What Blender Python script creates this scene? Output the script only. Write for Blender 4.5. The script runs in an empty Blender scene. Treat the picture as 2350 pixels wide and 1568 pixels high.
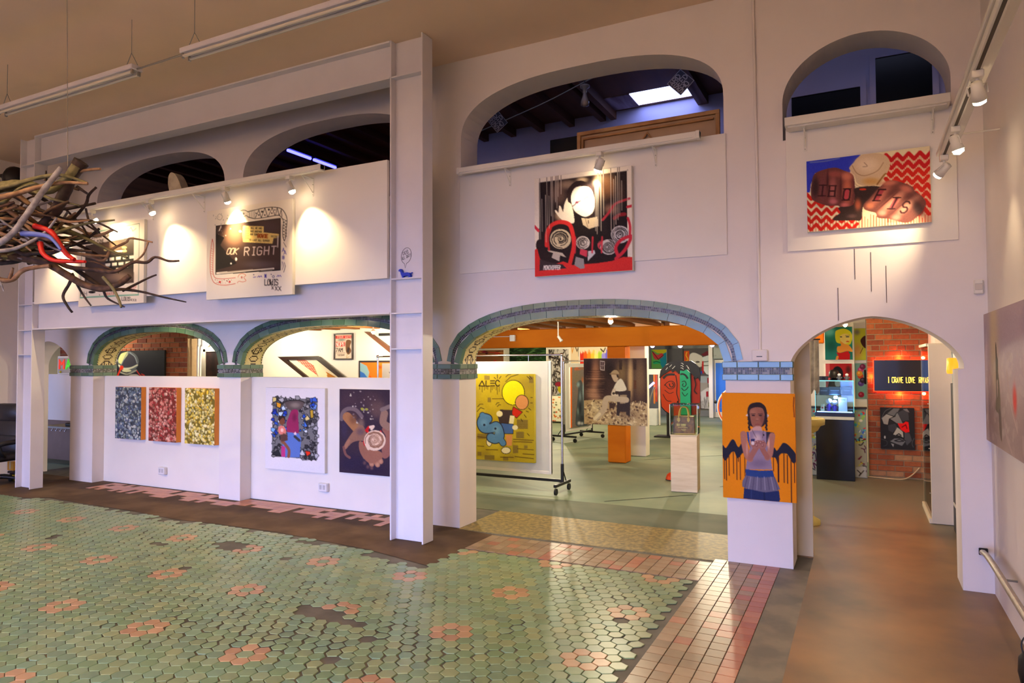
import bpy, math, random
import numpy as np
from mathutils import Vector, Matrix
from mathutils.geometry import tessellate_polygon

scene = bpy.context.scene
COL = scene.collection
PI = math.pi

# ---------------------------------------------------------------- camera
cam_data = bpy.data.cameras.new('camera')
cam_data.sensor_width = 36.0
cam_data.lens = 24.15
cam_data.clip_end = 80
cam = bpy.data.objects.new('camera', cam_data)
COL.objects.link(cam)
def cam_matrix(loc, yaw, pitch, roll):
    yaw, pitch, roll = (math.radians(a) for a in (yaw, pitch, roll))
    fwd = Vector((-math.sin(yaw)*math.cos(pitch), math.cos(yaw)*math.cos(pitch), math.sin(pitch)))
    rt = Vector((math.cos(yaw), math.sin(yaw), 0))
    up = rt.cross(fwd)
    r2 = math.cos(roll)*rt + math.sin(roll)*up
    u2 = -math.sin(roll)*rt + math.cos(roll)*up
    m = Matrix((r2, u2, -fwd)).transposed().to_4x4()
    m.translation = Vector(loc)
    return m
cam.matrix_world = cam_matrix((0, 0, 1.65), 27.064, 1.688, -0.289)
scene.camera = cam

# ---------------------------------------------------------------- sky, daylight, exposure
world = bpy.data.worlds.new('daylight_world')
scene.world = world
world.use_nodes = True
world.node_tree.nodes['Background'].inputs[0].default_value = (0.50, 0.56, 0.95, 1)
world.node_tree.nodes['Background'].inputs[1].default_value = 1.0

def area_light(name, loc, rot, sx, sy, power, color, spread=180):
    d = bpy.data.lights.new(name, 'AREA')
    d.shape = 'RECTANGLE'; d.size = sx; d.size_y = sy
    d.energy = power; d.color = color; d.spread = math.radians(spread)
    o = bpy.data.objects.new(name, d)
    o.location = loc; o.rotation_euler = rot
    COL.objects.link(o)
    return o
# daylight through the shop windows behind the viewer (the openings are in wall_front)
DAY = (0.27, 0.42, 1.0)
area_light('window_daylight', (-7.9, -3.45, 1.25), (math.radians(66), 0, 0), 5.2, 2.1, 205, DAY, 80)
area_light('window_daylight', (-2.6, -3.45, 1.25), (math.radians(66), 0, 0), 4.6, 2.1, 205, DAY, 80)

vs = scene.view_settings
vs.view_transform = 'Standard'; vs.look = 'None'
vs.exposure = 0.06; vs.gamma = 1.0
vs.use_curve_mapping = False
scene.cycles.use_denoising = True
scene.cycles.use_adaptive_sampling = True
scene.cycles.adaptive_threshold = 0.1
scene.cycles.max_bounces = 5
scene.cycles.diffuse_bounces = 3
scene.cycles.glossy_bounces = 3
scene.cycles.transmission_bounces = 3
scene.cycles.transparent_max_bounces = 8
scene.cycles.sample_clamp_indirect = 6.0
scene.cycles.caustics_reflective = False
scene.cycles.caustics_refractive = False

# ---------------------------------------------------------------- materials
def lin(c):
    c = c/255.0
    return c/12.92 if c <= 0.04045 else ((c+0.055)/1.055)**2.4
def S(r, g, b):
    return (lin(r), lin(g), lin(b), 1.0)
MATS = {}
def mat(name, rgb, rough=0.6, var=0.06, scale=6.0, metal=0.0, bump=0.0, bscale=60.0, emit=0.0, trans=0.0, ior=1.45, spec=0.5):
    """plain procedural surface: base colour broken up by two octaves of noise, optional fine bump"""
    if name in MATS: return MATS[name]
    m = bpy.data.materials.new(name); m.use_nodes = True
    nt = m.node_tree; b = nt.nodes['Principled BSDF']
    col = S(*rgb)
    tc = nt.nodes.new('ShaderNodeTexCoord')
    if var > 0:
        n = nt.nodes.new('ShaderNodeTexNoise'); n.inputs['Scale'].default_value = scale; n.inputs['Detail'].default_value = 6
        nt.links.new(tc.outputs['Object'], n.inputs['Vector'])
        r = nt.nodes.new('ShaderNodeValToRGB')
        r.color_ramp.elements[0].position = 0.3; r.color_ramp.elements[1].position = 0.7
        r.color_ramp.elements[0].color = (*[c*(1-var) for c in col[:3]], 1)
        r.color_ramp.elements[1].color = (*[min(1, c*(1+var)) for c in col[:3]], 1)
        nt.links.new(n.outputs['Fac'], r.inputs['Fac'])
        nt.links.new(r.outputs['Color'], b.inputs['Base Color'])
    else:
        b.inputs['Base Color'].default_value = col
    b.inputs['Roughness'].default_value = rough
    b.inputs['Metallic'].default_value = metal
    b.inputs['IOR'].default_value = ior
    b.inputs['Specular IOR Level'].default_value = spec
    b.inputs['Transmission Weight'].default_value = trans
    if emit > 0:
        b.inputs['Emission Color'].default_value = col
        b.inputs['Emission Strength'].default_value = emit
    if bump > 0:
        n2 = nt.nodes.new('ShaderNodeTexNoise'); n2.inputs['Scale'].default_value = bscale; n2.inputs['Detail'].default_value = 4
        nt.links.new(tc.outputs['Object'], n2.inputs['Vector'])
        bp = nt.nodes.new('ShaderNodeBump'); bp.inputs['Strength'].default_value = bump; bp.inputs['Distance'].default_value = 0.01
        nt.links.new(n2.outputs['Fac'], bp.inputs['Height']); nt.links.new(bp.outputs['Normal'], b.inputs['Normal'])
    MATS[name] = m
    return m
def mat_two(name, c1, c2, scale, lo=0.4, hi=0.6, rough=0.5, bump=0.0, stretch=(1, 1, 1), detail=8, spec=0.5):
    """blotchy two-colour surface"""
    if name in MATS: return MATS[name]
    m = bpy.data.materials.new(name); m.use_nodes = True
    nt = m.node_tree; b = nt.nodes['Principled BSDF']
    tc = nt.nodes.new('ShaderNodeTexCoord'); mp = nt.nodes.new('ShaderNodeMapping')
    mp.inputs['Scale'].default_value = stretch
    n = nt.nodes.new('ShaderNodeTexNoise'); n.inputs['Scale'].default_value = scale; n.inputs['Detail'].default_value = detail
    nt.links.new(tc.outputs['Object'], mp.inputs['Vector']); nt.links.new(mp.outputs['Vector'], n.inputs['Vector'])
    r = nt.nodes.new('ShaderNodeValToRGB')
    r.color_ramp.elements[0].position = lo; r.color_ramp.elements[1].position = hi
    r.color_ramp.elements[0].color = S(*c1); r.color_ramp.elements[1].color = S(*c2)
    nt.links.new(n.outputs['Fac'], r.inputs['Fac']); nt.links.new(r.outputs['Color'], b.inputs['Base Color'])
    b.inputs['Roughness'].default_value = rough
    b.inputs['Specular IOR Level'].default_value = spec
    if bump:
        bp = nt.nodes.new('ShaderNodeBump'); bp.inputs['Strength'].default_value = bump; bp.inputs['Distance'].default_value = 0.01
        nt.links.new(n.outputs['Fac'], bp.inputs['Height']); nt.links.new(bp.outputs['Normal'], b.inputs['Normal'])
    MATS[name] = m
    return m
def mat_attr(name, rough=0.5, bump=0.0, bscale=200, emit=0.0, spec=0.5, var=0.0, vscale=40):
    """colour comes from the mesh's own colour attribute (prints, tiles)"""
    if name in MATS: return MATS[name]
    m = bpy.data.materials.new(name); m.use_nodes = True
    nt = m.node_tree; b = nt.nodes['Principled BSDF']
    a = nt.nodes.new('ShaderNodeVertexColor'); a.layer_name = 'Col'
    out = a.outputs['Color']
    tc = nt.nodes.new('ShaderNodeTexCoord')
    if var > 0:
        n = nt.nodes.new('ShaderNodeTexNoise'); n.inputs['Scale'].default_value = vscale; n.inputs['Detail'].default_value = 5
        nt.links.new(tc.outputs['Object'], n.inputs['Vector'])
        mr = nt.nodes.new('ShaderNodeMapRange'); mr.inputs['To Min'].default_value = 1-var; mr.inputs['To Max'].default_value = 1+var
        nt.links.new(n.outputs['Fac'], mr.inputs['Value'])
        mx = nt.nodes.new('ShaderNodeVectorMath'); mx.operation = 'SCALE'
        nt.links.new(out, mx.inputs[0]); nt.links.new(mr.outputs['Result'], mx.inputs['Scale'])
        out = mx.outputs['Vector']
    nt.links.new(out, b.inputs['Base Color'])
    b.inputs['Roughness'].default_value = rough
    b.inputs['Specular IOR Level'].default_value = spec
    if emit > 0:
        nt.links.new(out, b.inputs['Emission Color']); b.inputs['Emission Strength'].default_value = emit
    if bump:
        n2 = nt.nodes.new('ShaderNodeTexNoise'); n2.inputs['Scale'].default_value = bscale
        nt.links.new(tc.outputs['Object'], n2.inputs['Vector'])
        bp = nt.nodes.new('ShaderNodeBump'); bp.inputs['Strength'].default_value = bump; bp.inputs['Distance'].default_value = 0.005
        nt.links.new(n2.outputs['Fac'], bp.inputs['Height']); nt.links.new(bp.outputs['Normal'], b.inputs['Normal'])
    MATS[name] = m
    return m
def glass(name, rgb=(245, 250, 250), rough=0.02, ior=1.4):
    """thin clear sheet: mostly see-through with a fresnel reflection"""
    if name in MATS: return MATS[name]
    m = bpy.data.materials.new(name); m.use_nodes = True
    nt = m.node_tree; nt.nodes.remove(nt.nodes['Principled BSDF'])
    t = nt.nodes.new('ShaderNodeBsdfTransparent'); t.inputs[0].default_value = S(*rgb)
    g = nt.nodes.new('ShaderNodeBsdfGlossy'); g.inputs['Roughness'].default_value = rough
    fr = nt.nodes.new('ShaderNodeFresnel'); fr.inputs[0].default_value = ior
    mx = nt.nodes.new('ShaderNodeMixShader')
    nt.links.new(fr.outputs[0], mx.inputs[0]); nt.links.new(t.outputs[0], mx.inputs[1]); nt.links.new(g.outputs[0], mx.inputs[2])
    nt.links.new(mx.outputs[0], nt.nodes['Material Output'].inputs[0])
    MATS[name] = m
    return m

# ---------------------------------------------------------------- mesh building
class MB:
    def __init__(s): s.v = []; s.f = []; s.sm = []
    def add(s, vs, fs, smooth=False):
        o = len(s.v); s.v += [tuple(p) for p in vs]
        s.f += [tuple(i+o for i in q) for q in fs]; s.sm += [smooth]*len(fs)
        return s
    def box(s, x0, x1, y0, y1, z0, z1):
        v = [(x0,y0,z0),(x1,y0,z0),(x1,y1,z0),(x0,y1,z0),(x0,y0,z1),(x1,y0,z1),(x1,y1,z1),(x0,y1,z1)]
        return s.add(v, [(0,3,2,1),(4,5,6,7),(0,1,5,4),(1,2,6,5),(2,3,7,6),(3,0,4,7)])
    def obox(s, c, ax, ay, az):
        """box at centre c with half-axis vectors"""
        c, ax, ay, az = (Vector(q) for q in (c, ax, ay, az))
        v = [c+sx*ax+sy*ay+sz*az for sz in (-1,1) for sx, sy in ((-1,-1),(1,-1),(1,1),(-1,1))]
        return s.add(v, [(0,3,2,1),(4,5,6,7),(0,1,5,4),(1,2,6,5),(2,3,7,6),(3,0,4,7)])
    def rbox(s, x0, x1, y0, y1, z0, z1, r):
        """box with chamfered edges"""
        xs = (x0, x1); ys = (y0, y1); zs = (z0, z1)
        vid = {}; vl = []
        for i in (0,1):
            for j in (0,1):
                for k in (0,1):
                    sx, sy, sz = (1-2*i), (1-2*j), (1-2*k)
                    vid[i,j,k,0] = len(vl); vl.append((xs[i], ys[j]+sy*r, zs[k]+sz*r))
                    vid[i,j,k,1] = len(vl); vl.append((xs[i]+sx*r, ys[j], zs[k]+sz*r))
                    vid[i,j,k,2] = len(vl); vl.append((xs[i]+sx*r, ys[j]+sy*r, zs[k]))
        fs = []
        for i in (0,1): fs.append([vid[i,j,k,0] for j,k in ((0,0),(1,0),(1,1),(0,1))])
        for j in (0,1): fs.append([vid[i,j,k,1] for i,k in ((0,0),(1,0),(1,1),(0,1))])
        for k in (0,1): fs.append([vid[i,j,k,2] for i,j in ((0,0),(1,0),(1,1),(0,1))])
        for i in (0,1):
            for j in (0,1): fs.append([vid[i,j,0,0],vid[i,j,1,0],vid[i,j,1,1],vid[i,j,0,1]])
        for i in (0,1):
            for k in (0,1): fs.append([vid[i,0,k,0],vid[i,1,k,0],vid[i,1,k,2],vid[i,0,k,2]])
        for j in (0,1):
            for k in (0,1): fs.append([vid[0,j,k,1],vid[1,j,k,1],vid[1,j,k,2],vid[0,j,k,2]])
        for i in (0,1):
            for j in (0,1):
                for k in (0,1): fs.append([vid[i,j,k,0],vid[i,j,k,1],vid[i,j,k,2]])
        return s.add(vl, fs)
    def tube(s, path, r, n=8, caps=True, smooth=True):
        """round tube along a polyline; r is a number or one radius per point"""
        P = [Vector(p) for p in path]
        R = [r]*len(P) if not hasattr(r, '__len__') else list(r)
        t0 = (P[1]-P[0]).normalized()
        ref = Vector((0,0,1)) if abs(t0.z) < 0.9 else Vector((1,0,0))
        nrm = t0.cross(ref).normalized()
        vs = []; fs = []
        for i, p in enumerate(P):
            if i == 0: t = t0
            elif i == len(P)-1: t = (P[i]-P[i-1]).normalized()
            else: t = ((P[i]-P[i-1]).normalized()+(P[i+1]-P[i]).normalized()).normalized()
            nrm = (nrm - t*nrm.dot(t)).normalized(); bn = t.cross(nrm)
            for k in range(n):
                a = 2*PI*k/n
                vs.append(p + (nrm*math.cos(a)+bn*math.sin(a))*R[i])
        for i in range(len(P)-1):
            for k in range(n):
                fs.append((i*n+k, i*n+(k+1)%n, (i+1)*n+(k+1)%n, (i+1)*n+k))
        s.add(vs, fs, smooth)
        if caps:
            s.add(vs[:n], [tuple(reversed(range(n)))]); s.add(vs[-n:], [tuple(range(n))])
        return s
    def cyl(s, p0, p1, r0, r1=None, n=14, caps=True):
        return s.tube([p0, p1], [r0, r0 if r1 is None else r1], n, caps)
    def lathe(s, prof, n=20, c=(0,0,0), ax=None):
        """profile of (radius, height) turned about z (or about the frame ax)"""
        vs = []; fs = []
        X, Y, Z = ax if ax else (Vector((1,0,0)), Vector((0,1,0)), Vector((0,0,1)))
        c = Vector(c)
        for r, z in prof:
            for k in range(n):
                a = 2*PI*k/n
                vs.append(c + X*(r*math.cos(a)) + Y*(r*math.sin(a)) + Z*z)
        for i in range(len(prof)-1):
            for k in range(n):
                fs.append((i*n+k, i*n+(k+1)%n, (i+1)*n+(k+1)%n, (i+1)*n+k))
        s.add(vs, fs, True)
        s.add(vs[:n], [tuple(reversed(range(n)))]); s.add(vs[-n:], [tuple(range(n))])
        return s
    def ball(s, c, rx, ry=None, rz=None, n=14, m=9):
        ry = rx if ry is None else ry; rz = rx if rz is None else rz
        vs = []; fs = []
        for j in range(m+1):
            th = PI*j/m
            for k in range(n):
                a = 2*PI*k/n
                vs.append((c[0]+rx*math.sin(th)*math.cos(a), c[1]+ry*math.sin(th)*math.sin(a), c[2]+rz*math.cos(th)))
        for j in range(m):
            for k in range(n):
                fs.append((j*n+k, (j+1)*n+k, (j+1)*n+(k+1)%n, j*n+(k+1)%n))
        return s.add(vs, fs, True)
    def prism(s, pts, y0, y1, holes=()):
        """polygon in x,z extruded from y0 (front) to y1 (back), with optional holes"""
        loops = [list(pts)]+[list(h) for h in holes]
        flat = [p for l in loops for p in l]
        tri = tessellate_polygon([[Vector((p[0], p[1], 0)) for p in l] for l in loops])
        n = len(flat)
        vs = [(x, y0, z) for x, z in flat]+[(x, y1, z) for x, z in flat]
        fs = [tuple(t) for t in tri]+[tuple(i+n for i in reversed(t)) for t in tri]
        o = 0
        for l in loops:
            m = len(l)
            for i in range(m):
                a, b = o+i, o+(i+1) % m
                fs.append((a, b, b+n, a+n))
            o += m
        return s.add(vs, fs)
    def strip(s, pts, w, y0, y1):
        """flat painted or cut stroke of width w along a polyline in x,z"""
        P = [Vector((p[0], p[1])) for p in pts]
        L = []; R = []
        for i, p in enumerate(P):
            a = P[max(0, i-1)]; b = P[min(len(P)-1, i+1)]
            d = (b-a); d = d.normalized() if d.length > 1e-9 else Vector((1, 0))
            nn = Vector((-d.y, d.x))*w/2
            L.append(p+nn); R.append(p-nn)
        n = len(P)
        vs = [(q.x, y0, q.y) for q in L]+[(q.x, y0, q.y) for q in R]+[(q.x, y1, q.y) for q in L]+[(q.x, y1, q.y) for q in R]
        fs = []
        for i in range(n-1):
            fs += [(i, i+1, n+i+1, n+i), (2*n+i, 3*n+i, 3*n+i+1, 2*n+i+1), (i, 2*n+i, 2*n+i+1, i+1), (n+i, n+i+1, 3*n+i+1, 3*n+i)]
        fs += [(0, n, 3*n, 2*n), (n-1, 3*n-1, 4*n-1, 2*n-1)]
        return s.add(vs, fs)
    def mesh(s, name, material):
        me = bpy.data.meshes.new(name)
        me.from_pydata(s.v, [], s.f)
        if any(s.sm): me.polygons.foreach_set('use_smooth', s.sm)
        import bmesh as _b
        bm = _b.new(); bm.from_mesh(me); _b.ops.recalc_face_normals(bm, faces=bm.faces); bm.to_mesh(me); bm.free()
        if material: me.materials.append(material)
        me.update()
        return me
    def build(s, name, material, parent=None, loc=None, rotz=0):
        o = bpy.data.objects.new(name, s.mesh(name, material)); COL.objects.link(o)
        if parent is not None: o.parent = parent
        if loc is not None: o.location = loc
        if rotz: o.rotation_euler = (0, 0, rotz)
        return o
def tag(o, label, cat=None, group=None, kind=None):
    o['label'] = label
    if cat: o['category'] = cat
    if group: o['group'] = group
    if kind: o['kind'] = kind
    return o
def thing(name, label, cat, loc=(0,0,0), rotz=0, group=None):
    o = bpy.data.objects.new(name, None); COL.objects.link(o)
    o.location = loc; o.rotation_euler = (0, 0, rotz)
    o.empty_display_size = 0.1
    return tag(o, label, cat, group)
def struct(o, label):
    o['kind'] = 'structure'; o['label'] = label
    return o
def dup_tree(o, parent=None):
    c = o.copy(); COL.objects.link(c)
    if parent is not None: c.parent = parent
    for ch in list(o.children): dup_tree(ch, c)
    return c
def superarch(cx, half, z0, rise, n, seg=40):
    """points of a flat-topped arch from right spring to left spring"""
    out = []
    for k in range(seg+1):
        a = PI*k/seg
        ca, sa = math.cos(a), math.sin(a)
        out.append((cx+half*math.copysign(abs(ca)**(2/n), ca), z0+rise*abs(sa)**(2/n)))
    return out
def resample(pts, step):
    P = [Vector(p) for p in pts]; out = [P[0]]
    L = [0]
    for a, b in zip(P, P[1:]): L.append(L[-1]+(b-a).length)
    n = max(2, round(L[-1]/step)); res = []
    j = 0
    for i in range(n+1):
        d = L[-1]*i/n
        while j < len(L)-2 and L[j+1] < d: j += 1
        t = (d-L[j])/max(1e-9, L[j+1]-L[j])
        res.append(P[j].lerp(P[j+1], t))
    return res
def catmull(pts, sub=6, closed=False):
    P = [tuple(float(q) for q in p) for p in pts]; n = len(P); out = []
    rng = range(n) if closed else range(n-1)
    for i in rng:
        p0 = P[(i-1) % n] if closed or i > 0 else P[i]
        p1 = P[i]; p2 = P[(i+1) % n]
        p3 = P[(i+2) % n] if closed or i+2 < n else p2
        for k in range(sub):
            t = k/sub
            out.append(tuple(0.5*((2*b)+(-a+c)*t+(2*a-5*b+4*c-d)*t*t+(-a+3*b-3*c+d)*t**3) for a, b, c, d in zip(p0, p1, p2, p3)))
    if not closed: out.append(P[-1])
    return out

# ---------------------------------------------------------------- lettering and prints
# a simple single-stroke alphabet on a 4 x 6 grid
FONT = {'A':'00 26 40|12 32','B':'00 06 36 45 44 33 03|33 42 41 30 00','C':'45 36 16 05 01 10 30 41','D':'00 06 26 44 42 20 00','E':'46 06 00 40|03 33',
 'F':'00 06 46|03 33','G':'45 36 16 05 01 10 30 41 43 23','H':'00 06|40 46|03 43','I':'20 26|10 30|16 36','J':'01 10 30 41 46','K':'00 06|46 03 40','L':'06 00 40',
 'M':'00 06 23 46 40','N':'00 06 40 46','O':'10 01 05 16 36 45 41 30 10','P':'00 06 36 45 44 33 03','Q':'10 01 05 16 36 45 41 30 10|22 40','R':'00 06 36 45 44 33 03|23 40',
 'S':'45 36 16 05 04 13 33 42 41 30 10 01','T':'06 46|26 20','U':'06 01 10 30 41 46','V':'06 20 46','W':'06 10 23 30 46','X':'00 46|06 40','Y':'06 23 46|23 20','Z':'06 46 00 40',
 '!':'26 22|21 20','#':'10 16|30 36|02 42|04 44','-':'13 33','.':'20 21','7':'06 46 10','1':'15 26 20|10 30','$':'45 36 16 05 04 13 33 42 41 30 10 01|26 27|20 2-','*':'13 33|24 22|15 31|11 35', '&':'40 05 16 26 25 01 10 30 43', ' ':''}
def glyph(ch):
    out = []
    for pl in FONT.get(ch, '').split('|'):
        pts = []
        for t in pl.split():
            if '-' in t: pts.append((2, -1))
            else: pts.append((int(t[0]), int(t[1])))
        if len(pts) > 1: out.append(pts)
    return out
def text_lines(t, x, y, h, wf=0.62, gap=0.28, slant=0.0, ang=0.0):
    """polylines (y up) of a line of lettering, baseline at x, y, cap height h"""
    out = []; cx = 0.0
    ca, sa = math.cos(ang), math.sin(ang)
    for ch in t:
        for pl in glyph(ch):
            q = [(cx+p[0]/4*h*wf+p[1]/6*h*slant, p[1]/6*h) for p in pl]
            out.append([(x+a*ca-b*sa, y+a*sa+b*ca) for a, b in q])
        cx += h*(wf+gap) if ch not in 'I!.1' else h*(wf+gap)*0.8
    return out

class Art:
    """a small painter: everything is drawn on a grid that becomes the vertex colours of one printed sheet.
    quad = the sheet's corners (top-left, top-right, bottom-right, bottom-left) in the sketch's own coordinates"""
    def __init__(s, quad, nx, ny, bg):
        s.nx, s.ny = nx, ny; s.W, s.H = nx*2, ny*2
        s.img = np.empty((s.H, s.W, 3), np.float32); s.img[:] = bg
        A = []; B = []
        for (x, y), (u, v) in zip(quad, ((0,0),(1,0),(1,1),(0,1))):
            A.append([x, y, 1, 0, 0, 0, -u*x, -u*y]); B.append(u)
            A.append([0, 0, 0, x, y, 1, -v*x, -v*y]); B.append(v)
        h = np.linalg.solve(np.array(A, float), np.array(B, float))
        s.M = np.append(h, 1).reshape(3, 3)
        q = np.array(quad, float)
        s.k = (np.hypot(*(q[1]-q[0]))/s.W + np.hypot(*(q[3]-q[0]))/s.H)/2
        s.rng = random.Random(nx*7919+ny)
    def m(s, pts):
        p = np.array([(x, y, 1.0) for x, y in pts])@s.M.T
        return np.stack([p[:, 0]/p[:, 2]*s.W, p[:, 1]/p[:, 2]*s.H], 1)
    def _box(s, P, pad=1):
        x0 = max(0, int(P[:, 0].min()-pad)); x1 = min(s.W, int(P[:, 0].max()+pad)+1)
        y0 = max(0, int(P[:, 1].min()-pad)); y1 = min(s.H, int(P[:, 1].max()+pad)+1)
        if x1 <= x0 or y1 <= y0: return None
        return x0, x1, y0, y1
    def _blend(s, b, mask, c, a):
        x0, x1, y0, y1 = b
        reg = s.img[y0:y1, x0:x1]
        mk = (mask*a)[..., None].astype(np.float32)
        reg[:] = reg*(1-mk)+np.array(c, np.float32)*mk
    def poly(s, pts, c, a=1.0, sm=False):
        if sm: pts = catmull(pts, 5, True)
        P = s.m(pts); b = s._box(P)
        if b is None: return s
        x0, x1, y0, y1 = b
        X, Y = np.meshgrid(np.arange(x0, x1)+0.5, np.arange(y0, y1)+0.5)
        ins = np.zeros(X.shape, bool)
        n = len(P)
        for i in range(n):
            ax, ay = P[i]; bx, by = P[(i+1) % n]
            if ay == by: continue
            cond = ((ay > Y) != (by > Y)) & (X < (bx-ax)*(Y-ay)/(by-ay)+ax)
            ins ^= cond
        s._blend(b, ins, c, a); return s
    def ell(s, x, y, rx, ry, c, rot=0.0, a=1.0):
        cr, sr = math.cos(rot), math.sin(rot)
        return s.poly([(x+rx*math.cos(t)*cr-ry*math.sin(t)*sr, y+rx*math.cos(t)*sr+ry*math.sin(t)*cr) for t in [2*PI*k/26 for k in range(26)]], c, a)
    def soft(s, x, y, rx, ry, c, a=1.0, rot=0.0, p=1.5):
        """soft-edged patch of paint"""
        P = s.m([(x-rx*1.6, y-ry*1.6), (x+rx*1.6, y-ry*1.6), (x+rx*1.6, y+ry*1.6), (x-rx*1.6, y+ry*1.6)])
        if rot: P = s.m([(x+d*max(rx, ry)*1.6, y+e*max(rx, ry)*1.6) for d, e in ((-1,-1),(1,-1),(1,1),(-1,1))])
        b = s._box(P)
        if b is None: return s
        x0, x1, y0, y1 = b
        c0 = s.m([(x, y)])[0]; ex = s.m([(x+rx*math.cos(rot), y+rx*math.sin(rot))])[0]-c0; ey = s.m([(x-ry*math.sin(rot), y+ry*math.cos(rot))])[0]-c0
        J = np.linalg.inv(np.stack([ex, ey], 1))
        X, Y = np.meshgrid(np.arange(x0, x1)+0.5-c0[0], np.arange(y0, y1)+0.5-c0[1])
        U = J[0, 0]*X+J[0, 1]*Y; V = J[1, 0]*X+J[1, 1]*Y
        s._blend(b, np.exp(-(U*U+V*V)**p*1.4), c, a); return s
    def line(s, pts, w, c, a=1.0, sm=False, taper=False):
        if sm: pts = catmull(pts, 6)
        P = s.m(pts); hw = max(0.55, w/s.k/2)
        b = s._box(P, hw+1)
        if b is None: return s
        x0, x1, y0, y1 = b
        X, Y = np.meshgrid(np.arange(x0, x1)+0.5, np.arange(y0, y1)+0.5)
        mk = np.zeros(X.shape, np.float32)
        n = len(P)
        for i in range(n-1):
            ax, ay = P[i]; dx, dy = P[i+1]-P[i]; L2 = dx*dx+dy*dy+1e-9
            t = np.clip(((X-ax)*dx+(Y-ay)*dy)/L2, 0, 1)
            d = np.hypot(X-ax-t*dx, Y-ay-t*dy)
            ww = hw if not taper else hw*(1-0.8*(i+0.5)/n)
            mk = np.maximum(mk, np.clip(ww-d+0.5, 0, 1))
        s._blend(b, mk, c, a); return s
    def text(s, t, x, y, h, c, w, wf=0.62, gap=0.28, slant=0.0, ang=0.0, a=1.0):
        for pl in text_lines(t, 0, 0, h, wf, gap, slant, ang):
            s.line([(x+p[0], y-p[1]) for p in pl], w, c, a)
        return s
    def specks(s, n, x0, x1, y0, y1, r0, r1, cols, asp=1.6, a=1.0, inside=None):
        for _ in range(n):
            x = s.rng.uniform(x0, x1); y = s.rng.uniform(y0, y1)
            if inside and not inside(x, y): continue
            r = s.rng.uniform(r0, r1)
            s.ell(x, y, r*s.rng.uniform(1, asp), r, s.rng.choice(cols), s.rng.uniform(0, PI), a)
        return s
    def grain(s, amt, size=1):
        g = np.random.default_rng(s.nx+s.ny).normal(0, amt, (s.H//size+1, s.W//size+1, 1))
        g = np.repeat(np.repeat(g, size, 0), size, 1)[:s.H, :s.W]
        s.img += g; return s
    def out(s):
        i = s.img.reshape(s.ny, 2, s.nx, 2, 3).mean((1, 3))/255.0
        i = np.clip(i, 0, 1)
        return np.where(i <= 0.04045, i/12.92, ((i+0.055)/1.055)**2.4)
    def sheet(s, name, w, h, parent, y=0.0, z0=0.0, x0=None, material=None, pieces=None):
        """one connected printed sheet, lower edge at z0, centred on x, facing -y"""
        col = s.out(); nx, ny = s.nx, s.ny
        xs = np.linspace(-w/2, w/2, nx) if x0 is None else np.linspace(x0, x0+w, nx)
        zs = np.linspace(z0+h, z0, ny)
        X, Z = np.meshgrid(xs, zs)
        co = np.stack([X, np.full_like(X, y), Z], -1).reshape(-1, 3)
        me = bpy.data.meshes.new(name)
        me.vertices.add(nx*ny); me.vertices.foreach_set('co', co.ravel())
        ii = np.arange((ny-1)*(nx-1)); r = ii//(nx-1); c = ii % (nx-1); q = r*nx+c
        quads = np.stack([q, q+nx, q+nx+1, q+1], 1)
        nf = len(quads)
        me.loops.add(nf*4); me.loops.foreach_set('vertex_index', quads.ravel().astype(np.int32))
        me.polygons.add(nf); me.polygons.foreach_set('loop_start', (np.arange(nf)*4).astype(np.int32))
        me.update(calc_edges=True)
        at = me.color_attributes.new('Col', 'FLOAT_COLOR', 'POINT')
        at.data.foreach_set('color', np.concatenate([col.reshape(-1, 3), np.ones((nx*ny, 1))], 1).astype(np.float32).ravel())
        me.materials.append(material or mat_attr('print_ink', 0.6, spec=0.12))
        o = bpy.data.objects.new(name, me); COL.objects.link(o); o.parent = parent
        return o
def painting(name, label, cat, art, loc, w, h, depth=0.035, rotz=0, side=(228, 222, 210), sname='canvas_white', group=None, inset=0.0):
    """stretched canvas or board: body + printed sheet; loc = bottom centre of the BACK face, facing -y before rotation"""
    t = thing(name, label, cat, loc, rotz, group)
    MB().rbox(-w/2, w/2, -depth, 0, 0, h, 0.003).build('canvas', mat(sname, side, 0.7), t)
    art.sheet('print', w-2*inset-0.004, h-2*inset-0.004, t, -depth-0.0012, inset+0.002)
    return t

# ================================================================ SETTING
W = 5.884          # front face of the arcade wall
T = 0.33           # its thickness
RX = 0.796         # right-hand wall
LX = -11.4         # left-hand wall
CEIL = 4.70
CAP0, CAP1 = 1.478, 1.630     # tiled capitals
rnd = random.Random(7)

M_WALL = mat('wall_paint', (236, 226, 220), 0.75, 0.025, 2.0, bump=0.05, bscale=120)
M_CEIL = mat('ceiling_warm_bounce', (240, 210, 180), 0.8, 0.03, 1.5)  # warm bounce light is put into the ceiling's cream tone
M_STEEL = mat('steel_white_paint', (228, 222, 226), 0.5, 0.03, 3.0)
M_BOARD = mat('board_white_paint', (238, 230, 220), 0.7, 0.02, 2.5)

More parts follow.
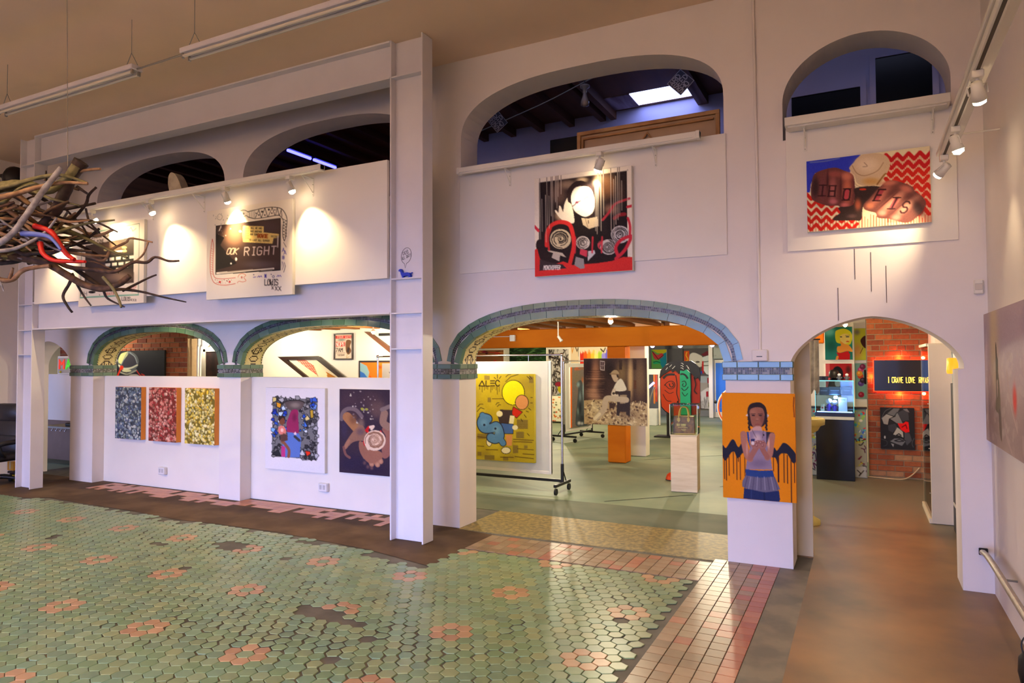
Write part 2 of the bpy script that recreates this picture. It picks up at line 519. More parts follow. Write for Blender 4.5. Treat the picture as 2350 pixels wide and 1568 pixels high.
# ---- arcade wall with its arches
ARCH = [  # centre, half width, spring z, rise, exponent (inner curve)
    (-10.665, 0.57, 1.63, 0.355, 1.65),
    (-8.305, 1.266, 1.630, 0.440, 2.35),
    (-5.311, 1.365, 1.630, 0.440, 2.35),
    (-2.310, 1.290, 1.630, 0.440, 2.35),
    (0.0625, 0.5825, 1.61, 0.372, 1.65)]
UP = [(-8.255, 1.28, 3.85, 0.54, 2.6), (-5.36, 1.30, 3.85, 0.54, 2.6), (-2.29, 1.285, 3.85, 0.54, 2.6), (0.03, 0.575, 3.72, 0.455, 1.95)]
outer = [(LX, 0)]
for i, (c, hw, z0, ri, n) in enumerate(ARCH):
    outer.append((c-hw, 0))
    outer += list(reversed(superarch(c, hw, z0, ri, n, 44)))
    if i == 4: outer += [(c+hw, 1.585), (0.607, 1.575), (0.607, 0)]
    else: outer.append((c+hw, 0))
outer += [(RX, 0), (RX, CEIL), (LX, CEIL)]
holes = []
for c, hw, z0, ri, n in UP:
    holes.append([(c-hw, 3.42), (c+hw, 3.42)]+superarch(c, hw, z0, ri, n, 40))
wall_back = MB().prism(outer, W, W+T, holes).build('wall_back', M_WALL)
struct(wall_back, 'white plastered arcade wall with green tiled arches and open loft windows above')

# ---- tiles on the arches: shapes are individual glazed tiles, tiny mosaic is one band per arch
M_TILE = mat_attr('glazed_tile', 0.22, spec=0.6, var=0.10, vscale=9)
M_MOSAIC = mat_attr('mosaic', 0.4)
def set_cols(me, cols):
    at = me.color_attributes.new('Col', 'FLOAT_COLOR', 'CORNER')
    arr = np.ones((len(me.loops), 4), np.float32)
    k = 0
    for p in me.polygons:
        arr[p.loop_start:p.loop_start+p.loop_total, :3] = cols[p.index]
    at.data.foreach_set('color', arr.ravel())
def col_lin(rgb, j=0.0):
    f = 1+rnd.uniform(-j, j)
    return tuple(min(1, lin(c)*f) for c in rgb)
GREENS = [(84, 114, 94), (92, 122, 102), (78, 108, 88), (98, 126, 108), (74, 104, 82), (94, 124, 108)]
def tile_obj(mb, name, rgb, parent):
    me = mb.mesh(name, M_TILE); set_cols(me, [col_lin(rgb, 0.12)]*len(me.polygons))
    o = bpy.data.objects.new(name, me); COL.objects.link(o); o.parent = parent
    return o
def offset_curve(P, d):
    out = []
    for i, p in enumerate(P):
        a = P[max(0, i-1)]; b = P[min(len(P)-1, i+1)]
        t = (b-a).normalized(); out.append(p+Vector((t.y, -t.x))*d)
    return out
MOTIF = ["..#.......#..", "...#.....#...", "....#####....", ".............", "....#####....", "...##...##...", "..#.#...#.#..",
         ".##.#.#.#.##.", "..#.#...#.#..", "...##...##...", "....#####....", ".............", "....#####....", "...#.....#..."]
DARKS = [(30, 32, 40), (44, 44, 60), (24, 26, 30), (70, 66, 92), (96, 100, 108)]
for ai in (1, 2, 3):
    c, hw, z0, ri, n = ARCH[ai]
    curve = superarch(c, hw, z0, ri, n, 160)
    fine = resample(curve, 0.0165)
    # green tiles
    for (d0, d1, step, front, back, nm) in ((0.096, 0.145, 0.115, W-0.010, W+0.002, 'arch_tile'), (-0.005, 0.058, 0.165, W-0.012, W+0.045, 'arch_edge_tile')):
        cc = resample(curve, step)
        for i in range(len(cc)-1):
            seg = [cc[i].lerp(cc[i+1], 0.012/step*1.2), cc[i].lerp(cc[i+1], 0.5), cc[i].lerp(cc[i+1], 1-0.012/step*1.2)]
            # follow the curve exactly at the middle
            lo = offset_curve(cc, d0); hi = offset_curve(cc, d1)
            e = 0.002/step
            A0 = lo[i].lerp(lo[i+1], e); A1 = lo[i].lerp(lo[i+1], 1-e); B0 = hi[i].lerp(hi[i+1], e); B1 = hi[i].lerp(hi[i+1], 1-e)
            tile_obj(MB().prism([tuple(A0), tuple(A1), tuple(B1), tuple(B0)], front, back), nm, rnd.choice(GREENS), wall_back)
    # two rows of dark mosaic between them
    mb = MB(); cols = []
    rows = [offset_curve(fine, d) for d in (0.060, 0.0765, 0.0785, 0.095)]
    for i in range(len(fine)-1):
        for a, b in ((0, 1), (2, 3)):
            q = [rows[a][i].lerp(rows[a][i+1], .08), rows[a][i].lerp(rows[a][i+1], .92), rows[b][i].lerp(rows[b][i+1], .92), rows[b][i].lerp(rows[b][i+1], .08)]
            mb.add([(p.x, W-0.004, p.y) for p in q], [(0, 1, 2, 3)]); cols.append(col_lin(rnd.choice(DARKS)))
    g = [offset_curve(fine, d) for d in (0.058, 0.097)]
    for i in range(len(fine)-1):
        q = [g[0][i], g[0][i+1], g[1][i+1], g[1][i]]
        mb.add([(p.x, W-0.002, p.y) for p in q], [(0, 1, 2, 3)]); cols.append(col_lin((168, 166, 160)))
    me = mb.mesh('mosaic_band', M_MOSAIC); set_cols(me, cols)
    o = bpy.data.objects.new('mosaic_band', me); COL.objects.link(o); o.parent = wall_back
    o['kind'] = 'stuff'; o['label'] = 'two rows of tiny dark mosaic between the green arch tiles'
    # patterned mosaic on the underside
    mb = MB(); cols = []
    inn = offset_curve(fine, -0.003); nd = 17; dy = (T-0.055)/nd
    for i in range(len(fine)-1):
        for k in range(nd):
            y0 = W+0.047+k*dy; y1 = y0+dy
            mb.add([(inn[i].x, y0, inn[i].y), (inn[i+1].x, y0, inn[i+1].y), (inn[i+1].x, y1, inn[i+1].y), (inn[i].x, y1, inn[i].y)], [(0, 1, 2, 3)])
            if k in (0, 16): cc = rnd.choice(DARKS) if i % 2 else (190, 180, 130)
            elif k in (1, 15): cc = (206, 192, 130)
            else:
                cc = (58, 36, 18) if MOTIF[i % 14][k-2] == '#' else (222, 204, 150)
            cols.append(col_lin(cc, 0.08))
    me = mb.mesh('soffit_mosaic', M_MOSAIC); set_cols(me, cols)
    o = bpy.data.objects.new('soffit_mosaic', me); COL.objects.link(o); o.parent = wall_back
    o['kind'] = 'stuff'; o['label'] = 'cream mosaic under the arch with a dark stepped diamond pattern'

# ---- tiled capitals
def capital(x0, x1, left, right, z0=CAP0, z1=CAP1, dep=T):
    p = 0.014
    xa, xb = x0-(p if left else 0), x1+(p if right else 0)
    MB().box(xa, xb, W-p, W+dep, z0, z1).build('capital_core', mat('capital_grout', (176, 178, 164), 0.7), wall_back)
    h = (z1-z0)/3
    for (za, zb) in ((z0, z0+h), (z1-h, z1)):
        x = xa-0.008
        k = 0
        while x < xb-0.01:
            L = min(0.165 if k % 3 else 0.12, xb+0.008-x)
            if xb+0.008-(x+L) < 0.04: L = xb+0.008-x
            tile_obj(MB().rbox(x+0.0015, x+L-0.0015, W-p-0.010, W-p, za+0.0015, zb-0.0015, 0.003), 'capital_tile', rnd.choice(GREENS), wall_back)
            x += L; k += 1
        for on, xs0, xs1 in ((right, xb, xb+0.010), (left, xa-0.010, xa)):
            if on:
                y = W-p
                while y < W+dep-0.02:
                    L = min(0.14, W+dep-y)
                    tile_obj(MB().rbox(xs0, xs1, y+0.0015, y+L-0.0015, za+0.0015, zb-0.0015, 0.003), 'capital_tile', rnd.choice(GREENS), wall_back)
                    y += L
    mb = MB(); cols = []; s = h/3
    def cell(q):
        mb.add(q, [(0, 1, 2, 3)]); cols.append(col_lin(rnd.choice(DARKS+[(150, 146, 150), (150, 146, 150)])))
    for r in range(3):
        za = z0+h+r*s+0.0015; zb = za+s-0.003
        for k in range(int((xb-xa)/s)):
            xx = xa+k*s+0.0015; cell([(xx, W-p-0.003, za), (xx+s-0.003, W-p-0.003, za), (xx+s-0.003, W-p-0.003, zb), (xx, W-p-0.003, zb)])
        for on, xs in ((right, xb+0.003), (left, xa-0.003)):
            if on:
                for k in range(int((dep+p)/s)):
                    yy = W-p+k*s+0.0015; cell([(xs, yy, za), (xs, yy+s-0.003, za), (xs, yy+s-0.003, zb), (xs, yy, zb)])
    me = mb.mesh('capital_mosaic', M_MOSAIC); set_cols(me, cols)
    o = bpy.data.objects.new('capital_mosaic', me); COL.objects.link(o); o.parent = wall_back
    o['kind'] = 'stuff'; o['label'] = 'three rows of tiny black and grey mosaic on a capital'
capital(-10.085, -9.571, False, True)
capital(-7.039, -6.676, True, True)
capital(-3.946, -3.600, True, True)
capital(-1.020, -0.518, True, True, 1.488, 1.642, 0.06)

# ---- low partitions standing inside the left arches
for i, (x0, x1) in enumerate(((-9.57, -7.04), (-6.675, -3.947))):
    o = MB().rbox(x0, x1, 6.045, 6.13, 0, 1.481, 0.004).build('wall_partition', M_BOARD)
    struct(o, ['low white partition closing the arch with the three flower panels', 'low white partition closing the arch with the rose in hands picture'][i])

# ---- steel columns and beams in front of the wall
def i_column(x0, x1, label, plates):
    t = thing('steel_column', label, 'column', (x0, 5.20, 0), 0, 'white steel columns')
    w = x1-x0
    MB().rbox(0.010, w-0.010, 0.076, 0.090, 0, CEIL, 0.001).build('web', M_STEEL, t)
    for xa in (0, w-0.016):
        MB().rbox(xa, xa+0.016, 0, 0.166, 0, CEIL, 0.003).build('flange', M_STEEL, t)
    for z in plates:
        MB().box(0.016, w-0.016, 0.006, 0.076, z-0.006, z+0.006).build('stiffener_plate', M_STEEL, t)
    return t
col_left = i_column(-10.137, -9.795, 'far white steel column beside the black office chair', (1.775, 2.10, 2.445, 4.33))
col_main = i_column(-3.942, -3.570, 'near white steel column with a blue dog figurine on its plate', (1.775, 2.108, 2.43, 4.345))
def i_beam(z0, z1, label, x0=-9.79, x1=-3.945):
    t = thing('steel_beam', label, 'beam', (x0, 5.20, z0))
    L = x1-x0; h = z1-z0
    MB().box(0, L, 0, 0.166, 0, 0.016).build('flange', M_STEEL, t)
    MB().box(0, L, 0, 0.166, h-0.016, h).build('flange', M_STEEL, t)
    MB().box(0, L, 0.076, 0.090, 0.016, h-0.016).build('web', M_STEEL, t)
    return t
i_beam(4.335, 4.70, 'white steel beam running along the ceiling between the columns')
i_beam(2.105, 2.470, 'white steel beam at mid height under the picture boards')
for zz, nm in ((4.64, 'a'),):
    pass
# picture boards above the beam and over the loft sills
o = tag(MB().rbox(-9.69, -3.945, 5.165, 5.2005, 2.436, 3.553, 0.002).build('display_board', M_BOARD), 'long white board carrying the two framed drawings above the mid beam', 'board')
o = tag(MB().rbox(-3.582, -0.989, W-0.016, W-0.001, 2.531, 3.548, 0.002).build('display_board', M_BOARD), 'white board behind the rose and man canvas under the wide loft arch', 'board')
o = tag(MB().rbox(-0.523, 0.630, W-0.016, W-0.001, 2.517, 3.50, 0.002).build('display_board', M_BOARD), 'white board behind the tattooed fists canvas under the small loft arch', 'board')

# ---- other shell walls
struct(MB().box(LX-0.15, LX, -3.7, W+T, 0, 5.2).build('wall_left', M_WALL), 'plain white left wall with the loudspeaker')
struct(MB().box(RX, RX+0.15, -3.7, 21.0, 0, 5.2).build('wall_right', M_WALL), 'plain white right wall with the beach picture')
# shop front behind the viewer with two wide windows
struct(MB().prism([(LX, 0), (RX, 0), (RX, CEIL), (LX, CEIL)], -3.7, -3.55, [[(-10.5, .2), (-5.3, .2), (-5.3, 2.3), (-10.5, 2.3)], [(-4.9, .2), (-.3, .2), (-.3, 2.3), (-4.9, 2.3)]]).build('wall_front', M_WALL), 'shop front wall with two wide windows')
for i, (xa, xb) in enumerate(((-10.5, -5.3), (-4.9, -.3))):
    wn = MB().box(xa, xb, -3.635, -3.625, .2, 2.3).build('window_%d' % (i+1), glass('window_glass'))
    struct(wn, ['wide left shop window behind the viewer', 'wide right shop window behind the viewer'][i])
    MB().box(xa, xb, -3.66, -3.60, .2, .26).build('window_frame', M_STEEL, wn)
    MB().box(xa, xb, -3.66, -3.60, 2.24, 2.3).build('window_frame', M_STEEL, wn)
struct(MB().box(LX, RX, -3.7, W+0.1, CEIL, CEIL+0.15).build('ceiling', M_CEIL), 'tall front room ceiling, its cream tone standing in for warm bounce light')

# ---- floor of the front room
M_GROUT = mat_two('floor_screed', (78, 76, 66), (98, 94, 84), 5.0, rough=0.65, bump=0.1)
floor = struct(MB().box(LX, RX, -3.7, 6.80, -0.12, -0.006).build('floor', M_GROUT), 'old hexagon tiled floor with worn patches, brown concrete ramp and red tile border')
# brown polished concrete on the right, grey kerb beside it
M_RAMP = mat_two('stained_concrete', (96, 78, 52), (150, 112, 66), 1.6, 0.30, 0.68, 0.45, 0.05, detail=10)
nt = M_RAMP.node_tree      # the brown stain fades into bare grey concrete deeper in the passage
sp = nt.nodes.new('ShaderNodeSeparateXYZ'); nt.links.new(nt.nodes['Texture Coordinate'].outputs['Object'], sp.inputs[0])
mr = nt.nodes.new('ShaderNodeMapRange'); mr.interpolation_type = 'SMOOTHSTEP'
mr.inputs['From Min'].default_value = 6.6; mr.inputs['From Max'].default_value = 9.6
nt.links.new(sp.outputs['Y'], mr.inputs['Value'])
mx = nt.nodes.new('ShaderNodeMix'); mx.data_type = 'RGBA'
nt.links.new(mr.outputs['Result'], mx.inputs['Factor']); nt.links.new(nt.nodes['Color Ramp'].outputs['Color'], mx.inputs['A']); mx.inputs['B'].default_value = S(112, 116, 98)
nt.links.new(mx.outputs['Result'], nt.nodes['Principled BSDF'].inputs['Base Color'])
MB().box(-0.40, RX, -3.7, 10.97, -0.02, 0.0).box(-0.95, -0.40, 6.30, 10.75, -0.02, 0.0).build('concrete_ramp', M_RAMP, floor)
MB().box(-0.615, -0.40, -3.7, W, -0.02, -0.001).build('grey_kerb', mat_two('kerb_concrete', (104, 100, 88), (128, 120, 102), 4.0, rough=0.6), floor)
# speckled worn threshold inside the wide arch, dark screed along the columns
MB().box(-3.62, -0.52, 5.86, 6.77, -0.02, -0.002).build('worn_threshold', mat_two('worn_threshold', (112, 100, 58), (158, 136, 76), 22, 0.42, 0.6, 0.5), floor)
scr = [(LX, 4.84), (-9.28, 4.86), (-9.0, 5.0), (-8.27, 4.98), (-7.36, 4.97), (-6.53, 4.90), (-5.93, 4.95), (-5.1, 4.97), (-4.38, 4.905), (-3.9, 4.865), (-3.16, 4.69)]
def hexlimit(x):
    if x > -3.16: return 5.24
    for (a, ya), (b, yb) in zip(scr, scr[1:]):
        if a <= x <= b: return ya+(yb-ya)*(x-a)/(b-a)
    return 4.84
mb = MB()
poly = scr+[(-3.16, 5.80), (-3.6, 5.86), (-3.6, 6.05), (LX, 6.05)]
tri = tessellate_polygon([[Vector((x, y, 0)) for x, y in poly]])
mb.add([(x, y, -0.002) for x, y in poly], [tuple(t) for t in tri])
mb.build('dark_screed', mat_two('dark_screed', (78, 62, 46), (100, 80, 60), 2.4, rough=0.75, spec=0.15), floor)

HP, HR = 0.0971, 0.0795
HEX_GREEN = [(122, 146, 102), (128, 150, 110), (114, 140, 96), (134, 152, 110), (126, 142, 98), (112, 136, 102), (138, 150, 102), (118, 146, 110)]
HEX_RED = [(176, 138, 98), (184, 146, 106), (170, 130, 94)]
M_HEX = mat_attr('hex_tile', 0.34, spec=0.5, var=0.16, vscale=11)
def hex_geo(rs, chip=None):
    """one bevelled hexagonal tile, pointed front and back"""
    mb = MB(); ang = [PI/2+k*PI/3 for k in range(6)]
    sx, sy = HP/math.sqrt(3), HR/1.5
    rad = [1.0]*6
    if chip: rad = [1-chip.uniform(0, 0.28)*(chip.random() < 0.55) for _ in range(6)]
    top = [(math.cos(a)*(sx-0.0055)*r, math.sin(a)*(sy-0.0055)*r, 0.0) for a, r in zip(ang, rad)]
    low = [(math.cos(a)*(sx-0.0022)*r, math.sin(a)*(sy-0.0022)*r, -0.003) for a, r in zip(ang, rad)]
    bot = [(x, y, -0.010) for x, y, _ in low]
    mb.add(top+low+bot, [(0, 1, 2, 3, 4, 5)]+[(i, 6+i, 6+(i+1) % 6, (i+1) % 6) for i in range(6)]+[(6+i, 12+i, 12+(i+1) % 6, 6+(i+1) % 6) for i in range(6)])
    return mb
hole = [(-3.213, 3.50, 0.20, 0.115), (-2.93, 3.45, 0.09, 0.06), (-5.13, 4.42, 0.17, 0.10), (-1.386, 4.262, 0.048, 0.04), (-2.62, 3.30, 0.05, 0.05), (-6.9, 3.9, 0.07, 0.05), (-4.9, 3.80, 0.10, 0.05), (-5.75, 4.15, 0.10, 0.04), (-2.66, 3.0, 0.05, 0.05), (-4.35, 4.35, 0.09, 0.03)]
tiles = []
for j in range(-26, 22):
    y = 3.618+j*HR
    for i in range(-100, 4):
        x = -1.404+HP*(i+0.5*(j % 2))
        if x > -1.165 or y > hexlimit(x)-0.03 or y < 0.7 or x < -9.9: continue
        depth = -0.455*x+0.89*y
        if depth < 2.75: continue
        if any(((x-hx)/ha)**2+((y-hy)/hb)**2 < 1 for hx, hy, ha, hb in hole): continue
        edge = hexlimit(x)-y
        if x < -3.2 and edge < 0.12 and rnd.random() < 0.35: continue
        # six petals round each flower centre on a 9 x 10 lattice
        red = False
        for dj, dis in ((0, (-1, 1)), (1, (0, 1) if j % 2 else (-1, 0)), (-1, (0, 1) if j % 2 else (-1, 0))):
            for di in dis:
                if (i+di) % 9 == 0 and (j+dj) % 10 == 0: red = True
        worn = math.exp(-(((x+3.0)/1.0)**2+((y-3.2)/0.55)**2))+0.5*math.exp(-(((x+5.2)/1.0)**2+((y-4.4)/0.5)**2))
        tiles.append((depth, x, y, red, worn))
tiles.sort()
# in frame: keep the 300 nearest as tiles of their own
def in_frame(x, y):
    px_ = 0.89*x+0.455*y; dz = -0.455*x+0.89*y
    return abs(px_/dz) < 0.76 and dz > 3.3
near = [t for t in tiles if in_frame(t[1], t[2])][:300]
nearset = set((t[1], t[2]) for t in near)
variants = []
for rgb in HEX_GREEN+HEX_RED:
    for ch in (None, random.Random(rgb[0])):
        me = hex_geo(1, ch).mesh('hex_tile', M_HEX); set_cols(me, [col_lin(rgb)]*len(me.polygons)); variants.append(me)
NG = len(HEX_GREEN)
for d, x, y, red, worn in near:
    ch = 1 if rnd.random() < worn*1.1+0.03 else 0
    k = (NG+rnd.randrange(3) if red else rnd.randrange(NG))*2+ch
    o = bpy.data.objects.new('hex_tile', variants[k]); COL.objects.link(o); o.parent = floor
    o.location = (x, y, 0)
    if ch: o.rotation_euler = (0, 0, PI/3*0+(PI if rnd.random() < .5 else 0))
mb = MB(); cols = []
for d, x, y, red, worn in tiles:
    if (x, y) in nearset: continue
    g = hex_geo(1, rnd if rnd.random() < worn*1.1+0.04 else None)
    mb.add([(a+x, b+y, c) for a, b, c in g.v[:12]], [f for f in g.f[:7]])
    cols += [col_lin(rnd.choice(HEX_RED if red else HEX_GREEN), 0.08)]*7
me = mb.mesh('hex_tile_field', M_HEX); set_cols(me, cols)
o = bpy.data.objects.new('hex_tile_field', me); COL.objects.link(o); o.parent = floor
o['kind'] = 'stuff'; o['label'] = 'the farther green hexagon tiles with red flower rosettes'

# red and buff square tiles: border strip on the right and the band before the wide arch
SQ = 0.1025
SQ_COL = [(146, 122, 92), (154, 128, 98), (138, 114, 86), (160, 136, 106)]
SQ_RED = [(172, 110, 84), (164, 100, 78), (178, 120, 92)]
sq = []
for cidx in range(5):
    for r in range(44):
        x = -1.130+SQ*(cidx+0.5); y = 1.5+SQ*(r+0.5)
        if y > W-0.02 or -0.455*x+0.89*y < 2.2: continue
        sq.append((-0.455*x+0.89*y, x, y, rnd.random() < (0.06, 0.10, 0.2, 0.45, 0.95)[cidx]))
for r in range(5):
    for k in range(20):
        x = -1.130-SQ*(k+0.5); y = 5.275+SQ*(r+0.5)
        if x < -3.13: continue
        sq.append((-0.455*x+0.89*y, x, y, rnd.random() < 0.25))
sq.sort()
sqm = []
for rgb in SQ_COL+SQ_RED:
    me = MB().rbox(-SQ/2+.002, SQ/2-.002, -SQ/2+.002, SQ/2-.002, -0.010, 0.0, 0.002).mesh('square_tile', M_HEX); set_cols(me, [col_lin(rgb)]*len(me.polygons)); sqm.append(me)
for d, x, y, red in [t for t in sq if t[0] > 2.9][:300]:
    o = bpy.data.objects.new('square_tile', sqm[(4+rnd.randrange(3)) if red else rnd.randrange(4)]); COL.objects.link(o); o.parent = floor
    o.location = (x, y, 0)
# worn red tile strip along the low partitions
mb = MB(); cols = []
for k in range(56):
    for r in range(4):
        x = -9.25+SQ*0.9*(k+0.5); y = 5.60+SQ*(r+0.5)
        if r == 0 and rnd.random() < 0.6: continue
        if rnd.random() < (0.10 if x < -5.4 else 0.3): continue
        if -7.05 < x < -6.66 and y > W-0.04: continue
        mb.box(x-SQ*.44, x+SQ*.44, y-SQ*.48, y+SQ*.48, -0.006, 0.0005); cols += [col_lin(rnd.choice([(186, 118, 72), (196, 130, 82), (176, 108, 68)]), 0.1)]*6
me = mb.mesh('worn_red_tile_strip', M_HEX); set_cols(me, cols)
o = bpy.data.objects.new('worn_red_tile_strip', me); COL.objects.link(o); o.parent = floor
o['kind'] = 'stuff'; o['label'] = 'broken strip of small orange red tiles along the low partitions'

# ---- hall behind the arches
M_HALLFLOOR = mat_two('hall_concrete', (112, 130, 108), (136, 146, 118), 1.2, 0.35, 0.65, 0.55, 0.02, detail=9, spec=0.3)
fb = struct(MB().box(-16, RX, 6.80, 21.0, -0.12, -0.004).build('floor_hall', M_HALLFLOOR), 'smooth grey green concrete floor of the hall behind the arches')
MB().box(-16, -0.52, 6.77, 7.62, -0.02, -0.0015).build('dark_concrete_band', mat_two('hall_concrete_dark', (88, 98, 82), (106, 112, 94), 1.6, rough=0.65, spec=0.2), fb)
# saw-cut joints
for (a, b) in (((-2.75, 7.75), (-1.9, 8.6)), ((-1.7, 9.3), (-0.9, 10.2)), ((-3.3, 11.3), (-1.2, 13.4)), ((-6.5, 10.5), (-4.4, 12.6))):
    d = (Vector(b)-Vector(a)).normalized(); nn = Vector((-d.y, d.x))*0.008
    MB().add([(a[0]+nn.x, a[1]+nn.y, -0.001), (a[0]-nn.x, a[1]-nn.y, -0.001), (b[0]-nn.x, b[1]-nn.y, -0.001), (b[0]+nn.x, b[1]+nn.y, -0.001)], [(0, 1, 2, 3)]).build('saw_cut', mat('saw_cut', (50, 52, 44), 0.8), fb)
struct(MB().box(-16, RX, W+T, 6.80, -0.12, -0.012).build('floor_strip', M_HALLFLOOR), 'concrete strip of floor behind the arcade wall')
M_WOOD = mat_two('joist_timber', (112, 66, 26), (160, 100, 44), 3.0, 0.3, 0.7, 0.6, 0.1, (1, 0.15, 1))
M_WOOD2 = mat_two('orange_timber', (196, 96, 16), (222, 126, 26), 2.5, 0.3, 0.7, 0.7, 0.1, (0.25, 1, 1), spec=0.1)
M_PLANK = mat_two('plank_timber', (100, 56, 22), (140, 84, 38), 4.0, 0.3, 0.7, 0.7, 0.1, (0.15, 1, 1))
ch = struct(MB().box(-16, RX, W+T, 21.0, 2.42, 2.52).build('ceiling_hall', M_PLANK), 'timber ceiling of the hall with open joists')
jo = MB().box(-0.045, 0.045, W+T, 10.66, 2.20, 2.42).mesh('joist', M_WOOD)
for k in range(28):
    o = bpy.data.objects.new('joist', jo); COL.objects.link(o); o.parent = ch; o.location = (0.5-k*0.42, 0, 0)
jo2 = MB().box(-0.045, 0.045, 10.95, 20.8, 2.20, 2.42).mesh('joist', M_WOOD)
for k in range(14):
    o = bpy.data.objects.new('joist', jo2); COL.objects.link(o); o.parent = ch; o.location = (-1.0-k*0.6, 0, 0)
M_PART = mat('hall_white_paint', (234, 226, 206), 0.75, 0.03, 2)
struct(MB().box(-16, RX, 20.8, 21.0, 0, 2.42).build('wall_far', mat('far_wall_grey', (120, 122, 118), 0.8)), 'grey far wall of the hall behind the murals')
struct(MB().box(-16, -15.85, W+T, 21, 0, 2.42).build('wall_hall_side', M_PART), 'white side wall deep in the hall')
# white wall with the poster, seen through the second arch, and the box room behind it
struct(MB().box(-11.9, -6.25, 9.0, 9.12, 0, 2.42).build('wall_poster', M_PART), 'cream wall with the framed vintage poster behind the second arch')

# brick walls: each brick is a piece of its own
M_MORTAR = mat('mortar', (150, 126, 96), 0.9, 0.1, 20, bump=0.3)
BR = [mat('brick_red', (150, 78, 44), 0.85, 0.14, 18, bump=0.4), mat('brick_orange', (166, 92, 52), 0.85, 0.14, 18, bump=0.4), mat('brick_dark', (128, 64, 40), 0.85, 0.14, 18, bump=0.4), mat('brick_pale', (176, 128, 88), 0.9, 0.16, 12, bump=0.4)]
def brick_wall(name, label, x0, x1, y, z0, z1, zb0, zb1, bw, bh, pale=False, thick=0.2):
    wl = struct(MB().box(x0, x1, y, y+thick, z0, z1).build(name, M_MORTAR), label)
    full = [MB().rbox(0.006, bw-0.006, -0.009, 0.02, 0.006, bh-0.006, 0.003).mesh('brick', m) for m in BR]
    half = [MB().rbox(0.006, bw/2-0.006, -0.009, 0.02, 0.006, bh-0.006, 0.003).mesh('brick', m) for m in BR]
    r = 0; z = zb0
    while z+bh <= zb1+0.001:
        hdr = (r % 6 == 5)
        x = x0-(bw/2 if r % 2 else 0)+(bw/4 if hdr else 0)
        while x < x1-0.02:
            w = bw/2 if hdr else bw
            if x >= x0-0.001 and x+w <= x1+0.004:
                k = rnd.choice((0, 0, 1, 1, 2))
                if pale and z < 0.30 and rnd.random() < 0.55: k = 3
                o = bpy.data.objects.new('brick', (half if hdr else full)[k]); COL.objects.link(o); o.parent = wl
                o.location = (x, y+rnd.uniform(-0.002, 0.003), z)
            else:
                xa, xb = max(x, x0), min(x+w, x1)
                if xb-xa > 0.03:
                    MB().rbox(xa+0.006, xb-0.006, y-0.009, y+0.02, z+0.006, z+bh-0.006, 0.003).build('brick', BR[rnd.choice((0, 1, 2))], wl)
            x += w
        z += bh; r += 1
    return wl
brick_wall('wall_brick_right', 'old red brick wall in the passage behind the neon sign', 0.045, RX, 10.98, 0, 2.42, 0.02, 2.40, 0.215, 0.0765, True)
brick_wall('wall_brick_left', 'red brick wall behind the astronaut picture', -13.2, -9.72, 7.50, 0, 2.42, 1.42, 2.40, 0.235, 0.082)

# ---- loft above the hall
M_DARKWOOD = mat_two('dark_roof_timber', (92, 56, 34), (128, 82, 50), 3.0, 0.3, 0.7, 0.7, 0.1, (1, 0.15, 1))
M_LOFTWALL = mat('loft_wall_lilac', (186, 182, 214), 0.8, 0.04, 2)
rc = MB().prism([(-16, 0), (RX, 0), (RX, 1), (-16, 1)], 0, 0.1).v
roof = struct(MB().box(-16, -3.05, W+T, 9.6, 5.06, 5.16).box(-3.05, -1.75, W+T, 8.40, 5.06, 5.16).box(-1.75, RX, W+T, 9.6, 5.06, 5.16).box(-3.05, -1.75, 8.86, 9.6, 5.06, 5.16).build('ceiling_loft', M_DARKWOOD), 'dark timber roof of the loft with a small skylight')
lj = MB().box(-0.04, 0.04, W+T, 9.5, 4.95, 5.06).mesh('joist', M_DARKWOOD)
for k in range(27):
    x = 0.55-k*0.46
    if -3.0 < x < -1.8: continue
    o = bpy.data.objects.new('joist', lj); COL.objects.link(o); o.parent = roof; o.location = (x, 0, 0)
for x in (-2.98, -1.80):
    o = bpy.data.objects.new('joist', lj); COL.objects.link(o); o.parent = roof; o.location = (x, 0, 0)
lj3 = MB().box(-0.04, 0.04, W+T, 8.38, 4.90, 5.06).mesh('joist', M_DARKWOOD)
for x in ():
    o = bpy.data.objects.new('joist', lj3); COL.objects.link(o); o.parent = roof; o.location = (x, 0, 0)
sky = MB().box(-2.60, -1.76, 8.42, 8.84, 5.06, 5.07).build('skylight_pane', mat('skylight_glow', (170, 185, 255), 0.5, 0, emit=7.0), roof)
MB().box(-3.05, -2.60, 8.40, 8.86, 5.05, 5.08).build('torn_panel', mat_two('torn_panel', (120, 96, 92), (190, 176, 190), 6, rough=0.8, stretch=(1, .2, 1)), roof)
struct(MB().box(-5.2, RX, 8.92, 9.05, 2.52, 5.06).build('wall_loft', M_LOFTWALL), 'pale lilac back wall of the loft under the skylight')
struct(MB().box(-16, -5.2, 9.5, 9.6, 2.52, 5.06).build('wall_loft_dark', M_DARKWOOD), 'dark boarded back wall of the loft behind the left arches')
wl4 = struct(MB().box(-0.80, RX, 7.2, 7.3, 2.52, 5.06).build('wall_loft_end', M_LOFTWALL), 'lilac loft wall with dark windows seen through the small arch')
M_BLACK = mat('black_glass', (10, 9, 12), 0.25, 0)
for i, (xa, xb, za, zb) in enumerate(((-0.58, 0.02, 3.1, 4.22), (0.15, 0.60, 3.1, 4.46))):
    wn = struct(MB().box(xa, xb, 7.185, 7.2, za, zb).build('window_%d' % (i+3), M_BLACK), ['lower dark window in the loft wall', 'taller dark window in the loft wall'][i])
    for bx in ((xa-.05, xa, za, zb+.05), (xb, xb+.05, za, zb+.05), (xa, xb, zb, zb+.05)):
        MB().box(bx[0], bx[1], 7.17, 7.2, bx[2], bx[3]).build('window_frame', M_LOFTWALL, wn)
struct(MB().box(-16, RX, W+T, 9.6, 2.52, 2.56).build('floor_loft', M_DARKWOOD), 'dark timber loft floor')
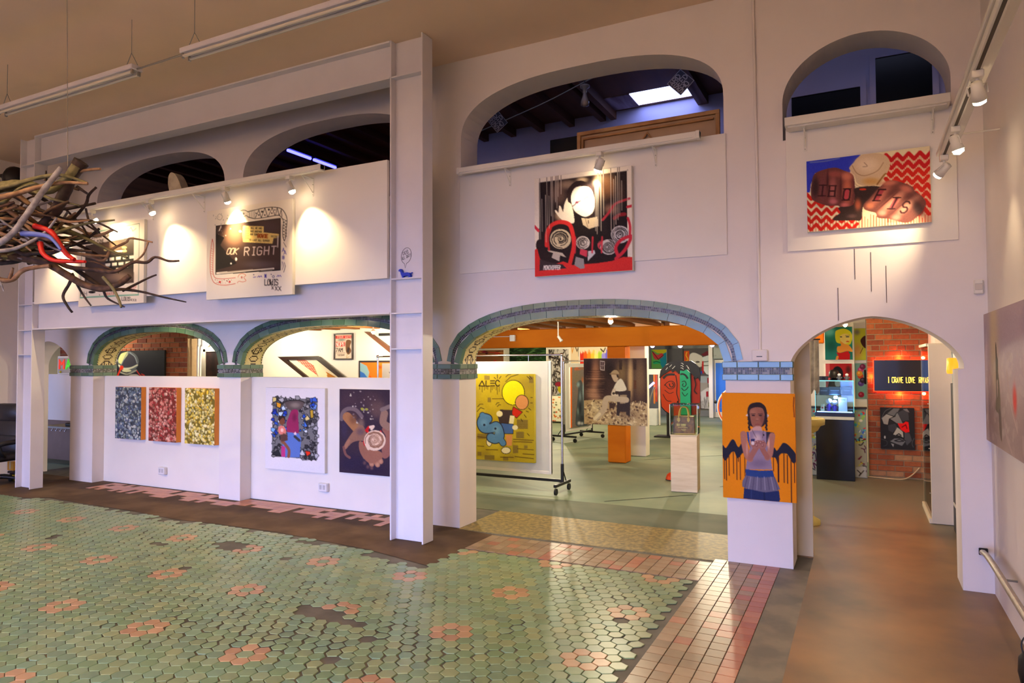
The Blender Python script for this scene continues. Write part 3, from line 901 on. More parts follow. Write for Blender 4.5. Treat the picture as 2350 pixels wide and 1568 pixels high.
struct(MB().box(-3.70, -3.60, W+T, 8.92, 2.56, 5.06).build('wall_loft_side', M_DARKWOOD) if False else MB().box(-16, -15.9, W+T, 9.6, 2.52, 5.06).build('wall_loft_side', M_DARKWOOD), 'dark end wall of the loft')

# ================================================================ FRONT ROOM FITTINGS
WARM = (1.0, 0.78, 0.46)
def spot(name, parent, loc, aim, power, color=WARM, size=60, blend=0.6, radius=0.03):
    d = bpy.data.lights.new(name, 'SPOT'); d.energy = power; d.color = color
    d.spot_size = math.radians(size); d.spot_blend = blend; d.shadow_soft_size = radius
    o = bpy.data.objects.new(name, d); COL.objects.link(o)
    o.parent = parent; o.location = loc
    o.rotation_euler = (Vector(aim)-Vector(loc)).to_track_quat('-Z', 'Y').to_euler()
    return o
def point(name, parent, loc, power, color=WARM, radius=0.05):
    d = bpy.data.lights.new(name, 'POINT'); d.energy = power; d.color = color; d.shadow_soft_size = radius
    o = bpy.data.objects.new(name, d); COL.objects.link(o); o.parent = parent; o.location = loc
    return o
M_FIX = mat('fixture_white', (232, 226, 214), 0.4, 0.02)
M_BULB = mat('lit_bulb', (255, 226, 180), 0.4, 0, emit=40.0)
M_CHROME = mat('chrome', (200, 200, 204), 0.18, 0.02, metal=1.0)
M_BLK = mat('black_metal', (26, 25, 26), 0.45, 0.05)
M_GREYMETAL = mat('grey_metal', (150, 146, 140), 0.45, 0.05, metal=0.6)

def lamp_head(label, top, aim, power, size=70, group='lit spot heads on the tracks', blend=0.7, name='spot_lamp', color=WARM, scale=1.0):
    """small gimbal spot hanging from a track: mount, stem, yoke, housing, glowing bulb and its light"""
    t = thing(name, label, 'lamp', top, 0, group)
    k = scale
    MB().rbox(-0.022*k, 0.022*k, -0.03*k, 0.03*k, -0.03*k, 0, 0.004*k).build('mount', M_FIX, t)
    piv = Vector((0, 0, -0.075*k))
    MB().cyl((0, 0, -0.03*k), tuple(piv), 0.007*k).build('stem', M_FIX, t)
    d = (Vector(aim)-Vector(top)-piv).normalized()
    X = d.cross(Vector((0, 0, 1))); X = X.normalized() if X.length > 1e-3 else Vector((1, 0, 0))
    Y = d.cross(X)
    fr = (X, Y, d)
    MB().tube([piv-X*0.034*k+d*0.02*k, piv-X*0.034*k-d*0.02*k, piv+X*0.034*k-d*0.02*k, piv+X*0.034*k+d*0.02*k], 0.004*k, 6).build('yoke', M_FIX, t)
    h = MB().lathe([(0.012*k, -0.035*k), (0.022*k, -0.03*k), (0.024*k, 0.0), (0.031*k, 0.045*k), (0.027*k, 0.045*k), (0.020*k, 0.005*k)], 16, piv, fr).build('housing', M_FIX, t)
    MB().lathe([(0.004*k, 0.020*k), (0.022*k, 0.026*k), (0.0262*k, 0.044*k), (0.024*k, 0.060*k), (0.003*k, 0.070*k)], 14, piv, fr).build('bulb', M_BULB, t)
    p0 = piv+d*0.085*k
    spot('lamp_light', t, tuple(p0), tuple(p0+d), power, color, size, blend, 0.02)
    return t
def bracket(label, x, y0, ztop, reach, drop=0.15, group='white shelf brackets'):
    """steel shelf bracket: wall plate, arm and diagonal stay"""
    t = thing('shelf_bracket', label, 'bracket', (x, y0, ztop), 0, group)
    MB().rbox(-0.011, 0.011, -0.005, 0, -drop, 0, 0.001).build('wall_plate', M_FIX, t)
    MB().rbox(-0.009, 0.009, -reach, 0, -0.006, 0, 0.001).build('arm', M_FIX, t)
    MB().tube([(0, -0.004, -drop*0.8), (0, -reach*0.8, -0.006)], 0.004, 6).build('stay', M_FIX, t)
    for z in (-drop*0.35, -drop*0.92):
        MB().cyl((0, -0.008, z), (0, -0.005, z), 0.004, n=8).build('screw', M_GREYMETAL, t)
    return t
def track(label, x0, x1, y, z, h=0.05, d=0.06):
    t = thing('light_track', label, 'light track', (x0, y, z))
    MB().rbox(0, x1-x0, 0, d, 0, h, 0.004).build('channel', M_FIX, t)
    MB().box(0.02, x1-x0-0.02, 0.012, d-0.012, -0.010, 0.001).build('rail', M_FIX, t)
    for xa in (0.0, x1-x0-0.03):
        MB().rbox(xa, xa+0.03, -0.003, d+0.003, -0.012, h+0.003, 0.003).build('end_cap', M_FIX, t)
    return t
# left bay
track('long white track in front of the two framed drawings', -9.1, -4.57, 4.95, 3.495)
for x, lb in ((-7.30, 'white bracket beside the left framed drawing'), (-6.44, 'white bracket at the left edge of the right framed drawing'), (-4.86, 'white bracket at the right end of the long track')):
    bracket(lb, x, 5.166, 3.49, 0.20, 0.18)
LEFT = [(-9.0, (-9.05, 5.165, 2.85), 'leftmost lit spot on the long track behind the branches'), (-8.17, (-7.75, 5.165, 3.05), 'second lit spot on the long track beside the branches'),
        (-7.105, (-6.78, 5.165, 2.75), 'third lit spot on the long track near a bracket'), (-5.892, (-5.90, 5.165, 3.05), 'fourth lit spot above the right framed drawing'),
        (-4.988, (-4.76, 5.165, 2.65), 'rightmost lit spot on the long track beside the column')]
for x, aim, lb in LEFT:
    lamp_head(lb, (x, 4.98, 3.485), aim, 95, 88, blend=1.0, scale=1.25, color=(1.0, 0.74, 0.38))
# bay over the wide arch
track('white track over the rose and man canvas', -3.515, -1.17, 5.70, 3.50)
for x, lb in ((-3.01, 'left bracket under the track of the wide arch'), (-1.58, 'right bracket under the track of the wide arch')):
    bracket(lb, x, W-0.016, 3.495, 0.15, 0.15)
lamp_head('single lit spot over the rose and man canvas', (-2.035, 5.70, 3.49), (-2.22, 5.84, 3.05), 32, 88, blend=1.0, scale=1.25)
# small arch shelf
t = thing('wall_shelf', 'white boxed shelf under the small loft arch', 'shelf', (-0.515, 5.70, 3.47))
MB().rbox(0, 1.10, 0, 0.165, 0.010, 0.075, 0.003).build('board', M_FIX, t)
MB().box(0.02, 1.08, 0.03, 0.15, 0, 0.010).build('underside_rail', M_FIX, t)
for x, lb in ((-0.38, 'left bracket under the boxed shelf of the small arch'), (0.484, 'right bracket under the boxed shelf of the small arch')):
    bracket(lb, x, W-0.016, 3.468, 0.12, 0.16)
# track along the right wall, running towards the viewer
t = thing('light_track', 'white track plank running along the right wall to the fists canvas', 'light track', (0.48, -2.5, 3.05))
MB().rbox(0, 0.105, 0, 8.1, 0.02, 0.045, 0.003).build('plank', M_FIX, t)
MB().rbox(0.012, 0.050, 0.05, 8.05, -0.02, 0.02, 0.003).build('channel', M_FIX, t)
MB().box(0.023, 0.039, 0.06, 8.04, -0.0215, -0.019).build('slot', mat('slot_dark', (70, 56, 40), 0.6), t)
for y in (5.2, 2.6, 0.2):
    MB().tube([(0.10, y+2.5, 0.045), (0.31, y+2.5, 0.045)], 0.006, 6).build('wall_arm', M_FIX, t)
RT = [(5.44, (0.10, 5.85, 2.55), 34, 'farthest lit spot on the right track aimed at the fists canvas'), (4.80, (0.78, 4.95, 1.9), 10, 'middle lit spot on the right track'), (3.92, (0.78, 4.75, 1.9), 10, 'nearest lit spot on the right track')]
for y, aim, pw, lb in RT:
    lamp_head(lb, (0.511, y, 3.03), aim, pw, 70, blend=0.9, scale=1.15)
for i, (y, aim) in enumerate(((2.4, (0.78, 2.5, 1.2)), (1.2, (-0.6, 2.2, 0.0)), (-0.6, (-2.4, 1.6, 0.0)))):  # spots added out of view on the right track as warm fill
    lamp_head(['added fill spot on the right track beside the viewer', 'added fill spot on the right track behind the viewer', 'last added fill spot on the right track behind the viewer'][i], (0.511, y, 3.03), aim, 60, 90, scale=1.35)

# hidden behind the mid beam: two spots washing the low partitions
for x, ax, pw, lb in ((-7.72, -8.0, 15, 'small spot behind the mid beam lighting the flower panels'), (-5.05, -5.4, 9, 'small spot behind the mid beam lighting the rose in hands picture')):
    lamp_head(lb, (x, 5.40, 2.27), (ax, 6.04, 0.9), pw, 150, name='beam_spot', blend=0.4, color=(1.0, 0.76, 0.34))

# added ceiling track with warm fill spots over the floor, unseen behind the viewer
t = thing('light_track', 'added white ceiling track for fill spots, unseen behind the viewer', 'light track', (-10.0, 0.6, 4.62))
MB().rbox(0, 10.0, 0, 0.04, 0, 0.06, 0.003).build('channel', M_FIX, t)
CT = [(-9.3, (-8.6, 4.2, 0), 210), (-7.4, (-7.2, 3.8, 0), 150), (-5.4, (-5.6, 3.6, 0), 150), (-3.4, (-4.2, 3.9, 0), 130), (-1.6, (-2.2, 4.6, 0), 70), (-0.6, (0.0, 5.6, 0), 70)]
CTL = ['leftmost', 'second', 'third', 'fourth', 'fifth', 'rightmost']
for i, (x, aim, pw) in enumerate(CT):
    lamp_head(CTL[i]+' added fill spot on the ceiling track behind the viewer', (x, 0.62, 4.62), aim, pw, 70, group='added ceiling fill spots', scale=1.3, color=(1.0, 0.74, 0.32))
# added washers on the same track, for warm bounce off the wall behind
for i, x in enumerate((-8.4, -6.2, -3.9, -1.2)):
    lamp_head(['leftmost', 'second', 'third', 'rightmost'][i]+' added wall washer on the ceiling track for warm bounce off the shop front', (x, 0.62, 4.62), (x, -3.5, 4.1), 980, 110, group='added bounce washers', scale=1.3, color=(1.0, 0.68, 0.42))

# ---- fluorescent battens hung from the ceiling (switched off)
M_TUBE = mat('off_tube', (214, 206, 190), 0.15, 0.02)
def batten(label, x0, x1, hang):
    t = thing('fluorescent_batten', label, 'lamp', (x0, 3.82, 4.20), 0, 'hanging fluorescent battens')
    L = x1-x0
    MB().rbox(0, L, -0.055, 0.055, 0.03, 0.075, 0.006).build('body', mat('batten_white', (214, 208, 214), 0.35, 0.02), t)
    for y in (-0.032, 0.032):
        tb = MB().cyl((0.03, y, 0.008), (L-0.03, y, 0.008), 0.013, n=12).build('tube', M_TUBE, t)
        for x in (0.012, L-0.03):
            MB().rbox(x, x+0.018, y-0.012, y+0.012, -0.012, 0.032, 0.003).build('tube_holder', M_GREYMETAL, tb)
    for x in hang:
        MB().tube([(x-0.085, 0, 0.075), (x, 0, 0.20), (x+0.085, 0, 0.075)], 0.0035, 6).build('hanger', M_GREYMETAL, t)
        MB().tube([(x, 0, 0.20), (x, 0, 0.50)], 0.003, 6).build('wire', M_GREYMETAL, t)
    return t
batten('left hanging fluorescent batten above the branches', -7.80, -5.64, (0.10, 2.08))
batten('right hanging fluorescent batten near the top of the room', -5.02, -2.75, (0.12, 2.10))
tag(MB().tube([(-5.64, 3.82, 4.24), (-5.02, 3.82, 4.245)], 0.008, 8).build('conduit_link', M_GREYMETAL), 'thin grey conduit joining the two fluorescent battens', 'conduit')

# ---- small wall fittings
t = thing('junction_box', 'white junction box with its conduit above the right tiled pillar', 'electrical box', (-0.745, W, 1.645))
MB().rbox(-0.060, 0.060, -0.045, 0, 0, 0.092, 0.006).build('box', M_WALL, t)
MB().box(-0.022, 0.022, -0.048, -0.045, 0.034, 0.040).build('slot', M_BLK, t)
MB().tube([(0, -0.012, 0.09), (0.0, -0.012, 1.4), (-0.012, -0.012, 3.05)], 0.011, 8).build('conduit', M_WALL, t)
t = thing('motion_sensor', 'small white motion sensor in the right corner', 'sensor', (0.742, W, 2.115))
MB().rbox(-0.03, 0.03, -0.03, 0, 0, 0.105, 0.008).build('case', M_FIX, t)
MB().rbox(-0.022, 0.022, -0.034, -0.029, 0.03, 0.075, 0.002).build('lens', mat('sensor_lens', (206, 196, 186), 0.3), t)
for x, lb in ((-8.27, 'white socket box under the red flower panel'), (-5.49, 'white socket box under the woman with basin board')):
    t = thing('socket_box', lb, 'socket', (x, 6.045, 0.185), 0, 'socket boxes on the low partitions')
    MB().rbox(-0.062, 0.062, -0.05, 0, 0, 0.095, 0.006).build('box', mat('socket_white', (226, 222, 222), 0.4), t)
    for dx in (-0.025, 0.025):
        MB().rbox(dx-0.016, dx+0.016, -0.053, -0.05, 0.025, 0.075, 0.001).build('outlet', mat('outlet_grey', (190, 186, 188), 0.4), t)
t = thing('loudspeaker', 'black round loudspeaker high on the left wall', 'speaker', (-11.4, 5.60, 4.36))
MB().cyl((0, 0, 0.1), (0.08, 0, 0.1), 0.03).build('arm', M_BLK, t)
MB().lathe([(0.03, 0), (0.13, 0.04), (0.17, 0.16), (0.15, 0.22), (0.02, 0.25)], 18, (0.22, 0, 0.02), (Vector((0, 1, 0)), Vector((0, 0, 1)), Vector((1, 0, 0)))).build('body', M_BLK, t)
# dark scratches running down above the small arch
t = thing('wall_crack', 'four dark thin scratches above the small arch doorway', 'crack')
for x, za, zb in ((-0.045, 2.505, 2.27), (0.065, 2.47, 2.17), (0.165, 2.36, 2.08), (-0.165, 2.21, 1.955)):
    MB().box(x-0.0016, x+0.0022, W-0.0035, W-0.0005, zb, za).build('scratch', mat('scratch_dark', (70, 54, 44), 0.8), t)

# handrail low on the right wall
t = thing('handrail', 'bare steel pipe handrail low along the right wall', 'handrail')
pth = catmull([(0.735, 5.875, 0.285), (0.715, 5.78, 0.305), (0.70, 5.60, 0.345), (0.70, 5.30, 0.366), (0.70, 4.3, 0.362), (0.70, 2.0, 0.36)], 6)
MB().tube(pth, 0.019, 10).build('pipe', mat('worn_steel', (170, 158, 146), 0.4, 0.15, 20, metal=0.5), t)
MB().rbox(0.705, 0.76, 5.868, 5.884, 0.265, 0.315, 0.004).build('end_plate', M_BLK, t)
for y in (5.05, 3.2):
    MB().tube([(0.70, y, 0.345), (0.72, y, 0.325), (0.796, y, 0.325)], 0.007, 6).build('wall_bracket', M_GREYMETAL, t)
# black bag in the lower right corner
t = thing('black_bag', 'small black bag with a wire handle by the right wall', 'bag', (0.728, 4.33, 0))
MB().lathe([(0.02, 0), (0.045, 0.005), (0.056, 0.06), (0.052, 0.13), (0.03, 0.165), (0.01, 0.168)], 16).build('body', M_BLK, t)
MB().tube(catmull([(-0.03, 0.0, 0.15), (-0.035, 0.01, 0.20), (-0.01, 0.02, 0.235), (0.03, 0.01, 0.20), (0.035, 0, 0.15)], 5), 0.004, 6).build('handle', M_BLK, t)

# ---- blue dachshund on the main column's plate and the speech bubble drawn above it
t = thing('dog_figurine', 'small blue dachshund figurine on the column plate', 'figurine', (-3.80, 5.255, 2.437), 0)
M_DOG = mat('blue_plastic', (24, 58, 196), 0.35, 0.04)
body = [(-0.072, 0.075), (-0.060, 0.086), (-0.045, 0.088), (-0.036, 0.076), (-0.030, 0.056), (0.0, 0.050), (0.030, 0.052), (0.052, 0.046), (0.060, 0.030), (0.064, 0.012), (0.056, 0.0), (0.046, 0.0), (0.044, 0.018), (0.020, 0.020), (-0.012, 0.018), (-0.016, 0.0), (-0.028, 0.0), (-0.034, 0.020), (-0.044, 0.038), (-0.050, 0.062), (-0.058, 0.064), (-0.068, 0.066)]
MB().prism(body, -0.016, 0.016).build('body', M_DOG, t)
MB().prism([(-0.052, 0.086), (-0.042, 0.086), (-0.038, 0.066), (-0.045, 0.056), (-0.052, 0.066)], -0.021, -0.015).build('ear', M_DOG, t)
MB().tube(catmull([(0.058, 0, 0.038), (0.070, 0, 0.046), (0.082, 0, 0.046)], 4), [0.005]*8+[0.002], 6).build('tail', M_DOG, t)
MB().rbox(-0.008, 0.036, -0.012, 0.012, 0.0, 0.010, 0.002).build('stand', mat('stand_grey', (150, 160, 180), 0.5), t)
M_INK = mat('black_ink', (28, 24, 24), 0.6, 0)
mb = MB()
ring = [(0.060*math.cos(a)*0.95-0.018*math.sin(a)*0.6, 0.070*math.sin(a)+0.024*math.cos(a)) for a in [2*PI*k/30+4.35 for k in range(30)]]
mb.strip(ring[1:], 0.0035, -0.0012, 0)
mb.strip([ring[1], (-0.012, -0.118), ring[-1]], 0.0035, -0.0012, 0)
for pl in text_lines('DD$', -0.036, 0.006, 0.030, 0.55, 0.22, 0.1, 0.25)+text_lines('ALL DAY!', -0.046, -0.040, 0.030, 0.34, 0.12, 0.05, 0.30):
    mb.strip(pl, 0.0032, -0.0012, 0)
b = mb.build('speech_bubble_drawing', M_INK, col_main, (0.135, 0.0755, 2.652)); b['label'] = 'hand drawn speech bubble lettered DD$ ALL DAY!'; b['kind'] = 'stuff'

# ---- black office chair by the far column
t = thing('office_chair', 'black leather office chair beside the far steel column', 'chair', (-10.62, 5.18, 0), math.radians(12))
M_LEATH = mat('black_leather', (38, 37, 40), 0.42, 0.12, 12, bump=0.15, bscale=90)
def pad(pts, y0, y1, b=0.02):
    """padded slab: outline in x,z with a softened rim"""
    mb = MB(); c = (sum(p[0] for p in pts)/len(pts), sum(p[1] for p in pts)/len(pts))
    ins = [(p[0]+(c[0]-p[0])*0.10, p[1]+(c[1]-p[1])*0.10) for p in pts]
    n = len(pts); vs = []
    for pp, y in ((ins, y0), (pts, y0+b), (pts, y1-b), (ins, y1)): vs += [(x, y, z) for x, z in pp]
    fs = [tuple(range(n)), tuple(reversed(range(3*n, 4*n)))]
    for r in range(3): fs += [(r*n+i, r*n+(i+1) % n, (r+1)*n+(i+1) % n, (r+1)*n+i) for i in range(n)]
    return mb.add(vs, fs, True)
def rr(x0, x1, z0, z1, r, n=5):
    out = []
    for cx_, cz_, a0 in ((x1-r, z1-r, 0), (x0+r, z1-r, PI/2), (x0+r, z0+r, PI), (x1-r, z0+r, 1.5*PI)):
        out += [(cx_+r*math.cos(a0+PI/2*k/n), cz_+r*math.sin(a0+PI/2*k/n)) for k in range(n+1)]
    return out
pad(rr(-0.25, 0.25, 0.86, 1.10, 0.09), 0.17, 0.29, 0.03).build('headrest', M_LEATH, t)
pad(rr(-0.25, 0.25, 0.40, 0.88, 0.06), 0.19, 0.30, 0.03).build('backrest', M_LEATH, t)
pad(rr(-0.22, 0.22, 0.42, 0.66, 0.05), 0.16, 0.22, 0.02).build('lumbar_cushion', M_LEATH, t)
mb = pad(rr(-0.27, 0.27, -0.26, 0.26, 0.08), 0, 0.11, 0.03)
mb.v = [(x, z, 0.33+y) for x, y, z in mb.v]
mb.build('seat', M_LEATH, t)
for sx in (-1, 1):
    arm = MB().tube(catmull([(sx*0.26, 0.22, 0.66), (sx*0.31, 0.10, 0.60), (sx*0.31, -0.10, 0.585), (sx*0.30, -0.20, 0.56)], 5), 0.034, 8).build('armrest', M_LEATH, t)
    MB().tube(catmull([(sx*0.30, -0.17, 0.56), (sx*0.31, -0.14, 0.46), (sx*0.26, -0.05, 0.39)], 5), 0.020, 8).build('arm_support', M_BLK, arm)
MB().cyl((0, 0, 0.10), (0, 0, 0.34), 0.028).build('gas_lift', M_GREYMETAL, t)
for k in range(5):
    a = 2*PI*k/5+0.5; e = (0.30*math.cos(a), 0.30*math.sin(a))
    leg = MB().tube([(0, 0, 0.115), (e[0]*0.6, e[1]*0.6, 0.10), (e[0], e[1], 0.075)], [0.03, 0.025, 0.018], 8).build('leg', M_BLK, t)
    MB().cyl((e[0]-0.02*math.sin(a), e[1]+0.02*math.cos(a), 0.028), (e[0]+0.02*math.sin(a), e[1]-0.02*math.cos(a), 0.028), 0.028, n=12).build('castor', M_BLK, leg)
# crates and bits behind the chair
t = thing('yellow_crate', 'low yellow crate on the floor behind the office chair', 'crate', (-10.72, 5.62, 0))
MB().rbox(-0.14, 0.14, -0.10, 0.10, 0, 0.075, 0.006).build('body', mat('yellow_plastic', (206, 178, 34), 0.5), t)
MB().rbox(-0.20, 0.25, -0.12, 0.12, 0.095, 0.125, 0.004).build('lid_board', mat('dark_board', (56, 36, 26), 0.7), t)
for dx in (-0.17, 0.22):
    MB().box(dx-0.012, dx+0.012, -0.1, 0.1, 0, 0.095).build('foot', mat('dark_board', (56, 36, 26), 0.7), t)
t = thing('orange_box', 'small orange box on the board behind the office chair', 'box', (-10.93, 5.62, 0.125))
MB().rbox(-0.075, 0.075, -0.08, 0.08, 0, 0.125, 0.005).build('carton', mat('orange_card', (206, 138, 40), 0.7), t)
MB().box(-0.02, 0.02, -0.082, 0.082, 0.02, 0.127).build('tape', mat('tape_tan', (190, 160, 110), 0.4), t)
t = thing('glove_pile', 'crumpled yellow work gloves on the board behind the office chair', 'glove', (-10.62, 5.62, 0.137))
for i, (dx, dz, r) in enumerate(((-0.05, 0.04, 0.045), (0.03, 0.05, 0.05), (0.0, 0.03, 0.05), (0.075, 0.03, 0.035))):
    MB().ball((dx, (i % 2)*0.03, dz), r, r*0.8, r*0.8, 10, 7).build('finger_bunch', mat_two('glove_yellow', (120, 118, 30), (212, 204, 90), 30, rough=0.8), t)

# ---- branch sculpture hanging from a wire
t = thing('branch_sculpture', 'hanging nest of tangled painted branches at the left edge', 'sculpture', (-5.2, 2.96, 0), math.radians(27))
MB().tube([(0.03, 0, 3.10), (0.0, 0, CEIL-0.001)], 0.0022, 6).build('wire', M_GREYMETAL, t)
BM = {'brown': mat_two('branch_brown', (62, 42, 34), (98, 70, 54), 18, rough=0.8, bump=0.3), 'dark': mat_two('branch_dark', (40, 28, 26), (66, 48, 44), 18, rough=0.8, bump=0.3),
      'grey': mat_two('branch_grey', (122, 116, 124), (164, 158, 166), 14, rough=0.8, bump=0.2), 'olive': mat_two('branch_olive', (92, 88, 62), (130, 122, 88), 14, rough=0.8, bump=0.3),
      'tan': mat_two('branch_tan', (130, 96, 72), (172, 136, 106), 14, rough=0.8, bump=0.3), 'red': mat('branch_red_paint', (196, 30, 24), 0.5, 0.08), 'blue': mat('branch_blue_paint', (96, 112, 196), 0.5, 0.08)}
# main limbs: x to the right, z up (metres about the hanging point), thickness, colour, depth
LIMBS = [
 ([(-0.62, -0.02), (-0.40, 0.02), (-0.25, 0.03), (-0.08, -0.02), (0.05, 0.06), (0.12, 0.16)], .035, .030, 'olive', -.05),
 ([(0.14, 0.20), (0.06, 0.08), (-0.02, -0.12), (-0.10, -0.24), (-0.26, -0.34)], .050, .030, 'dark', -.02),
 ([(0.12, 0.10), (0.0, -0.08), (-0.10, -0.24), (-0.24, -0.40), (-0.48, -0.50), (-0.66, -0.56)], .020, .024, 'grey', -.22),
 ([(-0.60, -0.22), (-0.30, -0.24), (-0.05, -0.22), (0.10, -0.10), (0.13, -0.02), (0.19, 0.035)], .014, .009, 'dark', .10),
 ([(-0.45, -0.48), (-0.15, -0.53), (0.02, -0.62), (0.15, -0.70), (0.30, -0.73), (0.42, -0.70), (0.50, -0.64)], .032, .020, 'brown', .0),
 ([(-0.55, -0.40), (-0.20, -0.46), (0.0, -0.56), (0.18, -0.58), (0.36, -0.60), (0.48, -0.53), (0.58, -0.53), (0.64, -0.49), (0.74, -0.52), (0.82, -0.52)], .020, .007, 'brown', .06),
 ([(0.0, -0.56), (0.14, -0.66), (0.24, -0.72), (0.36, -0.72), (0.50, -0.74), (0.66, -0.78), (0.84, -0.82)], .018, .005, 'dark', .14),
 ([(-0.2, -0.40), (0.06, -0.46), (0.20, -0.50), (0.26, -0.42), (0.36, -0.36), (0.40, -0.33), (0.56, -0.36)], .014, .006, 'tan', .18),
 ([(0.36, -0.66), (0.44, -0.74), (0.48, -0.82), (0.51, -0.88)], .012, .008, 'olive', -.12),
 ([(0.56, -0.37), (0.52, -0.46), (0.46, -0.52)], .008, .006, 'tan', .12),
 ([(-0.50, -0.54), (-0.42, -0.66), (-0.32, -0.67), (-0.22, -0.60), (-0.05, -0.57)], .020, .014, 'tan', -.08),
 ([(-0.42, -0.67), (-0.45, -0.58)], .016, .008, 'tan', -.08), ([(-0.33, -0.66), (-0.29, -0.59)], .014, .008, 'tan', -.08),
 ([(-0.47, -0.62), (-0.36, -0.68), (-0.33, -0.76)], .007, .005, 'grey', -.14),
 ([(-0.10, -0.30), (0.02, -0.34), (0.08, -0.42), (0.13, -0.50), (0.20, -0.545)], .022, .014, 'red', -.16),
 ([(-0.06, -0.42), (-0.02, -0.50), (0.06, -0.55), (0.20, -0.555), (0.28, -0.56)], .020, .010, 'red', -.17),
 ([(-0.16, -0.36), (-0.02, -0.37), (0.06, -0.40), (0.13, -0.48)], .022, .008, 'blue', -.20),
 ([(-0.68, -0.60), (-0.56, -0.54), (-0.50, -0.60), (-0.49, -0.68)], .014, .008, 'blue', -.20),
 ([(0.05, -0.62), (0.03, -0.69), (-0.02, -0.78), (0.02, -0.86), (0.04, -0.90)], .012, .008, 'dark', .04),
 ([(0.04, -0.61), (0.06, -0.69), (0.12, -0.78), (0.18, -0.85)], .010, .006, 'dark', .06),
 ([(0.26, -0.74), (0.30, -0.80), (0.42, -0.86)], .010, .005, 'dark', .08),
 ([(0.10, 0.12), (0.20, 0.145), (0.29, 0.14)], .012, .009, 'tan', -.02),
 ([(-0.10, -0.10), (0.04, -0.24), (0.10, -0.34)], .009, .006, 'dark', .16), ([(-0.36, 0.03), (-0.10, 0.06), (0.06, 0.02)], .014, .010, 'brown', .10),
 ([(-0.12, 0.06), (-0.105, 0.13)], .014, .004, 'dark', -.02), ([(0.10, 0.02), (0.17, -0.03)], .012, .008, 'dark', .0),
 ([(0.34, -0.73), (0.52, -0.64), (0.60, -0.61)], .010, .006, 'dark', .16), ([(0.20, -0.30), (0.14, -0.22), (0.11, -0.12)], .009, .008, 'dark', .10)]
br = random.Random(11)
def branch(pts, r0, r1, colour, dep, sway=0.05):
    q = catmull([(x, dep+br.uniform(-sway, sway), 2.93+z) for x, z in pts], 5)
    n = len(q)
    MB().tube(q, [(r0+(r1-r0)*i/(n-1))*br.uniform(0.92, 1.10) for i in range(n)], 7).build('branch', BM[colour], t)
for pts, r0, r1, cl, dep in LIMBS: branch(pts, r0, r1, cl, dep, 0.02)
for k in range(74):
    x0 = br.uniform(-1.05, -0.30); z0 = br.uniform(-0.52, 0.02)
    L = br.uniform(0.35, 0.8); up = br.uniform(-0.28, 0.18)-(z0+0.24)*0.5
    pts = [(x0+L*s_, z0+up*s_+0.05*math.sin(s_*5+k)+br.uniform(-.02, .02)) for s_ in (0, .25, .5, .75, 1)]
    branch(pts, br.uniform(.010, .026), br.uniform(.004, .011), br.choice(['brown', 'dark', 'dark', 'olive', 'tan', 'tan', 'grey', 'brown']), br.uniform(-.25, .28))

# ================================================================ PICTURES IN THE FRONT ROOM
BLK = (26, 22, 24)
def rose(a, x, y, r, pale, dark, n=5, seed=1):
    """painted rose: a pale head with dark spiral petal edges"""
    g = random.Random(seed)
    a.ell(x, y, r, r*0.96, pale)
    for k in range(n):
        rr_ = r*(0.92-0.8*k/n); a0 = g.uniform(0, 6)
        a.line([(x+rr_*math.cos(a0+t*4.6/8)*(1-0.02*t), y+rr_*0.95*math.sin(a0+t*4.6/8)*(1-0.02*t)) for t in range(9)], r*0.07, dark)
    a.ell(x, y, r*0.10, r*0.10, dark)
    return a

# --- canvas with a man, drips and roses over the wide arch
a = Art([(128, 215), (1368, 62), (1360, 1415), (108, 1490)], 150, 156, (240, 230, 214))
a.poly([(190, 268), (1305, 135), (1300, 1375), (168, 1410)], (34, 26, 30))
for x, y, rx, ry, c in ((430, 420, 120, 150, (112, 90, 80)), (560, 300, 150, 70, (150, 130, 112)), (1060, 330, 130, 190, (146, 102, 66)), (1100, 620, 90, 80, (150, 110, 92)), (940, 250, 70, 90, (214, 190, 156)), (460, 700, 90, 80, (190, 160, 130)), (1230, 420, 60, 150, (60, 42, 38)), (740, 240, 80, 40, (230, 206, 166))): a.soft(x, y, rx, ry, c, 0.95)
a.poly([(545, 420), (570, 340), (640, 270), (720, 250), (800, 280), (860, 330), (890, 420), (880, 700), (740, 730), (620, 640), (560, 560)], (46, 34, 36), sm=True)
a.poly([(615, 640), (720, 700), (930, 860), (980, 960), (880, 1050), (600, 960), (570, 860), (610, 780)], (30, 24, 26), sm=True)
a.poly([(592, 470), (640, 350), (740, 322), (840, 350), (888, 470), (890, 590), (860, 670), (780, 716), (700, 690), (625, 620)], (252, 246, 232), sm=True)
a.poly([(385, 640), (400, 625), (430, 660), (440, 575), (462, 580), (490, 650), (505, 560), (545, 470), (556, 520), (600, 560), (626, 700), (626, 790), (560, 800), (500, 770), (440, 720)], (250, 240, 218), sm=True)
a.line([(610, 580), (640, 560), (665, 530), (710, 512)], 12, (90, 60, 80)); a.line([(760, 490), (790, 465), (830, 462)], 10, (120, 90, 80)); a.ell(668, 530, 22, 14, (130, 60, 90)); a.line([(650, 660), (700, 640)], 6, (200, 180, 160))
a.poly([(805, 740), (930, 715), (930, 838), (815, 874), (740, 820), (720, 730)], (214, 196, 164)); a.line([(808, 765), (810, 800)], 10, (80, 60, 50)); a.line([(770, 740), (800, 850)], 6, (130, 104, 84))
for y0, wd in ((930, 1), (1000, 1)):
    pass
a.poly([(135, 1060), (190, 1010), (280, 1180), (440, 1300), (430, 1350), (300, 1300), (170, 1250)], (38, 28, 32), sm=True)
RED = (214, 50, 48)
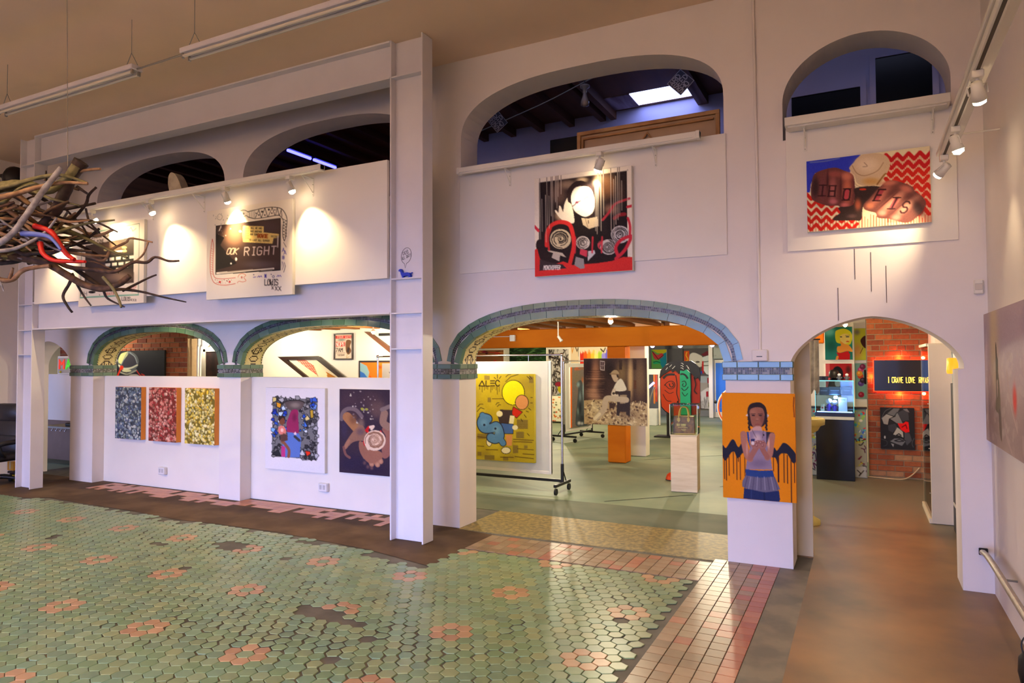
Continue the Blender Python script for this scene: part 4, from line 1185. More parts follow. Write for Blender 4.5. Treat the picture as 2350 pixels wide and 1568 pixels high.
a.poly([(106, 1140), (150, 1120), (180, 1250), (260, 1330), (420, 1310), (480, 1290), (600, 1340), (900, 1320), (1100, 1290), (1240, 1240), (1360, 1240), (1360, 1420), (106, 1495)], RED)
a.poly([(180, 1260), (300, 1300), (470, 1330), (520, 1380), (170, 1410)], (56, 46, 50))
for x, y, r, cl, sd in ((450, 1000, 135, (206, 192, 160), 3), (735, 1050, 88, (214, 206, 200), 4), (985, 1085, 66, (196, 70, 84), 5), (1060, 1110, 105, (196, 192, 192), 6), (1210, 950, 118, (206, 204, 206), 7)): rose(a, x, y, r, cl, (34, 28, 30), 6, sd)
a.poly([(470, 1180), (520, 1240), (490, 1230), (380, 1190), (290, 1160), (280, 1140)], (196, 186, 170)); a.poly([(360, 1160), (440, 1200), (430, 1290), (330, 1240)], (190, 180, 170))
a.poly([(640, 1230), (740, 1260), (750, 1380), (700, 1390), (620, 1340)], (150, 146, 148)); a.poly([(790, 1290), (800, 1160), (880, 1150), (890, 1190)], (200, 200, 206)); a.poly([(700, 1130), (790, 1150), (780, 1240), (690, 1200)], (196, 60, 84))
a.line([(270, 1080), (280, 920), (340, 820), (450, 780), (560, 810), (600, 900), (620, 1060), (600, 1180), (560, 1330)], 52, RED, sm=True)
a.line([(300, 1140), (290, 980), (330, 860)], 26, (190, 48, 50), sm=True)
a.line([(1180, 1230), (1150, 1120), (1220, 1020), (1330, 975), (1345, 990), (1290, 1110), (1230, 1190), (1150, 1260)], 40, (206, 48, 66), sm=True)
a.line([(990, 760), (1060, 680), (1150, 560), (1240, 520), (1330, 490)], 30, (196, 54, 70), 0.85, sm=True); a.line([(1140, 740), (1200, 700), (1270, 690)], 44, (150, 34, 46), 0.9, sm=True); a.line([(1310, 740), (1335, 840), (1330, 980)], 28, (206, 48, 66), sm=True); a.line([(1310, 596), (1372, 582)], 34, (206, 48, 66)); a.line([(118, 830), (170, 890)], 34, (210, 50, 70))
for sx in (640, 980, 860): a.line([(sx, 980), (sx-10, 1180)], 22, (206, 48, 66), 0.85)
g = random.Random(3)
for x, y0, y1 in [(200, 215, 1000), (225, 480, 900), (272, 430, 1040), (292, 200, 820), (315, 440, 860), (345, 195, 700), (362, 190, 780), (403, 185, 520), (420, 180, 600), (437, 178, 450), (474, 178, 420), (905, 320, 900), (925, 300, 940), (945, 110, 840), (975, 105, 900), (1012, 100, 700), (1104, 95, 900), (1140, 240, 1000), (1165, 200, 820), (1192, 80, 760), (1213, 78, 700), (1240, 260, 640), (1316, 120, 520)]:
    c = (236, 226, 210) if y0 > 150+0*x else (226, 214, 196)
    top = 268-(x-190)*0.119
    if y0 < top: a.line([(x, y0), (x-2, top)], 6, (58, 44, 44))
    a.line([(x-2, max(y0, top)), (x-6, y1)], 7, (214, 204, 190), 0.9)
a.text('MONCHOPPER', 225, 1395, 52, (240, 232, 226), 9, 0.34, 0.07, 0.15)
a.grain(5)
painting('canvas_man_with_roses', 'square canvas of a pale faced man above red and black roses', 'painting', a, (-2.255, W-0.017, 2.444), 0.945, 0.928, 0.052)

# --- tattooed fists with red chevrons
a = Art([(108, 300), (2180, 45), (2220, 1352), (145, 1510)], 190, 128, (236, 220, 178))
R2 = (206, 34, 22)
def zig(y0, x0, x1, per, amp, w, tilt=-0.125, c=R2):
    n = int((x1-x0)/per*2); pts = []
    for k in range(n+1):
        x = x0+k*per/2
        pts.append((x, y0+(x-x0)*tilt+(amp if k % 2 else -amp)))
    a.line(pts, w, c)
for r in range(8): zig(250+r*135, 1440, 2240, 190-r*4, 52, 62, -0.05 if r else -0.07, (196, 26, 34) if r < 2 else R2)
for r in range(5): zig(900+r*130, 120, 1000, 170, 48, 56, 0.0)
for k in range(30):
    x = 1470+k*26; a.line([(x, 230), (x+4, 1350)], 8, (190, 36, 30), 0.8)
for k in range(44):
    x = 140+k*48; y0 = 1290-(x-140)*0.02+g.uniform(-60, 30); a.line([(x, y0), (x+2, 1520-(x-140)*0.076)], g.choice((8, 10, 14)), (188, 44, 28), 0.85)
a.poly([(100, 296), (1020, 190), (960, 260), (880, 380), (840, 500), (620, 420), (260, 500), (190, 700), (180, 830), (120, 830)], (44, 58, 196))
a.soft(380, 560, 220, 60, (64, 78, 206), 0.7); a.line([(180, 320), (420, 300), (660, 250)], 26, (110, 124, 190), 0.8, sm=True)
# pale rose
a.poly([(830, 420), (900, 330), (960, 250), (1060, 190), (1240, 170), (1400, 190), (1490, 270), (1512, 380), (1480, 480), (1430, 560), (1380, 650), (1330, 740), (1200, 765), (1000, 740), (925, 690), (930, 560), (880, 500)], (214, 186, 150), sm=True)
a.soft(1130, 370, 230, 150, (238, 214, 182), 0.95); a.soft(1200, 650, 180, 70, (206, 156, 88), 0.9); a.line([(920, 590), (960, 690), (1100, 740), (1320, 735)], 22, (246, 226, 176), sm=True); a.line([(880, 380), (960, 510), (1100, 550), (1300, 470), (1400, 330)], 12, (168, 128, 96), sm=True); a.line([(1080, 330), (1130, 390), (1060, 400)], 14, (180, 146, 120), sm=True)
a.line([(1300, 700), (1400, 560), (1440, 520)], 26, (150, 104, 50), sm=True)
SK, SD, SL = (186, 98, 82), (60, 34, 34), (222, 148, 122)
a.poly([(195, 850), (200, 720), (250, 520), (420, 440), (600, 412), (760, 470), (880, 530), (920, 640), (930, 900), (880, 1060), (760, 1120), (650, 1060), (480, 1060), (300, 1000), (220, 950)], (108, 58, 56), sm=True)
for x, y, rx, ry, c in ((270, 740, 70, 200, (50, 32, 36)), (395, 760, 55, 230, (112, 60, 66)), (560, 790, 70, 250, (168, 96, 92)), (800, 800, 85, 280, (206, 112, 84)), (600, 520, 150, 60, (150, 76, 70)), (790, 560, 110, 80, (206, 120, 96)), (470, 640, 20, 200, (70, 34, 38)), (690, 760, 20, 240, (84, 40, 40)), (760, 1050, 80, 50, (206, 110, 106)), (570, 990, 80, 50, (196, 110, 116))): a.soft(x, y, rx, ry, c, 0.95)
a.poly([(940, 760), (1340, 740), (1300, 900), (1080, 1050), (1040, 1300), (900, 1310), (600, 1310), (580, 1260), (690, 1180), (660, 1090), (880, 1060), (930, 900)], (58, 42, 40), sm=True)
a.soft(980, 1040, 60, 110, (190, 96, 66), 0.95); a.soft(880, 1240, 90, 40, (104, 74, 72), 0.8); a.ell(1060, 785, 60, 18, (206, 60, 34))
a.poly([(1080, 1040), (1180, 930), (1360, 730), (1500, 640), (1640, 650), (1880, 740), (1930, 820), (2060, 920), (2120, 1040), (2050, 1180), (1900, 1320), (1780, 1360), (1640, 1330), (1500, 1290), (1320, 1270), (1280, 1190), (1180, 1160), (1090, 1120)], (112, 64, 58), sm=True)
for x, y, rx, ry, c, ro in ((1330, 900, 290, 90, (206, 122, 100), -0.78), (1570, 990, 330, 80, (226, 150, 124), -0.72), (1800, 1080, 290, 75, (206, 140, 118), -0.72), (1990, 1120, 90, 160, (64, 42, 44), -0.5), (1470, 990, 240, 14, (92, 44, 42), -0.74), (1680, 1080, 260, 14, (96, 50, 48), -0.72), (1500, 680, 150, 50, (206, 120, 96), -0.1), (1780, 780, 120, 60, (196, 110, 92), 0.3), (1180, 1060, 80, 60, (214, 126, 92), 0), (1390, 1190, 80, 55, (222, 150, 130), 0), (1620, 1270, 90, 55, (206, 140, 122), 0)): a.soft(x, y, rx, ry, c, 0.95, ro)
INK = (58, 26, 30)
for t_, x, y, h, sl, an, fil in (('I', 330, 890, 180, 0.1, 0, None), ('H', 490, 900, 180, 0.1, 0, None), ('O', 730, 965, 190, 0.12, 0, (190, 70, 80)), ('F', 1240, 980, 190, 0.5, 0, (176, 70, 78)), ('I', 1490, 1120, 190, 0.5, 0, (160, 76, 84)), ('S', 1680, 1190, 190, 0.4, 0, None)):
    if fil: a.poly([(x+10+h*sl*0, y-10), (x+85, y-10), (x+85+h*sl, y-h+10), (x+10+h*sl, y-h+10)], fil)
    a.text(t_, x, y, h, INK, 26, 0.55, 0.2, sl, an)
    if t_ != 'S':
        for yy in (0, h): a.line([(x-15+yy*sl, y-yy), (x+110+yy*sl, y-yy)], 20, INK)
a.grain(4)
painting('canvas_tattooed_fists', 'canvas of two tattooed fists and a pale rose on red chevrons', 'painting', a, (0.0455, W-0.017, 2.652), 0.835, 0.562, 0.040)

# --- girl with plaits on orange
a = Art([(103, 72), (1080, 85), (1086, 1540), (98, 1466)], 130, 190, (238, 140, 4))
a.soft(600, 300, 700, 500, (244, 148, 4), 0.6)
NV = (34, 34, 50)
def zz(pts, drips):
    a.poly(pts, NV)
    for x, y0, y1, w in drips: a.line([(x, y0), (x, y1)], w, (74, 30, 20))
zz(catmull([(100, 764), (140, 805), (165, 785), (225, 698), (265, 705), (315, 795), (360, 740), (410, 740), (410, 900), (375, 870), (345, 905), (310, 940), (290, 930), (262, 858), (225, 862), (195, 900), (140, 975), (100, 915)], 4, True), [(124, 930, 1215, 11), (150, 960, 1235, 13), (187, 910, 1172, 11), (246, 860, 1145, 11), (291, 930, 1228, 11), (312, 930, 985, 10), (337, 900, 1226, 11), (398, 870, 1180, 10)])
zz(catmull([(760, 830), (800, 800), (830, 838), (900, 745), (935, 735), (990, 770), (1082, 885), (1082, 985), (1040, 1000), (1000, 935), (965, 880), (930, 875), (890, 875), (850, 930), (846, 1060), (820, 960), (800, 930), (760, 920)], 4, True), [(782, 930, 1110, 10), (846, 930, 1250, 22), (922, 880, 1262, 12), (967, 900, 1272, 12), (1016, 960, 1536, 13), (1060, 1000, 1262, 12)])
a.line([(1064, 130), (1058, 240), (1066, 390)], 12, (120, 44, 14))
HAIR = (44, 32, 34)
a.poly([(448, 420), (446, 300), (480, 225), (560, 198), (620, 202), (680, 250), (705, 330), (705, 430), (640, 520), (500, 520)], HAIR, sm=True)
for sx, tx in ((465, 470), (692, 690)):
    for k in range(6): a.ell(sx+(4 if k % 2 else -4), 420+k*27, 19-k, 18, HAIR)
a.poly([(474, 330), (500, 280), (570, 262), (640, 275), (668, 330), (668, 400), (650, 470), (610, 545), (575, 562), (535, 545), (495, 480)], (154, 98, 76), sm=True)
a.soft(520, 330, 60, 50, (176, 118, 90), 0.7); a.soft(640, 410, 34, 90, (120, 72, 60), 0.7)
for ex in (522, 615):
    a.ell(ex, 372, 24, 10, (60, 38, 36)); a.line([(ex-30, 352), (ex+28, 350)], 7, (60, 40, 36))
a.soft(572, 425, 20, 26, (178, 120, 96), 0.8); a.line([(550, 492), (575, 486), (600, 492)], 9, (136, 66, 62)); a.line([(556, 440), (588, 440)], 6, (104, 62, 52))
a.poly([(420, 375), (445, 350), (450, 385)], (236, 214, 206)); a.poly([(706, 350), (732, 370), (708, 400)], (226, 206, 206))
a.poly([(540, 520), (620, 520), (640, 580), (690, 600), (680, 700), (480, 700), (460, 600)], (206, 160, 146), sm=True)
a.poly([(468, 590), (520, 570), (660, 575), (720, 600), (700, 760), (740, 900), (765, 1090), (410, 1090), (430, 960), (480, 760)], (150, 130, 150)); a.soft(590, 1010, 150, 70, (122, 104, 128), 0.8); a.soft(570, 680, 60, 80, (214, 186, 182), 0.9)
a.poly([(428, 590), (456, 590), (478, 820), (440, 700)], (52, 78, 150)); a.poly([(690, 585), (800, 600), (720, 690), (690, 760)], (44, 40, 60))
a.line([(500, 560), (555, 665)], 4, (60, 40, 40)); a.line([(655, 560), (640, 670)], 4, (60, 40, 40)); a.ell(657, 630, 8, 12, (40, 30, 34))
SKN = (176, 118, 98)
a.line([(385, 620), (392, 720), (430, 900), (470, 950)], 82, SKN, sm=True); a.line([(470, 940), (510, 870), (560, 790)], 70, (168, 108, 92), sm=True)
a.line([(770, 640), (755, 740), (735, 880), (700, 930)], 78, SKN, sm=True); a.line([(700, 920), (660, 860), (620, 780)], 66, (164, 104, 88), sm=True)
a.soft(720, 740, 16, 90, (226, 186, 170), 0.9); a.soft(430, 820, 16, 100, (206, 160, 146), 0.8)
a.poly([(490, 790), (500, 730), (545, 710), (590, 700), (640, 710), (690, 740), (680, 800), (620, 810), (585, 800), (540, 815)], (168, 112, 100), sm=True)
for x, y in ((505, 720), (545, 735), (580, 725), (615, 735), (650, 720), (520, 760), (560, 770), (640, 770)): a.ell(x, y, 17, 22, (146, 92, 84)); a.ell(x-4, y-6, 7, 9, (206, 160, 152))
a.ell(510, 740, 22, 26, (226, 210, 206)); a.poly([(482, 684), (540, 684), (530, 712), (484, 712)], (40, 44, 96))
a.poly([(405, 1088), (600, 1106), (770, 1100), (790, 1190), (600, 1205), (408, 1175)], (38, 66, 128))
a.poly([(405, 1170), (600, 1200), (795, 1185), (865, 1350), (800, 1385), (660, 1400), (480, 1370), (360, 1320), (362, 1250)], (108, 102, 124))
for k in range(9): a.line([(430+k*45, 1190), (385+k*56, 1360)], 11, (146, 140, 158) if k % 2 else (82, 78, 102))
a.poly([(385, 1340), (660, 1396), (850, 1370), (862, 1490), (850, 1522), (370, 1480)], (34, 46, 92)); a.line([(650, 1400), (655, 1500)], 20, (26, 34, 74)); a.line([(480, 1370), (478, 1480)], 12, (48, 64, 112))
a.grain(3)
painting('canvas_girl_on_orange', 'orange canvas of a girl with plaits holding out her cupped hands', 'painting', a, (-0.765, W-0.002, 0.527), 0.562, 0.858, 0.035, side=(206, 120, 20), sname='canvas_orange')

# --- woman with a basin, white board
a = Art([(35, 75), (965, 85), (976, 1420), (40, 1335)], 112, 148, (236, 230, 232))
GR = [(104, 104, 106), (130, 130, 130), (76, 76, 80), (160, 160, 162), (50, 50, 54), (186, 186, 190)]
ins_ = lambda x, y: 145 < x < 850 and 235+0.03*(x-145) < y < 1150+0.08*(x-145)
a.poly([(150, 230), (300, 240), (700, 248), (850, 262), (855, 1200), (620, 1215), (590, 1180), (145, 1150)], (116, 116, 118))
for k in range(210):
    x = g.uniform(140, 850); y = g.uniform(240, 1210)
    if not ins_(x, y): continue
    c = g.choice(GR)
    if x < 430 and 380 < y < 840 and g.random() < 0.8: c = g.choice([(50, 96, 206), (30, 60, 180), (120, 176, 236), (206, 226, 246)])
    if x > 700 and y < 400 and g.random() < 0.8: c = g.choice([(40, 80, 200), (110, 150, 230), (60, 100, 210)])
    if 550 < x < 690 and 520 < y < 760: c = g.choice([(40, 90, 206), (110, 170, 236), (226, 236, 246)])
    s_ = g.uniform(22, 52); an = g.uniform(0, 6)
    tri = [(x+s_*math.cos(an+q), y+s_*math.sin(an+q)) for q in (0, 2.2, 3.3, 4.3)]
    a.poly(tri, c); a.line(tri+[tri[0]], 7, (24, 22, 26))
for tri, c in (([(205, 300), (285, 330), (270, 400), (215, 380)], (226, 160, 40)), ([(150, 230), (210, 230), (205, 290), (150, 310)], (226, 210, 130)), ([(730, 430), (780, 420), (790, 540), (745, 560)], (196, 160, 50)), ([(650, 560), (690, 500), (740, 570), (670, 600)], (226, 208, 140)), ([(660, 1060), (740, 1070), (750, 1110), (690, 1150)], (226, 50, 24)), ([(575, 1110), (615, 1030), (670, 1130), (600, 1140)], (196, 200, 206)), ([(145, 1120), (240, 1040), (290, 1150)], (40, 40, 46)), ([(640, 580), (640, 700), (700, 680)], (70, 120, 220))):
    a.poly(tri, c); a.line(tri+[tri[0]], 9, (24, 22, 26))
a.poly([(330, 305), (370, 280), (490, 270), (600, 280), (645, 310), (600, 400), (540, 430), (440, 430), (380, 400)], (92, 80, 78), sm=True); a.soft(500, 350, 90, 50, (150, 138, 130), 0.8); a.line([(330, 306), (400, 282), (560, 276), (645, 310)], 14, (40, 34, 34), sm=True)
a.poly([(450, 430), (540, 430), (550, 560), (560, 760), (520, 800), (390, 790), (370, 640), (400, 540)], (150, 42, 92), sm=True); a.soft(490, 540, 40, 80, (110, 34, 70), 0.8)
a.poly([(380, 770), (560, 790), (600, 870), (580, 1165), (290, 1160), (310, 960), (390, 870)], (92, 122, 196)); a.poly([(290, 980), (350, 1000), (355, 1160), (290, 1155)], (196, 60, 130))
a.ell(300, 590, 48, 70, (120, 70, 50)); a.poly([(250, 600), (245, 540), (290, 515), (340, 530), (345, 590), (310, 545)], (50, 36, 32), sm=True)
a.poly([(240, 700), (300, 670), (355, 720), (350, 800), (260, 800)], (226, 130, 116), sm=True); a.ell(300, 740, 24, 30, (250, 200, 190)); a.line([(330, 810), (300, 900), (350, 960), (410, 1050), (405, 1150)], 46, (140, 88, 64), sm=True); a.poly([(270, 810), (380, 800), (390, 900), (290, 920)], (90, 62, 56))
a.poly([(480, 790), (510, 760), (530, 810), (495, 815)], (240, 210, 216)); a.line([(500, 840), (570, 900)], 40, (60, 60, 66))
a.grain(3)
painting('board_woman_with_basin', 'white board collage of a veiled woman carrying a basin and a child', 'painting', a, (-5.925, 6.044, 0.392), 0.930, 0.966, 0.040)

# --- hands holding a pale rose
a = Art([(1210, 87), (1990, 110), (1985, 1475), (1197, 1390)], 100, 158, (58, 44, 58))
for x, y, rx, ry, c in ((1350, 300, 200, 200, (70, 52, 64)), (1700, 260, 180, 160, (76, 56, 62)), (1800, 420, 160, 160, (104, 80, 76)), (1400, 1250, 260, 160, (44, 36, 62)), (1700, 1350, 300, 130, (46, 34, 56)), (1280, 700, 60, 200, (60, 50, 74))): a.soft(x, y, rx, ry, c, 0.9)
a.line([(1240, 560), (1260, 460), (1340, 400), (1460, 420), (1550, 520)], 60, (116, 100, 104), sm=True)
a.line([(1330, 530), (1420, 640), (1490, 720)], 150, (168, 116, 76), sm=True); a.soft(1420, 560, 70, 90, (120, 80, 56), 0.8); a.soft(1540, 640, 60, 110, (128, 104, 92), 0.9)
a.poly([(1450, 720), (1560, 660), (1620, 800), (1600, 900), (1500, 900), (1400, 930), (1300, 1030), (1270, 990), (1340, 860)], (146, 106, 86), sm=True); a.soft(1530, 760, 70, 60, (108, 84, 88), 0.9); a.line([(1290, 1010), (1350, 900)], 46, (166, 116, 92)); a.line([(1270, 1000), (1300, 1110), (1360, 1160)], 40, (128, 84, 76), sm=True)
for x0, y0, x1, y1 in ((1560, 960, 1600, 1150), (1620, 1060, 1700, 1270), (1700, 1100, 1790, 1280), (1790, 1120, 1840, 1230)): a.line([(x0, y0), (x1, y1)], 76, (166, 112, 86), sm=False); a.soft(x1, y1, 34, 40, (196, 146, 116), 0.9)
a.poly([(1520, 900), (1640, 1000), (1840, 1080), (1880, 1160), (1700, 1260), (1580, 1180), (1510, 1040)], (156, 104, 82), sm=True)
a.poly([(1860, 720), (1985, 680), (1990, 1100), (1880, 1180), (1860, 1000), (1920, 850)], (150, 98, 84), sm=True); a.line([(1900, 480), (1880, 620), (1960, 690)], 110, (150, 118, 100), sm=True); a.line([(1860, 420), (1985, 370)], 60, (130, 112, 108))
for x, y in ((1590, 1250), (1640, 1310), (1700, 1330)): a.soft(x, y, 30, 36, (120, 84, 80), 0.8)
a.ell(1565, 410, 34, 22, (170, 168, 60), 0.5); a.ell(1625, 412, 26, 20, (160, 158, 70)); a.specks(30, 1380, 1800, 130, 620, 5, 13, [(150, 140, 136), (196, 188, 170), (120, 104, 110)])
a.line([(1660, 690), (1620, 740), (1640, 760)], 40, (206, 30, 34)); a.line([(1590, 920), (1600, 960)], 44, (206, 30, 34)); a.line([(1840, 760), (1870, 850)], 30, (206, 40, 40))
rose(a, 1750, 900, 168, (236, 206, 176), (150, 104, 80), 9, 12); a.ell(1760, 885, 80, 90, (226, 190, 160), 0.2, 0.4)
a.line([(1680, 690), (1730, 680), (1700, 720)], 40, (240, 212, 184)); a.line([(1620, 970), (1650, 1030)], 40, (236, 206, 176))
a.grain(5)
painting('canvas_rose_in_hands', 'dark canvas of tattooed hands holding a cream rose', 'painting', a, (-4.905, 6.044, 0.42), 0.705, 0.935, 0.030)

# --- drawing with a photograph, LOOK RIGHT
a = Art([(112, 183), (1400, -12), (1395, 1430), (105, 1510)], 150, 146, (240, 230, 212))
a.poly([(247, 400), (1220, 285), (1215, 1070), (243, 1130)], (22, 20, 20)); a.poly([(258, 408), (1210, 296), (1206, 1058), (254, 1112)], (66, 50, 48))
a.soft(520, 560, 190, 180, (150, 112, 90), 0.95); a.soft(1050, 420, 160, 100, (72, 56, 62), 0.9); a.soft(900, 980, 280, 70, (88, 74, 80), 0.9)
a.poly([(262, 520), (375, 580), (315, 690), (480, 880), (560, 960), (460, 1010), (260, 1060)], (34, 30, 32))
a.poly([(655, 400), (965, 410), (960, 500), (1190, 525), (1190, 575), (1110, 590), (1095, 670), (655, 645), (640, 520)], (222, 196, 120))
for k, (t_, x, y, h, c) in enumerate((('ALL WE HAD', 770, 445, 26, (70, 60, 40)), ('WAS ANOTHER', 765, 495, 24, (70, 60, 40)), ('AND OUR', 760, 540, 24, (70, 60, 40)), ('BOWIE', 872, 575, 50, (150, 70, 20)), ('RECORDS', 1075, 572, 26, (110, 96, 60)), ('TO LAST ALL SUMMER', 745, 625, 26, (80, 70, 46)))):
    a.text(t_, x, y, h, c, 14 if t_ == 'BOWIE' else 5, 0.46, 0.20, 0.0, -0.05)
for yy in range(5): a.text('111', 690, 450+yy*36, 20, (120, 106, 64), 4, 0.6, 0.5)
a.text('OOK', 405, 826, 88, (226, 196, 172), 14, 0.52, 0.10, 0.35); a.text('RIGHT', 672, 845, 118, (206, 188, 184), 15, 0.56, 0.34, 0.12, 0.04)
a.line([(1176, 560), (1172, 720)], 16, (196, 186, 180)); a.line([(300, 470), (325, 410)], 18, (240, 226, 210)); a.ell(612, 485, 22, 16, (240, 230, 214)); a.ell(468, 445, 8, 10, (230, 210, 190)); a.ell(395, 546, 9, 10, (220, 196, 176)); a.ell(552, 900, 16, 26, (240, 236, 230)); a.ell(476, 965, 12, 16, (236, 230, 226))
a.poly([(255, 1095), (480, 1080), (1120, 1030), (1122, 1052), (480, 1104), (255, 1122)], (236, 226, 208)); a.line([(300, 1104), (600, 1082), (1100, 1044)], 6, (150, 140, 126))
# the snakes drawn round it
def outline(pts, w, c): a.line(pts, w, c, sm=True)
outline([(725, 190), (860, 160), (1000, 130), (1130, 125), (1230, 150), (1290, 230), (1312, 320), (1300, 450), (1295, 560), (1272, 630)], 9, (40, 34, 30)); outline([(730, 270), (820, 294), (930, 285), (1060, 262), (1170, 245), (1220, 265), (1255, 330), (1248, 450), (1250, 560), (1272, 630)], 9, (40, 34, 30))
outline([(735, 200), (690, 172), (640, 170), (592, 205), (640, 235), (600, 265), (650, 272), (700, 250), (730, 270)], 7, (60, 54, 46)); a.line([(500, 248), (605, 235)], 5, (90, 80, 70)); a.ell(662, 220, 12, 16, (120, 110, 100))
for k in range(4): a.line([(750+k*26, 185), (752+k*26, 282)], 5, (60, 50, 46))
for (p, q, r_) in (((840, 280), (890, 165), (925, 280)), ((930, 275), (980, 135), (1020, 262)), ((1030, 262), (1090, 130), (1130, 248)), ((1140, 245), (1165, 130), (1190, 240)), ((1200, 245), (1225, 160), (1235, 262))): a.line([p, q, r_], 8, (44, 36, 32))
for x, y, r_ in ((938, 190, 15), (1040, 160, 15), (890, 240, 11), (980, 240, 11), (1085, 212, 11), (850, 215, 9), (1130, 165, 9)): a.ell(x, y, r_, r_, (44, 36, 32))
for k in range(6): a.line([(1252, 300+k*46), (1306, 330+k*46), (1250, 350+k*46)], 6, (50, 44, 40))
outline([(196, 600), (178, 720), (165, 900), (168, 1080), (195, 1200), (250, 1265), (380, 1288), (540, 1265)], 7, (196, 60, 40)); outline([(196, 600), (214, 700), (208, 900), (205, 1060), (225, 1160), (280, 1190), (400, 1190), (540, 1176)], 7, (196, 60, 40))
outline([(580, 1170), (600, 1130), (650, 1116), (696, 1140), (668, 1175), (700, 1220), (650, 1240), (595, 1230), (570, 1255)], 6, (206, 90, 60)); a.ell(636, 1172, 14, 18, (206, 130, 110)); a.ell(310, 1240, 16, 16, (206, 40, 40)); a.ell(456, 1238, 15, 15, (206, 40, 40))
for k in range(12): a.line([(176, 740+k*34), (208, 752+k*34)], 4, (206, 90, 70), 0.8)
a.specks(16, 230, 530, 1200, 1270, 3, 6, [(150, 60, 50), (120, 80, 70)]); a.specks(26, 200, 470, 220, 560, 3, 7, [(150, 146, 140), (130, 130, 126)]); outline([(262, 270), (300, 225), (345, 260), (320, 310), (275, 300), (262, 270)], 5, (130, 124, 116))
a.text('LOUIS', 980, 1290, 86, (44, 36, 36), 11, 0.38, 0.12); a.line([(1045, 1225), (1100, 1290)], 11, (44, 36, 36)); a.line([(1100, 1225), (1045, 1290)], 11, (44, 36, 36))
for k, (x, h) in enumerate(((1085, 40), (1135, 56), (1185, 62))): a.line([(x, 1310), (x+h*0.6, 1310+h)], 9, (44, 36, 36)); a.line([(x+h*0.6, 1310), (x, 1310+h)], 9, (44, 36, 36))
PU = (70, 56, 150)
a.line([(810, 1172), (845, 1166)], 8, PU); a.ell(816, 1132, 9, 9, (90, 76, 100)); a.line([(870, 1170), (895, 1150), (900, 1170), (925, 1150), (935, 1168)], 8, PU); a.text('*', 970, 1185, 66, PU, 13); outline([(1090, 1160), (1110, 1145), (1125, 1165), (1105, 1178), (1090, 1160)], 6, (60, 54, 90)); a.ell(1076, 1128, 8, 9, (60, 54, 80)); a.line([(1160, 1165), (1180, 1140), (1190, 1162), (1210, 1140), (1225, 1164)], 7, PU)
for x, y, t_ in ((1240, 790, 'A'), (1265, 830, 'A'), (1240, 905, '#')): a.text(t_, x, y, 56, (80, 70, 150), 7)
outline([(1240, 940), (1258, 1000), (1240, 1060)], 7, (90, 80, 110)); outline([(1270, 950), (1286, 1010), (1266, 1090)], 7, (90, 80, 110)); a.line([(1260, 650), (1300, 720)], 6, (70, 60, 60)); a.line([(1260, 1100), (1290, 1000)], 5, (70, 60, 60))
painting('drawing_look_right', 'white drawing board with LOOK RIGHT photograph and two drawn snakes', 'painting', a, (-5.725, 5.164, 2.338), 1.258, 0.972, 0.035)

# --- the other drawing, behind the branches
a = Art([(104, 250), (1115, 148), (1096, 1435), (85, 1492)], 112, 118, (240, 228, 208))
a.line([(150, 345), (1035, 215), (1015, 1310), (120, 1345), (150, 345)], 10, (110, 130, 112)); a.line([(120, 1340), (1015, 1308)], 17, (100, 170, 140)); a.line([(150, 345), (520, 290)], 16, (120, 176, 140))
a.poly([(205, 520), (955, 420), (945, 1125), (190, 1190)], (64, 52, 48)); a.soft(640, 560, 220, 90, (120, 96, 76), 0.9); a.soft(700, 1030, 240, 90, (146, 122, 104), 0.9); a.soft(420, 800, 180, 140, (70, 60, 66), 0.9); a.poly([(480, 690), (950, 670), (945, 900), (560, 930)], (44, 44, 42))
for r in range(2):
    for k in range(5): a.poly([(x, y) for x, y in ((475+k*102+r*40, 730+r*85-k*6), (550+k*102+r*40, 725+r*85-k*6), (548+k*102+r*40, 772+r*85-k*6), (476+k*102+r*40, 778+r*85-k*6))] if 475+k*102+r*40 < 900 else [(0, 0), (1, 0), (0, 1)], (250, 246, 220))
a.poly([(640, 625), (830, 605), (835, 640), (640, 650)], (250, 246, 214)); a.poly([(680, 890), (715, 885), (715, 905), (682, 908)], (240, 236, 210)); a.poly([(795, 868), (860, 866), (860, 884), (797, 886)], (240, 236, 210)); a.ell(518, 600, 28, 18, (250, 240, 150)); a.ell(805, 575, 40, 18, (250, 244, 140)); a.ell(808, 630, 38, 20, (250, 244, 150))
a.text('W SHADOW ACROSS IT', 240, 425, 46, (70, 60, 48), 7, 0.42, 0.2, 0.1, 0.10); a.text('AT MINE', 300, 490, 46, (70, 60, 48), 7, 0.44, 0.2, 0.1, 0.06); a.line([(860, 320), (910, 270), (935, 330), (985, 290)], 8, (80, 70, 56))
a.ell(305, 1256, 56, 20, BLK); a.text('HH', 130, 1310, 60, (60, 50, 48), 6); a.line([(490, 1245), (640, 1240)], 9, (60, 50, 46)); a.text('BEAUTIFUL', 520, 1305, 38, (196, 100, 70), 6, 0.42, 0.12); a.line([(880, 1240), (930, 1170), (960, 1250), (900, 1200), (985, 1180), (920, 1270)], 7, (222, 130, 120)); a.ell(425, 1302, 8, 9, (80, 60, 50))
a.text('LOUIS', 765, 1395, 54, (50, 42, 40), 7, 0.4, 0.12, 0, -0.03); a.text('XXX', 905, 1400, 30, (50, 42, 40), 5, 0.5, 0.5, 0, -0.10)
for k in range(7): a.line([(225+k*14, 1050), (222+k*14, 1165)], 6, (150, 140, 130), 0.7)
painting('drawing_night_street', 'white drawing board with a night photograph partly behind the branches', 'painting', a, (-8.035, 5.164, 2.355), 1.255, 0.975, 0.035)

